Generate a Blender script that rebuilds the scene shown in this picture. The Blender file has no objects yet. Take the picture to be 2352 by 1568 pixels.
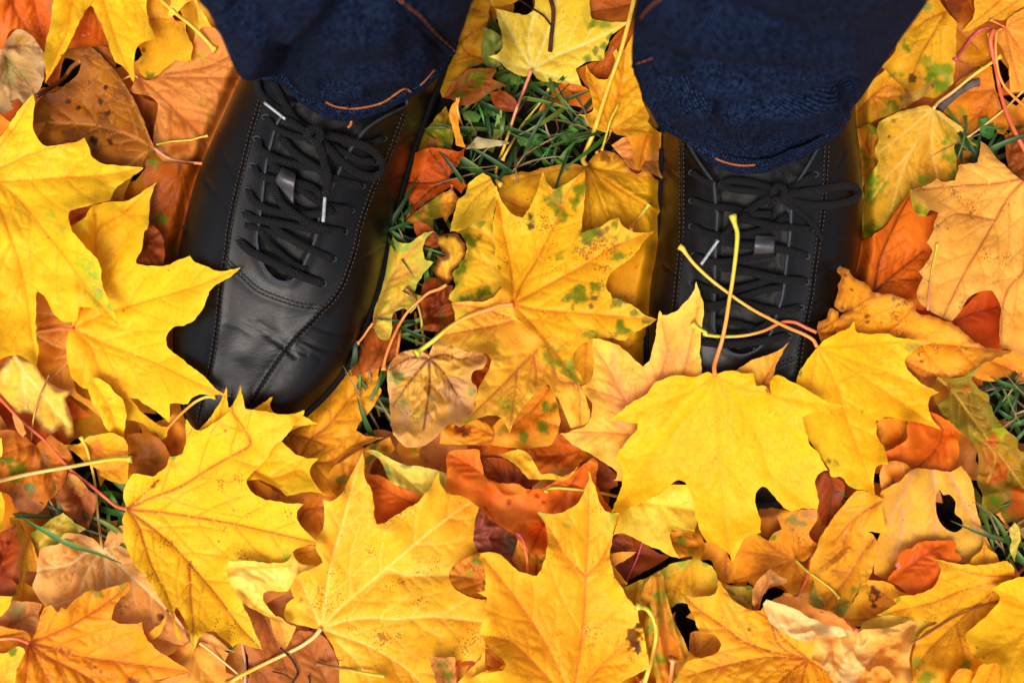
import bpy, math, random
import numpy as np
from mathutils import Vector, Matrix
from mathutils.geometry import delaunay_2d_cdt
from mathutils.bvhtree import BVHTree

# ------------------------------------------------------------------ camera, light
SC = bpy.context.scene
CAM_H, TILT, FPX, W0, H0 = 0.85, math.radians(8), 3555.0, 2560.0, 1706.7
cam_d = bpy.data.cameras.new("camera")
cam = bpy.data.objects.new("camera", cam_d)
SC.collection.objects.link(cam)
SC.camera = cam
cam.location = (0, -CAM_H * math.tan(TILT), CAM_H)
cam.rotation_euler = (TILT, 0, 0)
cam_d.sensor_width = 36.0
cam_d.lens = 36.0 * FPX / W0
cam_d.clip_start = 0.01
cam_d.clip_end = 200.0
cam_d.dof.use_dof = True
cam_d.dof.focus_distance = 0.815
cam_d.dof.aperture_fstop = 7.1

world = bpy.data.worlds.new("World")
SC.world = world
world.use_nodes = True
wn = world.node_tree
sky = wn.nodes.new("ShaderNodeTexSky")
sky.sky_type = 'NISHITA'
sky.sun_disc = False
SUN_EL, SUN_AZ = math.radians(58), math.radians(200)
sky.sun_elevation = SUN_EL
sky.sun_rotation = SUN_AZ
sky.dust_density = 6.0
sky.air_density = 1.0
sky.ozone_density = 1.0
wn.links.new(sky.outputs[0], wn.nodes["Background"].inputs[0])
wn.nodes["Background"].inputs[1].default_value = 0.15
sun_d = bpy.data.lights.new("sun", 'SUN')
sun_d.energy = 1.5
sun_d.angle = math.radians(26)
sun_d.color = (1.0, 0.98, 0.95)
sun = bpy.data.objects.new("sun", sun_d)
SC.collection.objects.link(sun)
# the sky's rotation turns clockwise from +Y: aim the lamp from the same direction
sdir = Vector((math.sin(SUN_AZ) * math.cos(SUN_EL), math.cos(SUN_AZ) * math.cos(SUN_EL), math.sin(SUN_EL)))
sun.rotation_euler = sdir.to_track_quat('Z', 'Y').to_euler()
SC.view_settings.view_transform = 'Standard'
SC.view_settings.look = 'None'
SC.view_settings.exposure = 0.55
SC.view_settings.gamma = 1.0
SC.cycles.max_bounces = 8
SC.cycles.transmission_bounces = 4

# ------------------------------------------------------------------ view rays
CL = np.array(cam.location[:])
ct, st_ = math.cos(TILT), math.sin(TILT)


def P(px, py, z):
    """world points at height z seen at photo pixel (px,py); arrays allowed"""
    px = np.asarray(px, float); py = np.asarray(py, float); z = np.asarray(z, float)
    dx = (px - W0 / 2) / FPX
    dy = -(py - H0 / 2) / FPX
    # camera space (dx,dy,-1) turned by TILT about x
    wy = dy * ct + st_
    wz = dy * st_ - ct
    t = (z - CAM_H) / wz
    return np.stack([CL[0] + dx * t, CL[1] + wy * t, z + 0 * t], -1)


def PX(v):
    v = np.asarray(v, float) - CL
    y = v[..., 1] * ct + v[..., 2] * st_
    z = -v[..., 1] * st_ + v[..., 2] * ct
    return W0 / 2 + FPX * v[..., 0] / -z, H0 / 2 - FPX * y / -z


# ------------------------------------------------------------------ noise
def vnoise(x, y, seed=0):
    xi = np.floor(x).astype(np.int64); yi = np.floor(y).astype(np.int64)
    fx = x - xi; fy = y - yi
    fx = fx * fx * (3 - 2 * fx); fy = fy * fy * (3 - 2 * fy)

    def h(a, b):
        n = (a * 374761393 + b * 668265263 + seed * 974634777) & 0x7fffffff
        n = ((n ^ (n >> 13)) * 1274126177) & 0x7fffffff
        n = (n ^ (n >> 16)) & 0xffff
        return n / 65535.0
    return (h(xi, yi) * (1 - fx) + h(xi + 1, yi) * fx) * (1 - fy) + (h(xi, yi + 1) * (1 - fx) + h(xi + 1, yi + 1) * fx) * fy


def fbm(x, y, s, seed=0, o=4):
    a, t, f = 0.5, 0, 1.0 / s
    r = 0
    for i in range(o):
        r = r + a * vnoise(x * f + 17.3 * i, y * f - 9.1 * i, seed + i * 31)
        t += a; a *= .5; f *= 2.03
    return r / t


def sstep(a, b, x):
    t = np.clip((x - a) / (b - a), 0, 1)
    return t * t * (3 - 2 * t)


def lin(c):
    c = np.asarray(c, float) / 255.0
    return np.where(c <= 0.04045, c / 12.92, ((c + 0.055) / 1.055) ** 2.4)


# ------------------------------------------------------------------ traced paths
SCL = 1568 / 600.0
TILES = {'A0': (0, 0), 'A1': (400, 0), 'A2': (900, 0), 'A3': (1500, 0), 'A4': (1760, 0),
         'B0': (0, 500), 'B1': (400, 500), 'B2': (900, 500), 'B3': (1400, 500), 'B4': (1760, 500),
         'C0': (0, 1107), 'C1': (600, 1107), 'C2': (1200, 1107), 'C3': (1760, 1107)}


def parse(s, tile=None):
    """'A0 12,30 40,50*' -> photo pixels and sharp-corner flags"""
    pts, cor = [], []
    for tok in s.split():
        if tok in TILES or tok == 'F':
            tile = tok; continue
        c = tok.endswith('*')
        x, y = (float(v) for v in tok.rstrip('*').split(','))
        if tile == 'F':
            x, y = x * 2560 / 2352, y * 2560 / 2352
        else:
            o = TILES[tile]; x, y = o[0] + x / SCL, o[1] + y / SCL
        pts.append((x, y)); cor.append(c)
    return np.array(pts), cor, tile


def smooth(pts, cor, closed, step):
    n = len(pts); out = []
    for i in range(n if closed else n - 1):
        p1, p2 = pts[i], pts[(i + 1) % n]
        p0 = 2 * p1 - p2 if cor[i] or (not closed and i == 0) else pts[i - 1]
        j = (i + 1) % n
        p3 = 2 * p2 - p1 if cor[j] or (not closed and i == n - 2) else pts[(i + 2) % n]
        d = np.linalg.norm(p2 - p1)
        k = max(1, int(round(d / step)))
        # centripetal-ish tangents limited to the chord
        l0, l3 = np.linalg.norm(p1 - p0) + 1e-6, np.linalg.norm(p3 - p2) + 1e-6
        m1 = (p2 - p1) * .5 + (p1 - p0) * .5 * min(1, d / l0)
        m2 = (p2 - p1) * .5 + (p3 - p2) * .5 * min(1, d / l3)
        for q in range(k):
            t = q / k
            out.append((2 * t**3 - 3 * t**2 + 1) * p1 + (t**3 - 2 * t**2 + t) * m1 + (-2 * t**3 + 3 * t**2) * p2 + (t**3 - t**2) * m2)
    if not closed:
        out.append(pts[-1])
    return np.array(out)


def path(s, tile=None, step=4.0):
    p, c, _ = parse(s, tile)
    return smooth(p, c, False, step)


def inside(px, py, poly):
    r = np.zeros(px.shape, bool)
    x0, y0 = poly[:, 0], poly[:, 1]
    x1, y1 = np.roll(x0, -1), np.roll(y0, -1)
    for a, b, c, d in zip(x0, y0, x1, y1):
        if b == d: continue
        m = (b > py) != (d > py)
        if m.any():
            r ^= m & (px < (c - a) * (py - b) / (d - b) + a)
    return r


def seg_dist(px, py, segs, chunk=6000):
    """segs Nx4 -> distance to nearest and its index"""
    d = np.empty(len(px)); idx = np.empty(len(px), int)
    a = segs[:, :2]; v = segs[:, 2:] - a
    L = (v ** 2).sum(1) + 1e-9
    for s in range(0, len(px), chunk):
        q = np.stack([px[s:s + chunk], py[s:s + chunk]], -1)[:, None, :] - a[None]
        t = np.clip((q * v).sum(2) / L, 0, 1)
        e = ((q - t[..., None] * v) ** 2).sum(2)
        k = e.argmin(1)
        idx[s:s + chunk] = k; d[s:s + chunk] = np.sqrt(e[np.arange(len(k)), k])
    return d, idx


def segs_of(p):
    return np.hstack([p[:-1], p[1:]])


# ------------------------------------------------------------------ height of the pile, along each view ray
G = 8.0
GX0, GY0 = -1400.0, -1300.0
GW, GH = int(5400 / G), int(4300 / G)
gy, gx = np.mgrid[0:GH, 0:GW]
GPX, GPY = GX0 + gx * G, GY0 + gy * G
HM = np.full((GH, GW), 0.004)
SHOE = np.full((GH, GW), np.nan)
NEAR = None


def bil(A, px, py, x0=GX0, y0=GY0, g=G):
    x = np.clip((px - x0) / g, 0, A.shape[1] - 1.001); y = np.clip((py - y0) / g, 0, A.shape[0] - 1.001)
    i = x.astype(int); j = y.astype(int); fx = x - i; fy = y - j
    return (A[j, i] * (1 - fx) + A[j, i + 1] * fx) * (1 - fy) + (A[j + 1, i] * (1 - fx) + A[j + 1, i + 1] * fx) * fy


def box(A, r):
    for ax in (0, 1):
        p = [(0, 0), (0, 0)]; p[ax] = (r + 1, r)
        c = np.cumsum(np.pad(A, p, mode='edge'), axis=ax)
        n = A.shape[ax]
        A = (np.take(c, range(2 * r + 1, 2 * r + 1 + n), axis=ax) - np.take(c, range(0, n), axis=ax)) / (2 * r + 1)
    return A


def dil(A, r=1):
    for _ in range(r):
        B = A.copy()
        B[1:] = np.maximum(B[1:], A[:-1]); B[:-1] = np.maximum(B[:-1], A[1:])
        C = B.copy()
        C[:, 1:] = np.maximum(C[:, 1:], B[:, :-1]); C[:, :-1] = np.maximum(C[:, :-1], B[:, 1:])
        A = C
    return A


# ------------------------------------------------------------------ objects
def tag(o, label=None, cat=None, group=None, kind=None):
    if label: o['label'] = label
    if cat: o['category'] = cat
    if group: o['group'] = group
    if kind: o['kind'] = kind
    return o


def empty(name, loc=(0, 0, 0)):
    o = bpy.data.objects.new(name, None)
    o.location = loc; o.empty_display_size = .02
    SC.collection.objects.link(o)
    return o


def meshobj(name, v, f, mat, parent=None, org=None, cols=None, uv=None, sm=True, extra=None):
    """links one mesh; v in world space; org is the world place of its parent"""
    v = np.asarray(v, float)
    o0 = np.zeros(3) if org is None else np.asarray(org, float)
    me = bpy.data.meshes.new(name)
    me.from_pydata((v - o0).tolist(), [], f)
    me.validate()
    if cols is not None:
        a = me.color_attributes.new("Col", 'FLOAT_COLOR', 'POINT')
        c = np.ones((len(v), 4)); c[:, :3] = cols
        a.data.foreach_set("color", c.ravel())
    for k, arr in (extra or {}).items():
        a = me.attributes.new(k, 'FLOAT', 'POINT')
        a.data.foreach_set("value", np.asarray(arr, np.float32))
    if uv is not None:
        l = me.uv_layers.new(name="UVMap")
        vi = np.empty(len(me.loops), int); me.loops.foreach_get("vertex_index", vi)
        l.data.foreach_set("uv", np.asarray(uv)[vi].ravel())
    if sm:
        me.polygons.foreach_set("use_smooth", [True] * len(me.polygons))
    me.materials.append(mat)
    o = bpy.data.objects.new(name, me)
    SC.collection.objects.link(o)
    if parent is not None:
        o.parent = parent
    elif org is not None:
        o.location = Vector(o0.tolist())
    return o


def sweep(p, r, n=8, flat=1.0, cap=True, up=(0, 0, 1)):
    """tube along 3D points p; r scalar or array; flat<1 squashes it along up"""
    p = np.asarray(p, float); m = len(p)
    r = np.broadcast_to(np.asarray(r, float), (m,))
    t = np.gradient(p, axis=0); t /= np.linalg.norm(t, axis=1)[:, None] + 1e-12
    up = np.broadcast_to(np.asarray(up, float), p.shape)
    s = np.cross(t, up); s /= np.linalg.norm(s, axis=1)[:, None] + 1e-12
    b = np.cross(s, t)
    a = np.arange(n) * math.tau / n
    v = p[:, None] + r[:, None, None] * (np.cos(a)[None, :, None] * s[:, None] + flat * np.sin(a)[None, :, None] * b[:, None])
    v = v.reshape(-1, 3)
    f = [(i * n + k, i * n + (k + 1) % n, (i + 1) * n + (k + 1) % n, (i + 1) * n + k) for i in range(m - 1) for k in range(n)]
    L = np.concatenate([[0], np.cumsum(np.linalg.norm(np.diff(p, axis=0), axis=1))])
    uv = np.stack([np.repeat(L * 1000, n), np.tile(a / math.tau, m)], -1)
    if cap:
        f.append(tuple(range(n))[::-1]); f.append(tuple(range((m - 1) * n, m * n)))
    return v, f, uv


class MB:
    def __init__(s): s.v, s.f, s.u, s.c, s.n = [], [], [], [], 0

    def add(s, v, f, uv=None, col=None):
        s.f += [tuple(i + s.n for i in q) for q in f]
        s.v.append(v); s.u.append(uv if uv is not None else np.zeros((len(v), 2)))
        s.c.append(np.broadcast_to(col if col is not None else (1, 1, 1), (len(v), 3)))
        s.n += len(v)

    def build(s, name, mat, parent=None, org=None, sm=True):
        return meshobj(name, np.concatenate(s.v), s.f, mat, parent, org, np.concatenate(s.c), np.concatenate(s.u), sm)


# ------------------------------------------------------------------ materials
def newmat(name):
    m = bpy.data.materials.new(name); m.use_nodes = True
    nt = m.node_tree; b = nt.nodes["Principled BSDF"]
    return m, nt, b


def node(nt, t, **k):
    n = nt.nodes.new(t)
    for a, v in k.items():
        if a in n.inputs: n.inputs[a].default_value = v
        else: setattr(n, a, v)
    return n


def leaf_material():
    m, nt, b = newmat("leaf_blade")
    L = nt.links.new
    at = node(nt, "ShaderNodeAttribute", attribute_name="Col")
    tc = node(nt, "ShaderNodeTexCoord")
    oi = node(nt, "ShaderNodeObjectInfo")
    add = node(nt, "ShaderNodeVectorMath", operation='ADD')
    L(tc.outputs["Object"], add.inputs[0])
    sc = node(nt, "ShaderNodeVectorMath", operation='SCALE'); sc.inputs["Scale"].default_value = 7.0
    L(oi.outputs["Random"], sc.inputs[0]); L(sc.outputs[0], add.inputs[1])
    v = node(nt, "ShaderNodeTexVoronoi", feature='DISTANCE_TO_EDGE'); v.inputs["Scale"].default_value = 230
    wob = node(nt, "ShaderNodeTexNoise"); wob.inputs["Scale"].default_value = 150
    L(add.outputs[0], wob.inputs["Vector"])
    wa = node(nt, "ShaderNodeVectorMath", operation='MULTIPLY_ADD')
    wa.inputs[1].default_value = (.006, .006, .006)
    L(wob.outputs["Color"], wa.inputs[0]); L(add.outputs[0], wa.inputs[2]); L(wa.outputs[0], v.inputs["Vector"])
    mr = node(nt, "ShaderNodeMapRange"); mr.inputs["From Max"].default_value = 0.09
    L(v.outputs["Distance"], mr.inputs["Value"])
    mx = node(nt, "ShaderNodeMix", data_type='RGBA', blend_type='MULTIPLY'); mx.inputs[0].default_value = 1
    mr2 = node(nt, "ShaderNodeMapRange"); mr2.inputs["To Min"].default_value = .93; mr2.inputs["To Max"].default_value = 1.0
    L(mr.outputs[0], mr2.inputs["Value"])
    cmb = node(nt, "ShaderNodeCombineColor")
    pw = node(nt, "ShaderNodeMath", operation='POWER'); pw.inputs[1].default_value = 2.2
    L(mr2.outputs[0], pw.inputs[0])
    L(mr2.outputs[0], cmb.inputs[0]); L(pw.outputs[0], cmb.inputs[1]); L(pw.outputs[0], cmb.inputs[2])
    L(at.outputs["Color"], mx.inputs[6]); L(cmb.outputs[0], mx.inputs[7])
    # fine specks
    n2 = node(nt, "ShaderNodeTexVoronoi", feature='F1'); n2.inputs["Scale"].default_value = 650
    L(add.outputs[0], n2.inputs["Vector"])
    spk = node(nt, "ShaderNodeAttribute", attribute_name="spk")
    n3 = node(nt, "ShaderNodeTexNoise"); n3.inputs["Scale"].default_value = 60
    L(add.outputs[0], n3.inputs["Vector"])
    thr = node(nt, "ShaderNodeMath", operation='MULTIPLY')
    pn = node(nt, "ShaderNodeMath", operation='POWER'); pn.inputs[1].default_value = 4.0
    L(n3.outputs["Fac"], pn.inputs[0]); L(pn.outputs[0], thr.inputs[0]); L(spk.outputs["Fac"], thr.inputs[1])
    lt = node(nt, "ShaderNodeMath", operation='SUBTRACT'); L(thr.outputs[0], lt.inputs[0]); L(n2.outputs["Distance"], lt.inputs[1])
    ml = node(nt, "ShaderNodeMapRange"); ml.inputs["From Max"].default_value = .12; ml.inputs["To Max"].default_value = .6
    L(lt.outputs[0], ml.inputs["Value"])
    mx2 = node(nt, "ShaderNodeMix", data_type='RGBA'); mx2.inputs[7].default_value = (.13, .035, .008, 1)
    L(ml.outputs[0], mx2.inputs[0]); L(mx.outputs[2], mx2.inputs[6])
    L(mx2.outputs[2], b.inputs["Base Color"])
    b.inputs["Roughness"].default_value = .5
    b.inputs["Specular IOR Level"].default_value = .13
    # bump
    ns = node(nt, "ShaderNodeTexNoise"); ns.inputs["Scale"].default_value = 500; ns.inputs["Detail"].default_value = 3
    L(add.outputs[0], ns.inputs["Vector"])
    mth = node(nt, "ShaderNodeMath", operation='MULTIPLY_ADD'); mth.inputs[1].default_value = .35
    L(ns.outputs["Fac"], mth.inputs[0]); L(mr.outputs[0], mth.inputs[2])
    bp = node(nt, "ShaderNodeBump"); bp.inputs["Strength"].default_value = .14; bp.inputs["Distance"].default_value = .0006
    L(mth.outputs[0], bp.inputs["Height"]); L(bp.outputs[0], b.inputs["Normal"])
    tr = node(nt, "ShaderNodeBsdfTranslucent"); L(mx2.outputs[2], tr.inputs["Color"])
    ms = node(nt, "ShaderNodeMixShader"); ms.inputs[0].default_value = .22
    L(b.outputs[0], ms.inputs[1]); L(tr.outputs[0], ms.inputs[2])
    L(ms.outputs[0], nt.nodes["Material Output"].inputs["Surface"])
    return m


def stalk_material():
    m, nt, b = newmat("leaf_stalk")
    at = node(nt, "ShaderNodeAttribute", attribute_name="Col")
    tc = node(nt, "ShaderNodeTexCoord")
    n = node(nt, "ShaderNodeTexNoise"); n.inputs["Scale"].default_value = 300
    nt.links.new(tc.outputs["Object"], n.inputs["Vector"])
    mr = node(nt, "ShaderNodeMapRange"); mr.inputs["To Min"].default_value = .8; mr.inputs["To Max"].default_value = 1.12
    nt.links.new(n.outputs["Fac"], mr.inputs["Value"])
    vm = node(nt, "ShaderNodeVectorMath", operation='SCALE')
    nt.links.new(at.outputs["Color"], vm.inputs[0]); nt.links.new(mr.outputs[0], vm.inputs["Scale"])
    nt.links.new(vm.outputs[0], b.inputs["Base Color"])
    b.inputs["Roughness"].default_value = .4; b.inputs["Specular IOR Level"].default_value = .4
    b.inputs["Subsurface Weight"].default_value = 0.0
    return m


def simple_mat(name, col, rough=.6, spec=.3, bump=None, var=0.0, vscale=200, metal=0, attr=False):
    m, nt, b = newmat(name)
    tc = node(nt, "ShaderNodeTexCoord")
    n = node(nt, "ShaderNodeTexNoise"); n.inputs["Scale"].default_value = vscale; n.inputs["Detail"].default_value = 4
    nt.links.new(tc.outputs["Object"], n.inputs["Vector"])
    mr = node(nt, "ShaderNodeMapRange"); mr.inputs["From Min"].default_value = .3; mr.inputs["From Max"].default_value = .7
    mr.inputs["To Min"].default_value = 1 - var; mr.inputs["To Max"].default_value = 1 + var
    nt.links.new(n.outputs["Fac"], mr.inputs["Value"])
    vm = node(nt, "ShaderNodeVectorMath", operation='SCALE'); vm.inputs[0].default_value = col
    if attr:
        at = node(nt, "ShaderNodeAttribute", attribute_name="Col"); nt.links.new(at.outputs["Color"], vm.inputs[0])
    nt.links.new(mr.outputs[0], vm.inputs["Scale"]); nt.links.new(vm.outputs[0], b.inputs["Base Color"])
    b.inputs["Roughness"].default_value = rough; b.inputs["Specular IOR Level"].default_value = spec
    b.inputs["Metallic"].default_value = metal
    if bump:
        n2 = node(nt, "ShaderNodeTexNoise"); n2.inputs["Scale"].default_value = bump[0]; n2.inputs["Detail"].default_value = 4
        nt.links.new(tc.outputs["Object"], n2.inputs["Vector"])
        bp = node(nt, "ShaderNodeBump"); bp.inputs["Strength"].default_value = bump[1]; bp.inputs["Distance"].default_value = bump[2]
        nt.links.new(n2.outputs["Fac"], bp.inputs["Height"]); nt.links.new(bp.outputs[0], b.inputs["Normal"])
    return m


def leather_material():
    m, nt, b = newmat("black_leather")
    L = nt.links.new
    tc = node(nt, "ShaderNodeTexCoord")
    v = node(nt, "ShaderNodeTexVoronoi", feature='DISTANCE_TO_EDGE'); v.inputs["Scale"].default_value = 1100
    L(tc.outputs["Object"], v.inputs["Vector"])
    n = node(nt, "ShaderNodeTexNoise"); n.inputs["Scale"].default_value = 60; n.inputs["Detail"].default_value = 6
    L(tc.outputs["Object"], n.inputs["Vector"])
    mr = node(nt, "ShaderNodeMapRange"); mr.inputs["From Min"].default_value = .3; mr.inputs["From Max"].default_value = .7; mr.inputs["To Min"].default_value = .26; mr.inputs["To Max"].default_value = .35
    L(n.outputs["Fac"], mr.inputs["Value"]); L(mr.outputs[0], b.inputs["Roughness"])
    mc = node(nt, "ShaderNodeMix", data_type='RGBA'); mc.inputs[6].default_value = (.0012, .0012, .0014, 1); mc.inputs[7].default_value = (.0045, .0032, .0022, 1)
    L(n.outputs["Fac"], mc.inputs[0]); L(mc.outputs[2], b.inputs["Base Color"])
    b.inputs["Specular IOR Level"].default_value = .34
    b.inputs["IOR"].default_value = 1.38
    cl = node(nt, "ShaderNodeMath", operation='MINIMUM'); cl.inputs[1].default_value = .18
    L(v.outputs["Distance"], cl.inputs[0])
    bp = node(nt, "ShaderNodeBump"); bp.inputs["Strength"].default_value = .35; bp.inputs["Distance"].default_value = .0005
    L(cl.outputs[0], bp.inputs["Height"])
    w = node(nt, "ShaderNodeAttribute", attribute_name="wr")
    bp2 = node(nt, "ShaderNodeBump"); bp2.inputs["Strength"].default_value = .28; bp2.inputs["Distance"].default_value = .001
    nw = node(nt, "ShaderNodeTexNoise"); nw.inputs["Scale"].default_value = 1.0; nw.inputs["Detail"].default_value = 3; nw.inputs["Roughness"].default_value = .6
    mp = node(nt, "ShaderNodeMapping"); mp.inputs["Scale"].default_value = (110, 420, 200); mp.inputs["Rotation"].default_value = (0, 0, -.45)
    L(tc.outputs["Object"], mp.inputs["Vector"]); L(mp.outputs[0], nw.inputs["Vector"])
    mu = node(nt, "ShaderNodeMath", operation='MULTIPLY'); L(nw.outputs["Fac"], mu.inputs[0]); L(w.outputs["Fac"], mu.inputs[1])
    L(mu.outputs[0], bp2.inputs["Height"]); L(bp.outputs[0], bp2.inputs["Normal"]); L(bp2.outputs[0], b.inputs["Normal"])
    return m


def lace_material():
    m, nt, b = newmat("braided_lace")
    L = nt.links.new
    uv = node(nt, "ShaderNodeTexCoord")
    sp = node(nt, "ShaderNodeSeparateXYZ"); L(uv.outputs["UV"], sp.inputs[0])
    outs = []
    for sg in (1, -1):
        a = node(nt, "ShaderNodeMath", operation='MULTIPLY'); a.inputs[1].default_value = sg * math.tau * 6
        L(sp.outputs[1], a.inputs[0])
        c = node(nt, "ShaderNodeMath", operation='MULTIPLY_ADD'); c.inputs[1].default_value = math.tau / 1.5
        L(sp.outputs[0], c.inputs[0]); L(a.outputs[0], c.inputs[2])
        s = node(nt, "ShaderNodeMath", operation='SINE'); L(c.outputs[0], s.inputs[0]); outs.append(s)
    mx = node(nt, "ShaderNodeMath", operation='MAXIMUM'); L(outs[0].outputs[0], mx.inputs[0]); L(outs[1].outputs[0], mx.inputs[1])
    bp = node(nt, "ShaderNodeBump"); bp.inputs["Strength"].default_value = 1; bp.inputs["Distance"].default_value = .0006
    L(mx.outputs[0], bp.inputs["Height"]); L(bp.outputs[0], b.inputs["Normal"])
    mc = node(nt, "ShaderNodeMix", data_type='RGBA'); mc.inputs[6].default_value = (.0015, .0015, .0015, 1); mc.inputs[7].default_value = (.009, .009, .010, 1)
    mr = node(nt, "ShaderNodeMapRange"); mr.inputs["From Min"].default_value = -1
    L(mx.outputs[0], mr.inputs["Value"]); L(mr.outputs[0], mc.inputs[0]); L(mc.outputs[2], b.inputs["Base Color"])
    b.inputs["Roughness"].default_value = .7; b.inputs["Specular IOR Level"].default_value = .2
    b.inputs["Sheen Weight"].default_value = .0
    return m


def denim_material():
    m, nt, b = newmat("denim")
    L = nt.links.new
    tc = node(nt, "ShaderNodeTexCoord")
    w = node(nt, "ShaderNodeTexWave"); w.inputs["Scale"].default_value = 0.30; w.inputs["Distortion"].default_value = .3; w.inputs["Detail"].default_value = 3
    w.bands_direction = 'DIAGONAL'
    L(tc.outputs["UV"], w.inputs["Vector"])
    n = node(nt, "ShaderNodeTexNoise"); n.inputs["Scale"].default_value = 820; n.inputs["Detail"].default_value = 2; n.inputs["Roughness"].default_value = .7
    L(tc.outputs["Object"], n.inputs["Vector"])
    n2 = node(nt, "ShaderNodeTexNoise"); n2.inputs["Scale"].default_value = 32; n2.inputs["Detail"].default_value = 5
    L(tc.outputs["Object"], n2.inputs["Vector"])
    a = node(nt, "ShaderNodeMath", operation='MULTIPLY_ADD'); a.inputs[1].default_value = .22
    L(w.outputs["Fac"], a.inputs[0]); L(n.outputs["Fac"], a.inputs[2])
    a2 = node(nt, "ShaderNodeMath", operation='MULTIPLY_ADD'); a2.inputs[1].default_value = .12
    L(n2.outputs["Fac"], a2.inputs[0]); L(a.outputs[0], a2.inputs[2])
    r = node(nt, "ShaderNodeValToRGB")
    e = r.color_ramp.elements
    e[0].position = .47; e[0].color = (.0010, .0014, .0035, 1)
    e[1].position = .88; e[1].color = (.017, .034, .088, 1)
    x = e.new(.66); x.color = (.0012, .0020, .0060, 1)
    L(a2.outputs[0], r.inputs[0]); L(r.outputs[0], b.inputs["Base Color"])
    b.inputs["Roughness"].default_value = .95; b.inputs["Specular IOR Level"].default_value = .04
    bp = node(nt, "ShaderNodeBump"); bp.inputs["Strength"].default_value = .8; bp.inputs["Distance"].default_value = .0006
    L(a.outputs[0], bp.inputs["Height"]); L(bp.outputs[0], b.inputs["Normal"])
    return m


M_LEAF, M_STALK = leaf_material(), stalk_material()
M_LEATHER, M_LACE, M_DENIM = leather_material(), lace_material(), denim_material()
M_TONGUE = simple_mat('tongue_leather', (.004, .0035, .003), .5, .14, (800, .5, .0005), .4)
M_SOLE = simple_mat("rubber_sole", (.004, .004, .004), .7, .12, (300, .3, .0006))
M_THREAD = simple_mat("black_thread", (.006, .006, .007), .5, .5)
M_EDGE = simple_mat("cut_leather_edge", (.022, .026, .032), .6, .25, (900, .5, .0004), .3)
M_TAB = simple_mat("grey_leather_tab", (.035, .034, .036), .42, .6, (700, .4, .0004), .2)
M_AGLET = simple_mat("clear_plastic_tip", (.30, .30, .31), .25, .8, None, .3, 400)
M_ORANGE = simple_mat("orange_thread", (.30, .085, .015), .7, .2, (2000, .5, .0003), .3)
M_SOCK = simple_mat("black_sock", (.008, .008, .009), .9, .1)
M_SOIL = simple_mat("soil", (.014, .009, .006), .95, .1, (120, 1, .01), .6, 60)
M_GRASS = simple_mat("grass_blade", (.05, .1, .02), .5, .35, None, .35, 90, attr=True)
M_TWIG = simple_mat("twig_bark", (.05, .03, .02), .8, .2, (600, .8, .001), .4, attr=True)

# ------------------------------------------------------------------ leaf builder
BR = 0.92      # how far under the seen colour the pigment is
LEAF_N = 0


def rigid(mask, need, base, r=5, it=8):
    """a stiff sheet lying on the pile inside mask"""
    z = np.where(mask, np.maximum(need, base), base)
    mf = mask.astype(float)
    den = box(mf, r) + 1e-6
    hard = np.where(mask, need, -1)
    for _ in range(it):
        zb = box(np.where(mask, z, 0) * mf, r) / den
        z = np.where(mask, np.maximum(zb, hard), base)
    for _ in range(2):
        zs = box(np.where(mask, z, 0) * mf, 1) / (box(mf, 1) + 1e-6)
        z = np.where(mask, zs, base)
    z = np.where(mask, z + .0005, z)
    # spread the values a little outside so that edges read well
    out = z.copy(); known = mask.copy()
    for _ in range(3):
        k = known.astype(float); d = box(k, 1); s = box(np.where(known, out, 0), 1)
        new = (~known) & (d > 0)
        out[new] = s[new] / d[new]; known = known | new
    return out


def vein_net(prim, rng, dens=1.0):
    """primary polylines (px) -> segments, half widths, level"""
    S, Wd, Lv = [], [], []
    for p in prim:
        n = len(p)
        if n < 3: continue
        sg = segs_of(p); S.append(sg)
        t = np.linspace(0, 1, n - 1)
        Wd.append(3.2 * (1 - t) + 1.6 * t); Lv.append(np.ones(n - 1))
        d = np.linalg.norm(np.diff(p, axis=0), axis=1); L = d.sum(); cum = np.concatenate([[0], np.cumsum(d)])
        fr = .16 + rng.uniform(-.03, .03); side = rng.choice((-1, 1))
        while fr < .9:
            k = min(n - 2, int(np.searchsorted(cum, fr * L)))
            tg = p[min(n - 1, k + 2)] - p[max(0, k - 2)]; tg = tg / (np.linalg.norm(tg) + 1e-9)
            for sd in (side, -side):
                ang = sd * math.radians(rng.uniform(40, 56))
                ln = L * (.40 * (1 - fr) + .06) * rng.uniform(.8, 1.15)
                q = p[k].copy(); pts = [q.copy()]; a = ang
                for s in range(8):
                    a2 = a * (1 - .06 * s) + rng.uniform(-.1, .1)
                    q = q + ln / 8 * np.array([tg[0] * math.cos(a2) - tg[1] * math.sin(a2), tg[0] * math.sin(a2) + tg[1] * math.cos(a2)])
                    pts.append(q.copy())
                    if s in (2, 4, 6) and ln > 60:
                        b = a2 + rng.choice((-1, 1)) * .9
                        e = q + ln * .18 * np.array([tg[0] * math.cos(b) - tg[1] * math.sin(b), tg[0] * math.sin(b) + tg[1] * math.cos(b)])
                        S.append(np.array([[q[0], q[1], e[0], e[1]]])); Wd.append(np.array([.9])); Lv.append(np.array([.25]))
                pts = np.array(pts)
                S.append(segs_of(pts)); Wd.append(np.linspace(1.8, 1.1, 8)); Lv.append(np.full(8, .45))
                fr += .045 / dens
            fr += .10 / dens
    return np.concatenate(S), np.concatenate(Wd), np.concatenate(Lv)


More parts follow.
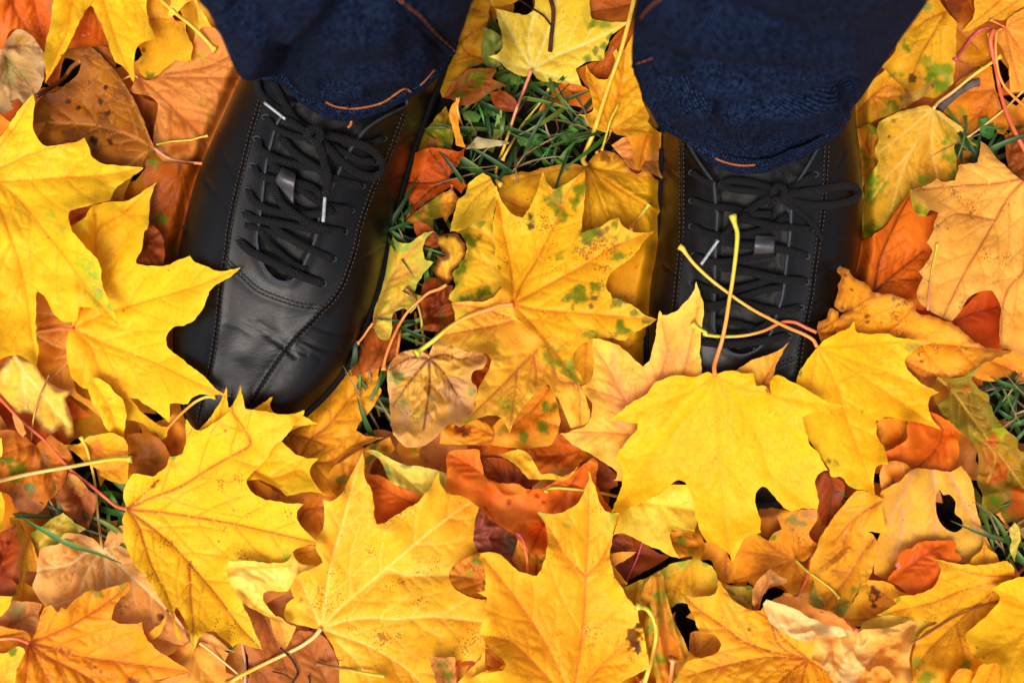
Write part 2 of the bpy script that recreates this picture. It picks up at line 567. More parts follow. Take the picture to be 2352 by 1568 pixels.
PRE = {  # seen colours: main, second, edge, vein, vein strength, specks
    'Y': ((250, 200, 40), (247, 184, 34), (248, 204, 50), (224, 124, 30), .5, .7),
    'y': ((250, 202, 62), (244, 186, 50), (246, 206, 76), (214, 130, 50), .42, .8),
    'P': ((248, 204, 80), (240, 184, 68), (238, 196, 95), (255, 226, 150), .55, .8),
    'A': ((244, 182, 46), (236, 160, 36), (238, 180, 50), (186, 98, 28), .5, 1.1),
    'O': ((238, 154, 42), (226, 130, 34), (232, 164, 54), (156, 70, 22), .5, 1.1),
    'R': ((232, 118, 38), (216, 96, 28), (234, 132, 44), (130, 46, 22), .45, .6),
    'T': ((222, 148, 78), (206, 120, 54), (228, 158, 90), (150, 76, 34), .55, 1.0),
    'B': ((176, 110, 32), (154, 84, 26), (166, 98, 34), (200, 134, 64), .55, 1.8),
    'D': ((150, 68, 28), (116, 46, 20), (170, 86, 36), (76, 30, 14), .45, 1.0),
    'H': ((246, 190, 104), (238, 166, 78), (244, 192, 114), (196, 108, 62), .55, 1.2),
    'C': ((250, 208, 136), (246, 186, 106), (252, 222, 166), (214, 150, 92), .5, .8),
    'G': ((174, 150, 40), (196, 134, 40), (126, 146, 46), (200, 176, 84), .5, 1.0),
    'K': ((228, 178, 58), (214, 150, 44), (160, 168, 66), (240, 204, 120), .55, 1.1),
}
GREEN = lin((92, 122, 24)); GREY = lin((130, 100, 84)); DARK = lin((80, 34, 14))


def leaf(label, out, o=None, v=None, c='Y', st=None, sc=('Y', 'O'), sw=5.5, g=(), b=(), sp=4.2, lift=0, wave=1.0, curl=0.0, sharp=False,
         holes=(), rag=0.0, base=.016, soft=6, name="maple_leaf", over=False, fold=(), cat="leaf", stuff=None, mix=None, nv=1.0, grp=True, e=0.0, tw=0.0):
    """one fallen leaf traced from the photo: outline, veins and stalk in photo pixels, its height from what lies under it"""
    global LEAF_N, HM
    LEAF_N += 1
    rng = random.Random(LEAF_N * 7919)
    nr = np.random.RandomState(LEAF_N * 131)
    if isinstance(out, str):
        pts, cor, tile = parse(out)
        tile0 = out.split()[0]
    else:
        pts, cor, tile0 = out[0], out[1], 'F'
    if sharp: cor = [True] * len(cor)
    n_ = len(pts)
    for k_ in range(n_):
        a_, b_ = pts[k_] - pts[k_ - 1], pts[(k_ + 1) % n_] - pts[k_]
        if a_ @ b_ < .45 * np.linalg.norm(a_) * np.linalg.norm(b_): cor[k_] = True
    wave = min(wave, 1.0 + (wave - 1) * .45)
    dry = max(0.0, wave - 1.15)
    B = smooth(pts, cor, True, sp * 1.3)
    sd = LEAF_N * 17
    nn = np.roll(B, -1, 0) - np.roll(B, 1, 0)
    nn = np.stack([nn[:, 1], -nn[:, 0]], 1) / (np.linalg.norm(nn, axis=1)[:, None] + 1e-6)
    jit = (fbm(B[:, 0], B[:, 1], 30, sd, 3) - .5) * (6 + 22 * rag) + (vnoise(B[:, 0] / 9, B[:, 1] / 9, sd + 5) - .5) * (3 + 9 * rag)
    B = B + nn * jit[:, None]
    x0, y0 = B.min(0); x1, y1 = B.max(0)
    size = max(x1 - x0, y1 - y0)
    # inner points
    gxx, gyy = np.meshgrid(np.arange(x0, x1, sp), np.arange(y0, y1, sp * .87))
    gxx[1::2] += sp / 2
    q = np.stack([gxx.ravel(), gyy.ravel()], 1) + nr.uniform(-.12, .12, (gxx.size, 2)) * sp
    q = q[inside(q[:, 0], q[:, 1], B)]
    bs = np.hstack([B, np.roll(B, -1, 0)])
    hs = []
    for h in holes:
        hp, hc, _ = parse(h, tile0); hp = smooth(hp, hc, True, sp); hs.append(hp)
        q = q[~inside(q[:, 0], q[:, 1], hp)]
        bs = np.vstack([bs, np.hstack([hp, np.roll(hp, -1, 0)])])
    if len(q):
        dd, _ = seg_dist(q[:, 0], q[:, 1], bs)
        q = q[dd > sp * .55]
    allp = [B] + hs + [q]
    edges = []; k = 0
    for lp in [B] + hs:
        n = len(lp); edges += [(k + i, k + (i + 1) % n) for i in range(n)]; k += n
    V2 = np.concatenate(allp)
    r = delaunay_2d_cdt([Vector(p) for p in V2.tolist()], edges, [], 1 if not hs else 0, 1e-4)
    V = np.array([tuple(p) for p in r[0]]); F = [tuple(f) for f in r[2]]
    if hs:
        cen = np.array([V[list(f)].mean(0) for f in F])
        ok = inside(cen[:, 0], cen[:, 1], B)
        for hp in hs: ok &= ~inside(cen[:, 0], cen[:, 1], hp)
        F = [f for f, m in zip(F, ok) if m]
    px, py = V[:, 0], V[:, 1]
    edge, _ = seg_dist(px, py, bs)
    # veins
    O = parse(o, tile0)[0][0] if o else None
    prim = []
    if v:
        for s in v.split('|'):
            s = s.strip()
            free = s.startswith('!')
            vp, vc, _ = parse(s.lstrip('!'), tile0)
            if O is not None and not free: vp = np.vstack([O, vp]); vc = [True] + vc
            if len(vp) == 1: continue
            prim.append(smooth(vp, [False] * len(vp), False, 12))
    elif v is None:
        if O is None:
            a = rng.uniform(0, math.tau); cc = np.array([(x0 + x1) / 2, (y0 + y1) / 2])
            O = cc + np.array([math.cos(a), math.sin(a)]) * np.array([x1 - x0, y1 - y0]) * .55
        else:
            cc = V.mean(0); a = math.atan2(*(O - cc)[::-1])
        for dt in (-.75, 0, .75):
            d = -np.array([math.cos(a + dt), math.sin(a + dt)])
            L = size * rng.uniform(.8, 1.1)
            pp = np.array([O + d * L * t + np.array([-d[1], d[0]]) * L * .06 * math.sin(t * 3 + dt) for t in np.linspace(0, 1, 7)])
            prim.append(smooth(pp, [False] * 7, False, 12))
    if prim:
        S, Wd, Lv = vein_net(prim, rng, nv)
        bad = (np.maximum(S[:, 0], S[:, 2]) < x0 - 30) | (np.minimum(S[:, 0], S[:, 2]) > x1 + 30) | (np.maximum(S[:, 1], S[:, 3]) < y0 - 30) | (np.minimum(S[:, 1], S[:, 3]) > y1 + 30)
        if not bad.all(): S, Wd, Lv = S[~bad], Wd[~bad], Lv[~bad]
        vd, vi = seg_dist(px, py, S)
        vw, vl = Wd[vi], Lv[vi]
        vein = vl * np.exp(-(vd / (vw + .6)) ** 2)
        pm = np.concatenate([segs_of(p) for p in prim])
        pd, _ = seg_dist(px, py, pm)
        ps = Lv == 1
        vein1 = np.exp(-(pd / 3.2) ** 2)
    else:
        vein = vein1 = np.zeros(len(px)); pd = np.full(len(px), 60.); vd = pd
    # height
    ii = (GPX > x0 - 3 * G) & (GPX < x1 + 3 * G) & (GPY > y0 - 3 * G) & (GPY < y1 + 3 * G)
    ys, xs = np.where(ii); ya, yb, xa, xb = ys.min(), ys.max() + 1, xs.min(), xs.max() + 1
    sub = HM[ya:yb, xa:xb]
    if over: sub = np.maximum(sub, np.nan_to_num(SHOE[ya:yb, xa:xb], nan=0.))
    gpx, gpy = GPX[ya:yb, xa:xb], GPY[ya:yb, xa:xb]
    mask = inside(gpx, gpy, B)
    for hp in hs: mask &= ~inside(gpx, gpy, hp)
    fat = dil(mask.astype(float), 1) > 0
    need = dil(np.where(fat, sub, 0), 1) + .0012 + lift
    cx, cy = (x0 + x1) / 2, (y0 + y1) / 2
    ang = rng.uniform(0, math.tau)
    tilt = tw * ((gpx - cx) * math.cos(ang) + (gpy - cy) * math.sin(ang)) / size
    z = rigid(fat, need + np.maximum(tilt, 0), base + lift, soft)
    # own shape: waves (only upward), curl towards tips, vein creases
    def own(x, y, ed, vn, vdist):
        w = fbm(x, y, 120, sd, 2); w2 = fbm(x, y, 46, sd + 3, 2)
        rdg = 1 - np.abs(2 * fbm(x, y, 85, sd + 13, 3) - 1)
        h = dry * .010 * rdg ** 3
        h = h + wave * (.0070 * np.clip(w - .3, 0, 1) + .0018 * w2)
        h = h + wave * .0028 * (1 - sstep(0, 60, ed)) * sstep(.35, .8, fbm(x, y, 70, sd + 9, 2))
        return h
    h = own(px, py, edge, vein, vd)
    h = h + wave * .0015 * (1 - np.exp(-(pd / 16) ** 2)) + (.0006 if wave <= 1.1 else .0009) * wave * (1 - np.exp(-(vd / 6) ** 2))
    if isinstance(c, str) and c in 'PKB': h = h + .0006 * vein1
    if O is not None and curl:
        ro = np.hypot(px - O[0], py - O[1]) / size
        h = h + curl * ro ** 2
    for fs, fw, fa in fold:
        fp = path(fs, tile0, 8)
        fd, _ = seg_dist(px, py, segs_of(fp)); h = h + fa * np.exp(-(fd / fw) ** 2)
    h = h - min(0, h.min())
    z3 = bil(z, px, py, GX0 + xa * G, GY0 + ya * G) + h
    if not over and NEAR is not None:   # slips under the rounded sides of a boot
        m = sstep(0, .55, bil(NEAR, px, py)); z3 = z3 * (1 - m) + .044 * (1 - np.exp(-z3 / .044)) * m
        z3 = np.where(bil(NEAR, px, py) > .995, np.minimum(z3, .022), z3)
    W3 = P(px, py, z3)
    # write back to the pile
    hg = own(gpx, gpy, np.full(gpx.shape, 20.), 0, 0) + .0015
    nz = np.maximum(sub, np.where(mask, z + hg * 1.0 + (curl if curl > 0 else 0) * (np.hypot(gpx - O[0], gpy - O[1]) / size) ** 2 if (O is not None) else z + hg, 0))
    HM[ya:yb, xa:xb] = nz
    # pigment
    cm = PRE[c] if isinstance(c, str) else c
    C1, C2, CE, CV = (lin(k) for k in cm[:4])
    n1 = fbm(px, py, 170, sd + 21, 3); n2 = fbm(px, py, 34, sd + 40, 4)
    col = C1[None] + (C2 - C1)[None] * sstep(.35, .68, n1 * .65 + n2 * .35)[:, None]
    if mix:
        CM = lin(mix[0]); k = sstep(mix[1], mix[1] + .12, fbm(px, py, 75, sd + 77, 5))[:, None]
        col = col * (1 - k) + CM * k
    ke = ((1 - sstep(2, 26 + 30 * n2, edge)) * .7)[:, None]
    col = col * (1 - ke) + CE * ke
    vs = (1.6 * cm[4] * vein * (.65 + .5 * n2))[:, None]
    vs = np.clip(vs, 0, 1)
    col = col * (1 - vs) + CV * vs
    if prim:   # a flush of the vein colour beside the main veins
        k = (.16 * cm[4] * np.exp(-(pd / 14) ** 2))[:, None]; col = col * (1 - k) + CV * k
    col = col * (.96 + .08 * fbm(px, py, 14, sd + 60, 2))[:, None]
    if e > 0:
        k = ((1 - sstep(0, 14, edge - 16 * (fbm(px, py, 28, sd + 90, 3) - .42))) * e)[:, None]; col = col * (1 - k) + lin((122, 66, 30)) * k
    for t in g:
        gxp, gyp = parse(t[0], tile0)[0][0]; rad = t[1] / SCL; CG = lin(t[2]) if len(t) > 2 else GREEN
        d = np.hypot(px - gxp, py - gyp) / rad / 1.15 + (fbm(px, py, max(16, rad * .9), sd + 70, 5) - .5) * 2.6 + (fbm(px, py, 9, sd + 71, 2) - .5) * .7
        k = ((1 - sstep(.25, 1.15, d)) * .85)[:, None]
        k = k * (1 - .6 * vein1[:, None])
        col = col * (1 - k) + CG * k
    for t in b:
        gxp, gyp = parse(t[0], tile0)[0][0]; rad = t[1] / SCL; CG = lin(t[2]) if len(t) > 2 else GREY
        d = np.hypot(px - gxp, py - gyp) / rad + (fbm(px, py, 12, sd + 80, 4) - .5) * 2.4
        k = ((1 - sstep(.6, 1.0, d)) * .88)[:, None]
        col = col * (1 - k) + CG * k
    col = np.clip(col, 0.001, 1) ** 1.08 * BR; col[:, 2] *= .78
    spk = np.full(len(px), cm[5])
    org = P(*((O if O is not None and x0 - 5 < O[0] < x1 + 5 and y0 - 5 < O[1] < y1 + 5 else np.array([cx, cy]))), float(z3.mean()))
    if stuff is not None:
        stuff.append((W3, F, col, spk)); return
    if st:
        root = empty(name, Vector(org.tolist())); tag(root, label, cat, "fallen maple leaves" if grp else None)
        meshobj("blade", W3, F, M_LEAF, root, org, col, extra={"spk": spk})
        stalk(st, tile0, sc, sw, parent=root, org=org, over=over)
        return root
    ob = meshobj(name, W3, F, M_LEAF, None, org, col, extra={"spk": spk})
    tag(ob, label, cat, "fallen maple leaves" if grp else None)
    return ob


SCOL = {'S': (88, 76, 70), 'T': (196, 128, 80), 'Y': (240, 190, 62), 'O': (236, 140, 60), 'R': (224, 104, 64), 'P': (238, 190, 110), 'G': (196, 186, 52), 'B': (150, 92, 40), 'C': (248, 206, 140), 'K': (222, 132, 104), 'M': (190, 70, 80), 'D': (70, 36, 28), 'W': (226, 176, 130)}


def stalk(s, tile0, sc, sw, parent=None, org=None, label=None, rise=0.0, nm="stalk", bulb=True, mat=None, cat="leaf stalk", over=False):
    """leaf stalk along a traced path, resting on whatever is below; sw is its width in photo pixels"""
    p = path(s, tile0, 7)
    n = len(p); t = np.linspace(0, 1, n)
    wpx = sw * (1 - .15 * np.sin(t * math.pi)) * (1 + (.8 * np.exp(-((1 - t) / .035) ** 2) if bulb else 0))
    r = wpx / 2 / 4300.0
    hz = bil(dil(np.maximum(HM, np.nan_to_num(SHOE, nan=0.)) if over else HM, 1), p[:, 0], p[:, 1])
    z = hz.copy()
    k = max(3, n // 5) | 1
    for _ in range(5):
        zp = np.pad(z, k // 2, mode='edge'); z = np.maximum(np.convolve(zp, np.ones(k) / k, 'valid'), hz)
    zp = np.pad(z, 2, mode='edge'); z = np.convolve(zp, np.ones(5) / 5, 'valid')
    z = z + r * .9 + rise * np.sin(t * math.pi * .5) ** 1.5
    W3 = P(p[:, 0], p[:, 1], z)
    v, f, uv = sweep(W3, r, 8)
    ca, cb = lin(SCOL[sc[0]]) * .9, lin(SCOL[sc[-1]]) * .9
    tt = sstep(.15, .85, np.repeat(t, 8))[:, None]
    col = cb * (1 - tt) + ca * tt   # sc = (free end, leaf end)
    for i in range(n):
        x, y = int((p[i, 0] - GX0) / G + .5), int((p[i, 1] - GY0) / G + .5)
        if 0 <= x < GW and 0 <= y < GH: HM[y, x] = max(HM[y, x], z[i] + r[i])
    if parent is None: org = W3[0]
    ob = meshobj(nm, v, f, mat or M_STALK, parent, org, col, uv)
    if parent is None: tag(ob, label, cat)
    return ob

# ------------------------------------------------------------------ the standing person: boots and jeans
K = 2560 / 2352


def catm(A, m):
    """resample rows of A (n,...) to m rows with a smooth curve"""
    n = len(A); u = np.linspace(0, n - 1, m); i = np.clip(u.astype(int), 0, n - 2); t = (u - i).reshape((-1,) + (1,) * (A.ndim - 1))
    p1, p2 = A[i], A[i + 1]; p0, p3 = A[np.maximum(i - 1, 0)], A[np.minimum(i + 2, n - 1)]
    m1, m2 = (p2 - p0) / 2, (p3 - p1) / 2
    return (2 * t**3 - 3 * t**2 + 1) * p1 + (t**3 - 2 * t**2 + t) * m1 + (-2 * t**3 + 3 * t**2) * p2 + (t**3 - t**2) * m2


def grid_faces(m, n, wrap=False):
    f = []
    for i in range(m - 1):
        for j in range(n if wrap else n - 1):
            k = (j + 1) % n
            f.append((i * n + j, i * n + k, (i + 1) * n + k, (i + 1) * n + j))
    return f


def normals(Q):
    a = np.gradient(Q, axis=0); b = np.gradient(Q, axis=1)
    n = np.cross(b, a); n /= np.linalg.norm(n, axis=2)[..., None] + 1e-12
    return n


def build_boot(person, org, ST, seams, gap, small_seams, laces, aglets, tab, eyelets, dents, wrinkle, side):
    st = np.array([[L[0], L[1], R[0], R[1], C[0], C[1], h] for L, R, C, h in ST], float); st[:, :6] *= K
    M, N = 300, 200
    zs = .028
    S = catm(st, M)
    L3 = P(S[:, 0], S[:, 1], np.minimum(zs, S[:, 6] * .6)); R3 = P(S[:, 2], S[:, 3], np.minimum(zs, S[:, 6] * .6)); C3 = P(S[:, 4], S[:, 5], S[:, 6])
    th = np.linspace(-.32, math.pi + .32, N)
    c = np.cos(th); s = np.sin(th)
    ex = .80; ez = .74
    cx = np.sign(c) * np.abs(c) ** ex; sz = np.sign(s) * np.abs(s) ** ez
    left = c > 0
    base = np.where(left[None, :, None], L3[:, None], R3[:, None])
    w = np.abs(cx)[None, :, None]
    Q = C3[:, None] * (1 - w) + base * w
    zt = np.where(sz[None] >= 0, base[..., 2] + (C3[:, None, 2] - base[..., 2]) * sz[None], base[..., 2] * (1 + sz[None] / abs(sz.min()) * .75))
    Q[..., 2] = zt
    Nn = normals(Q)
    if Nn[M // 2, N // 2, 2] < 0: Nn = -Nn
    px, py = PX(Q)
    fx, fy = px.ravel(), py.ravel()

    def near(p, wd):
        sg = segs_of(p); d = np.full(len(fx), 1e3)
        bx = (fx > p[:, 0].min() - wd * 4) & (fx < p[:, 0].max() + wd * 4) & (fy > p[:, 1].min() - wd * 4) & (fy < p[:, 1].max() + wd * 4)
        if bx.any(): d[bx] = seg_dist(fx[bx], fy[bx], sg)[0]
        return d.reshape(M, N)
    disp = (fbm(px, py, 90, 5 + side, 2) - .5) * .0005 + (fbm(px, py, 30, 9 + side, 3) - .5) * .00015
    sp = [path(x, None, 6) for x in seams]
    quarter = inside(fx, fy, np.vstack([sp[0], sp[1][::-1]])).reshape(M, N)
    sgn = np.where(quarter, 1, -1)
    ds = np.minimum(near(sp[0], 6), near(sp[1], 6))
    disp += .0007 * np.clip(sgn * ds / 3, -1, 1)
    for x in sp[:3]:
        d = near(x, 8); disp -= .0006 * np.exp(-(d / 3.2) ** 2); disp += .0007 * np.exp(-(d / 16) ** 2)
    for x in small_seams:
        d = near(path(x, None, 6), 5); disp -= .0009 * np.exp(-(d / 3.5) ** 2)
    for pth, wd, a in dents:
        d = near(path(pth, None, 6), wd); disp += (.55 if wd > 10 else 1.2) * a * np.exp(-(d / wd) ** 2)
    gp = path(gap, None, 4)
    ing = inside(fx, fy, gp).reshape(M, N)
    dg = near(gp, 10)
    disp += .0008 * np.exp(-(dg / 14) ** 2)
    outer = Q + Nn * disp[..., None]
    # wrinkles zone
    wx, wy, wr = wrinkle
    wrat = np.exp(-((np.hypot(px - wx, py - wy)) / wr) ** 2)
    # the throat is snapped clean: points close to its rim move onto it
    F = grid_faces(M, N)
    flat = ing.ravel()
    Fu = [q for q in F if not (flat[q[0]] and flat[q[1]] and flat[q[2]] and flat[q[3]])]
    used = sorted({i for q in Fu for i in q}); mp = {a: b for b, a in enumerate(used)}
    V = outer.reshape(-1, 3)
    boot = meshobj("boot", V[used], [tuple(mp[i] for i in q) for q in Fu], M_LEATHER, person, org, extra={"wr": wrat.ravel()[used]})
    # tongue
    big = (dg < 34) | ing
    bf = big.ravel()
    tq = Q + Nn * (disp - .0022 - .0016 * (ing & (dg > 8)) + .0016 * (fbm(px, py, 26, 71 + side, 2) - .5))[..., None]
    Ft = [q for q in F if all(bf[i] for i in q)]
    used = sorted({i for q in Ft for i in q}); mp = {a: b for b, a in enumerate(used)}
    TV = tq.reshape(-1, 3)
    meshobj("tongue", TV[used], [tuple(mp[i] for i in q) for q in Ft], M_TONGUE, boot, PORG, extra={"wr": wrat.ravel()[used] * 0})
    bt = BVHTree.FromPolygons(V.tolist(), F)

    def hit(x, y):
        o = Vector(CL.tolist()); t = Vector(P(x, y, 0.0).tolist()) - o
        h = bt.ray_cast(o, t.normalized())
        return h
    # fine height map of this boot (4 px)
    g = 4.0
    x0, y0 = fx.min() - 20, max(fy.min() - 20, -60); x1, y1 = fx.max() + 60, fy.max() + 20
    nx, ny = int((x1 - x0) / g) + 2, int((y1 - y0) / g) + 2
    HL = np.full((ny, nx), np.nan); NX = np.zeros((ny, nx, 3)); NX[..., 2] = 1
    for j in range(ny):
        for i in range(nx):
            h = hit(x0 + i * g, y0 + j * g)
            if h[0] is not None: HL[j, i] = h[0].z; NX[j, i] = h[1][:] if h[1].z > 0 else (-h[1])[:]
    SH = HL.copy()
    HLf = np.nan_to_num(HL, nan=.01)
    HL0 = HLf.copy()
    # throat: the laces sink a little into it
    ggy, ggx = np.mgrid[0:ny, 0:nx]; gpx2, gpy2 = x0 + ggx * g, y0 + ggy * g

    # rim of the throat
    z = bil(HL0, gp[:, 0], gp[:, 1], x0, y0, g)
    w3 = P(gp[:, 0], gp[:, 1], z + .0006)
    v, f, uv = sweep(w3, .0009, 6, cap=True)
    meshobj("eyestay_edge", v, f, M_EDGE, boot, PORG, uv=uv)
    # stitching
    mb = MB()
    for k, x in enumerate(sp):
        for off in ((-5.0, 5.0) if k < 3 else (3.0,)):
            t = np.gradient(x, axis=0); t /= np.linalg.norm(t, axis=1)[:, None]
            pp = x + np.stack([-t[:, 1], t[:, 0]], 1) * off
            d = np.concatenate([[0], np.cumsum(np.linalg.norm(np.diff(pp, axis=0), axis=1))])
            for s0 in np.arange(0, d[-1] - 11, 11.5):
                u = np.linspace(s0, s0 + 8.5, 4)
                qx, qy = np.interp(u, d, pp[:, 0]), np.interp(u, d, pp[:, 1])
                if np.isnan(bil(SH, qx, qy, x0, y0, g)).any(): continue
                qz = bil(HL0, qx, qy, x0, y0, g) + np.array([-.0001, .0005, .0005, -.0001])
                v, f, uv = sweep(P(qx, qy, qz), .00042, 5); mb.add(v, f, uv)
    mb.build("stitching", M_THREAD, boot, PORG)
    # laces
    for pth, wpx in laces:
        wpx = wpx * 1.22
        p = path(pth, None, 5)
        n = len(p); rr = wpx / 2 / 4700.0
        hz = bil(HLf, p[:, 0], p[:, 1], x0, y0, g)
        tn = np.gradient(p, axis=0); tn /= np.linalg.norm(tn, axis=1)[:, None]
        for o in (-4, 4): hz = np.maximum(hz, bil(HLf, p[:, 0] - tn[:, 1] * o, p[:, 1] + tn[:, 0] * o, x0, y0, g) - .0004)
        z = hz.copy(); k = 7
        for _ in range(4):
            zp = np.pad(z, k // 2, mode='edge'); z = np.maximum(np.convolve(zp, np.ones(k) / k, 'valid'), hz)
        zp = np.pad(z, 2, mode='edge'); z = np.convolve(zp, np.ones(5) / 5, 'valid') + rr * .62
        nrm = np.stack([bil(NX[..., a], p[:, 0], p[:, 1], x0, y0, g) for a in range(3)], 1)
        t = np.linspace(0, 1, n); w = np.minimum(np.minimum(t, 1 - t) * n / 2.0, 1)
        w3 = P(p[:, 0], p[:, 1], z - (1 - w) * rr * 1.2)
        v, f, uv = sweep(w3, rr, 12, .62, up=nrm)
        meshobj("lace", v, f, M_LACE, boot, PORG, uv=uv)
        for q, zz in zip(p, z):
            i, j = int((q[0] - x0) / g + .5), int((q[1] - y0) / g + .5)
            R = max(1, int(wpx / 2 / g))
            sl = (slice(max(j - R, 0), j + R + 1), slice(max(i - R, 0), i + R + 1))
            HLf[sl] = np.maximum(HLf[sl], zz + rr * .45)
    for pth, wpx in aglets:
        p = path(pth, None, 8)
        z = bil(HLf, p[:, 0], p[:, 1], x0, y0, g); z = np.linspace(z[0], z[-1], len(z)).clip(z.max() - .001) + wpx / 2 / 4700.0
        v, f, uv = sweep(P(p[:, 0], p[:, 1], z), wpx / 2 / 4700.0, 10)
        meshobj("lace_tip", v, f, M_AGLET, boot, PORG, uv=uv)
    # eyelets: punched holes with a lighter grey-blue rim
    for k, e in enumerate(eyelets):
        c0 = parse(e, None)[0][0]
        a = np.linspace(0, math.tau, 15)
        qx, qy = c0[0] + 8.5 * np.cos(a), c0[1] + 6.0 * np.sin(a)
        z = bil(HL0, qx, qy, x0, y0, g)
        v, f, uv = sweep(P(qx, qy, z + .0003), .0006, 6)
        meshobj("eyelet", v, f, M_EDGE, boot, PORG, uv=uv)
    # tab across the tongue that holds the laces
    tp = parse(tab, None)[0]   # four corners, laid over the laces
    nu, nvv = 14, 10
    u, w = np.meshgrid(np.linspace(0, 1, nu), np.linspace(0, 1, nvv))
    X = (1 - w) * ((1 - u) * tp[0, 0] + u * tp[1, 0]) + w * ((1 - u) * tp[3, 0] + u * tp[2, 0])
    Y = (1 - w) * ((1 - u) * tp[0, 1] + u * tp[1, 1]) + w * ((1 - u) * tp[3, 1] + u * tp[2, 1])
    zc = bil(HL0, X, Y, x0, y0, g).mean()
    Z = bil(box(HLf, 2), X, Y, x0, y0, g) + .0012 + .0030 * np.sin(w * math.pi)
    T = P(X, Y, Z)
    ob = meshobj("lace_keeper", T.reshape(-1, 3), grid_faces(nvv, nu), M_TAB, boot, PORG)
    so = ob.modifiers.new("s", 'SOLIDIFY'); so.thickness = .0014
    # sole: a slab following the outline, its lip added to darken the boot's edge
    ring = []
    a = np.arange(0, M, 3)
    lw = outer[a, 0]; rw = outer[a, -1]
    loop = np.vstack([lw, rw[::-1]])
    cen = loop.mean(0)
    # widest outline of the upper, slightly larger
    Lw, Rw = P(S[a, 0], S[a, 1], .026), P(S[a, 2], S[a, 3], .026)
    loop = np.vstack([Lw, Rw[::-1]]); n = len(loop)
    tn = np.roll(loop, -1, 0) - np.roll(loop, 1, 0); tn /= np.linalg.norm(tn, axis=1)[:, None] + 1e-9
    out = np.stack([tn[:, 1], -tn[:, 0], np.zeros(n)], 1)
    if ((loop - cen) * out).sum(1).mean() < 0: out = -out
    rows = []
    for dz, off in ((.0005, -.006), (.0005, -.001), (.004, .001), (.014, .0008), (.0155, -.001), (.0170, .0012), (.0245, .0020), (.0262, .0014), (.0268, -.001), (.0255, -.004), (.0195, -.02)):
        q = loop + out * off; q[:, 2] = dz; rows.append(q)
    V = np.vstack(rows); f = grid_faces(len(rows), n, True)
    f.append(tuple(range(n)))
    meshobj("sole", V, f, M_SOLE, boot, PORG)
    # give the pile above this boot its height
    zz = bil(HLf, GPX.ravel(), GPY.ravel(), x0, y0, g).reshape(GPX.shape)
    ok = bil(np.where(np.isnan(SH), 0., 1.), GPX.ravel(), GPY.ravel(), x0, y0, g).reshape(GPX.shape) > .5
    ok &= (GPX > x0) & (GPX < x0 + (nx - 1) * g) & (GPY > y0) & (GPY < y0 + (ny - 1) * g)
    SHOE[ok] = zz[ok]
    return boot


person = empty("person", (0, .02, 0))
tag(person, "person standing in dark blue jeans and black lace-up leather boots", "person")
PORG = np.array([0, .02, 0])

ST_A = [((760, -185), (940, -185), (850, -190), .07), ((690, -160), (1010, -160), (850, -150), .105), ((660, -60), (1030, -60), (850, -50), .118),
        ((632, 60), (1040, 60), (850, 30), .118), ((592, 165), (1022, 150), (800, 130), .112), ((547, 250), (988, 240), (775, 240), .106),
        ((497, 350), (950, 345), (745, 345), .098), ((460, 430), (925, 430), (720, 440), .091), ((427, 540), (897, 540), (692, 555), .082),
        ((410, 640), (872, 650), (664, 660), .072), ((404, 740), (838, 750), (635, 765), .062), ((405, 830), (797, 840), (605, 850), .0575),
        ((414, 900), (748, 905), (578, 905), .054), ((430, 958), (700, 950), (562, 952), .047), ((458, 1000), (650, 990), (550, 985), .036), ((500, 1022), (600, 1016), (548, 1010), .022)]
seamA_l = 'A1 668,620 640,720 600,850 550,1050 490,1300 450,1500 B1 435,330 400,560 370,850 330,1100 285,1280 245,1480'
seamA_r = 'A1 1600,740 1500,1000 1380,1260 1300,1500 B1 1280,300 1240,430 1190,560 1120,665 1060,720 1000,790 900,885 780,1035 680,1185 570,1365'
seamA_c = 'B1 425,385 520,480 640,585 780,645 930,690 1075,700'
gapA = 'A1 850,700* 770,800 720,960 690,1100 668,1300 642,1500 B1 632,240 645,340 690,450 760,520 850,532 915,470 960,380 1020,240 A1 1050,1380 1120,1230 1180,1100 1230,1000 1300,900 1350,840 1450,770 1610,690* 1620,560* 1000,560*'
lacesA = [
    ('B1 560,165 700,200 850,255 960,300', 13), ('B1 650,190 700,270 800,360 900,430 960,450', 13), ('B1 660,350 730,400 830,440 930,470', 12),
    ('A1 1245,1385 1120,1385 980,1390 880,1360 760,1230', 14),
    ('A1 700,1040 820,1150 950,1260 1080,1340 1245,1370', 16),
    ('A1 1400,1060 1290,1040 1150,970 1040,920', 15),
    ('A1 640,905 655,975 740,1030 880,1075 1000,1095 1130,1120', 17),
    ('A1 790,900 880,1000 1010,1090 1160,1175 1315,1215', 17),
    ('A1 612,1080 640,1140 740,1170 860,1180 1000,1230 1060,1290', 16),
    ('A1 572,1240 610,1310 700,1365 820,1395 1000,1400 1130,1370', 17),
    ('B1 1125,385 1020,340 900,280 800,220 720,150', 17),
    ('A1 548,1390 620,1430 760,1455 900,1480 1060,1510', 17),
    ('A1 735,1200 790,1320 880,1400 980,1460 1090,1500 1200,1515', 18),
    ('B1 515,265 590,335 700,390 820,450 930,500 1060,545', 19),
    ('A1 1455,905 1380,935 1250,925 1120,890 1020,880', 14),
    ('A1 693,770 760,840 880,890 1010,905', 15),
    ('A1 990,870 900,800 820,690 760,580 700,490 655,470 635,520 650,600 720,680 830,750 950,840 1000,880', 17),
    ('A1 815,775 880,810 940,850 1000,875', 14),
    ('A1 1000,870 1120,890 1270,930 1390,985 1450,1060 1450,1120 1390,1155 1290,1130 1180,1050 1090,960 1000,890', 19),
    ('A1 985,880 1040,960 1075,1060 1095,1170 1080,1290', 19),
    ('A1 960,900 985,850 1030,850 1045,890 1010,925 965,905', 20)]
agA = [('A1 682,672 750,725 818,778', 7.5), ('A1 1078,1288 1072,1370 1066,1450', 9)]
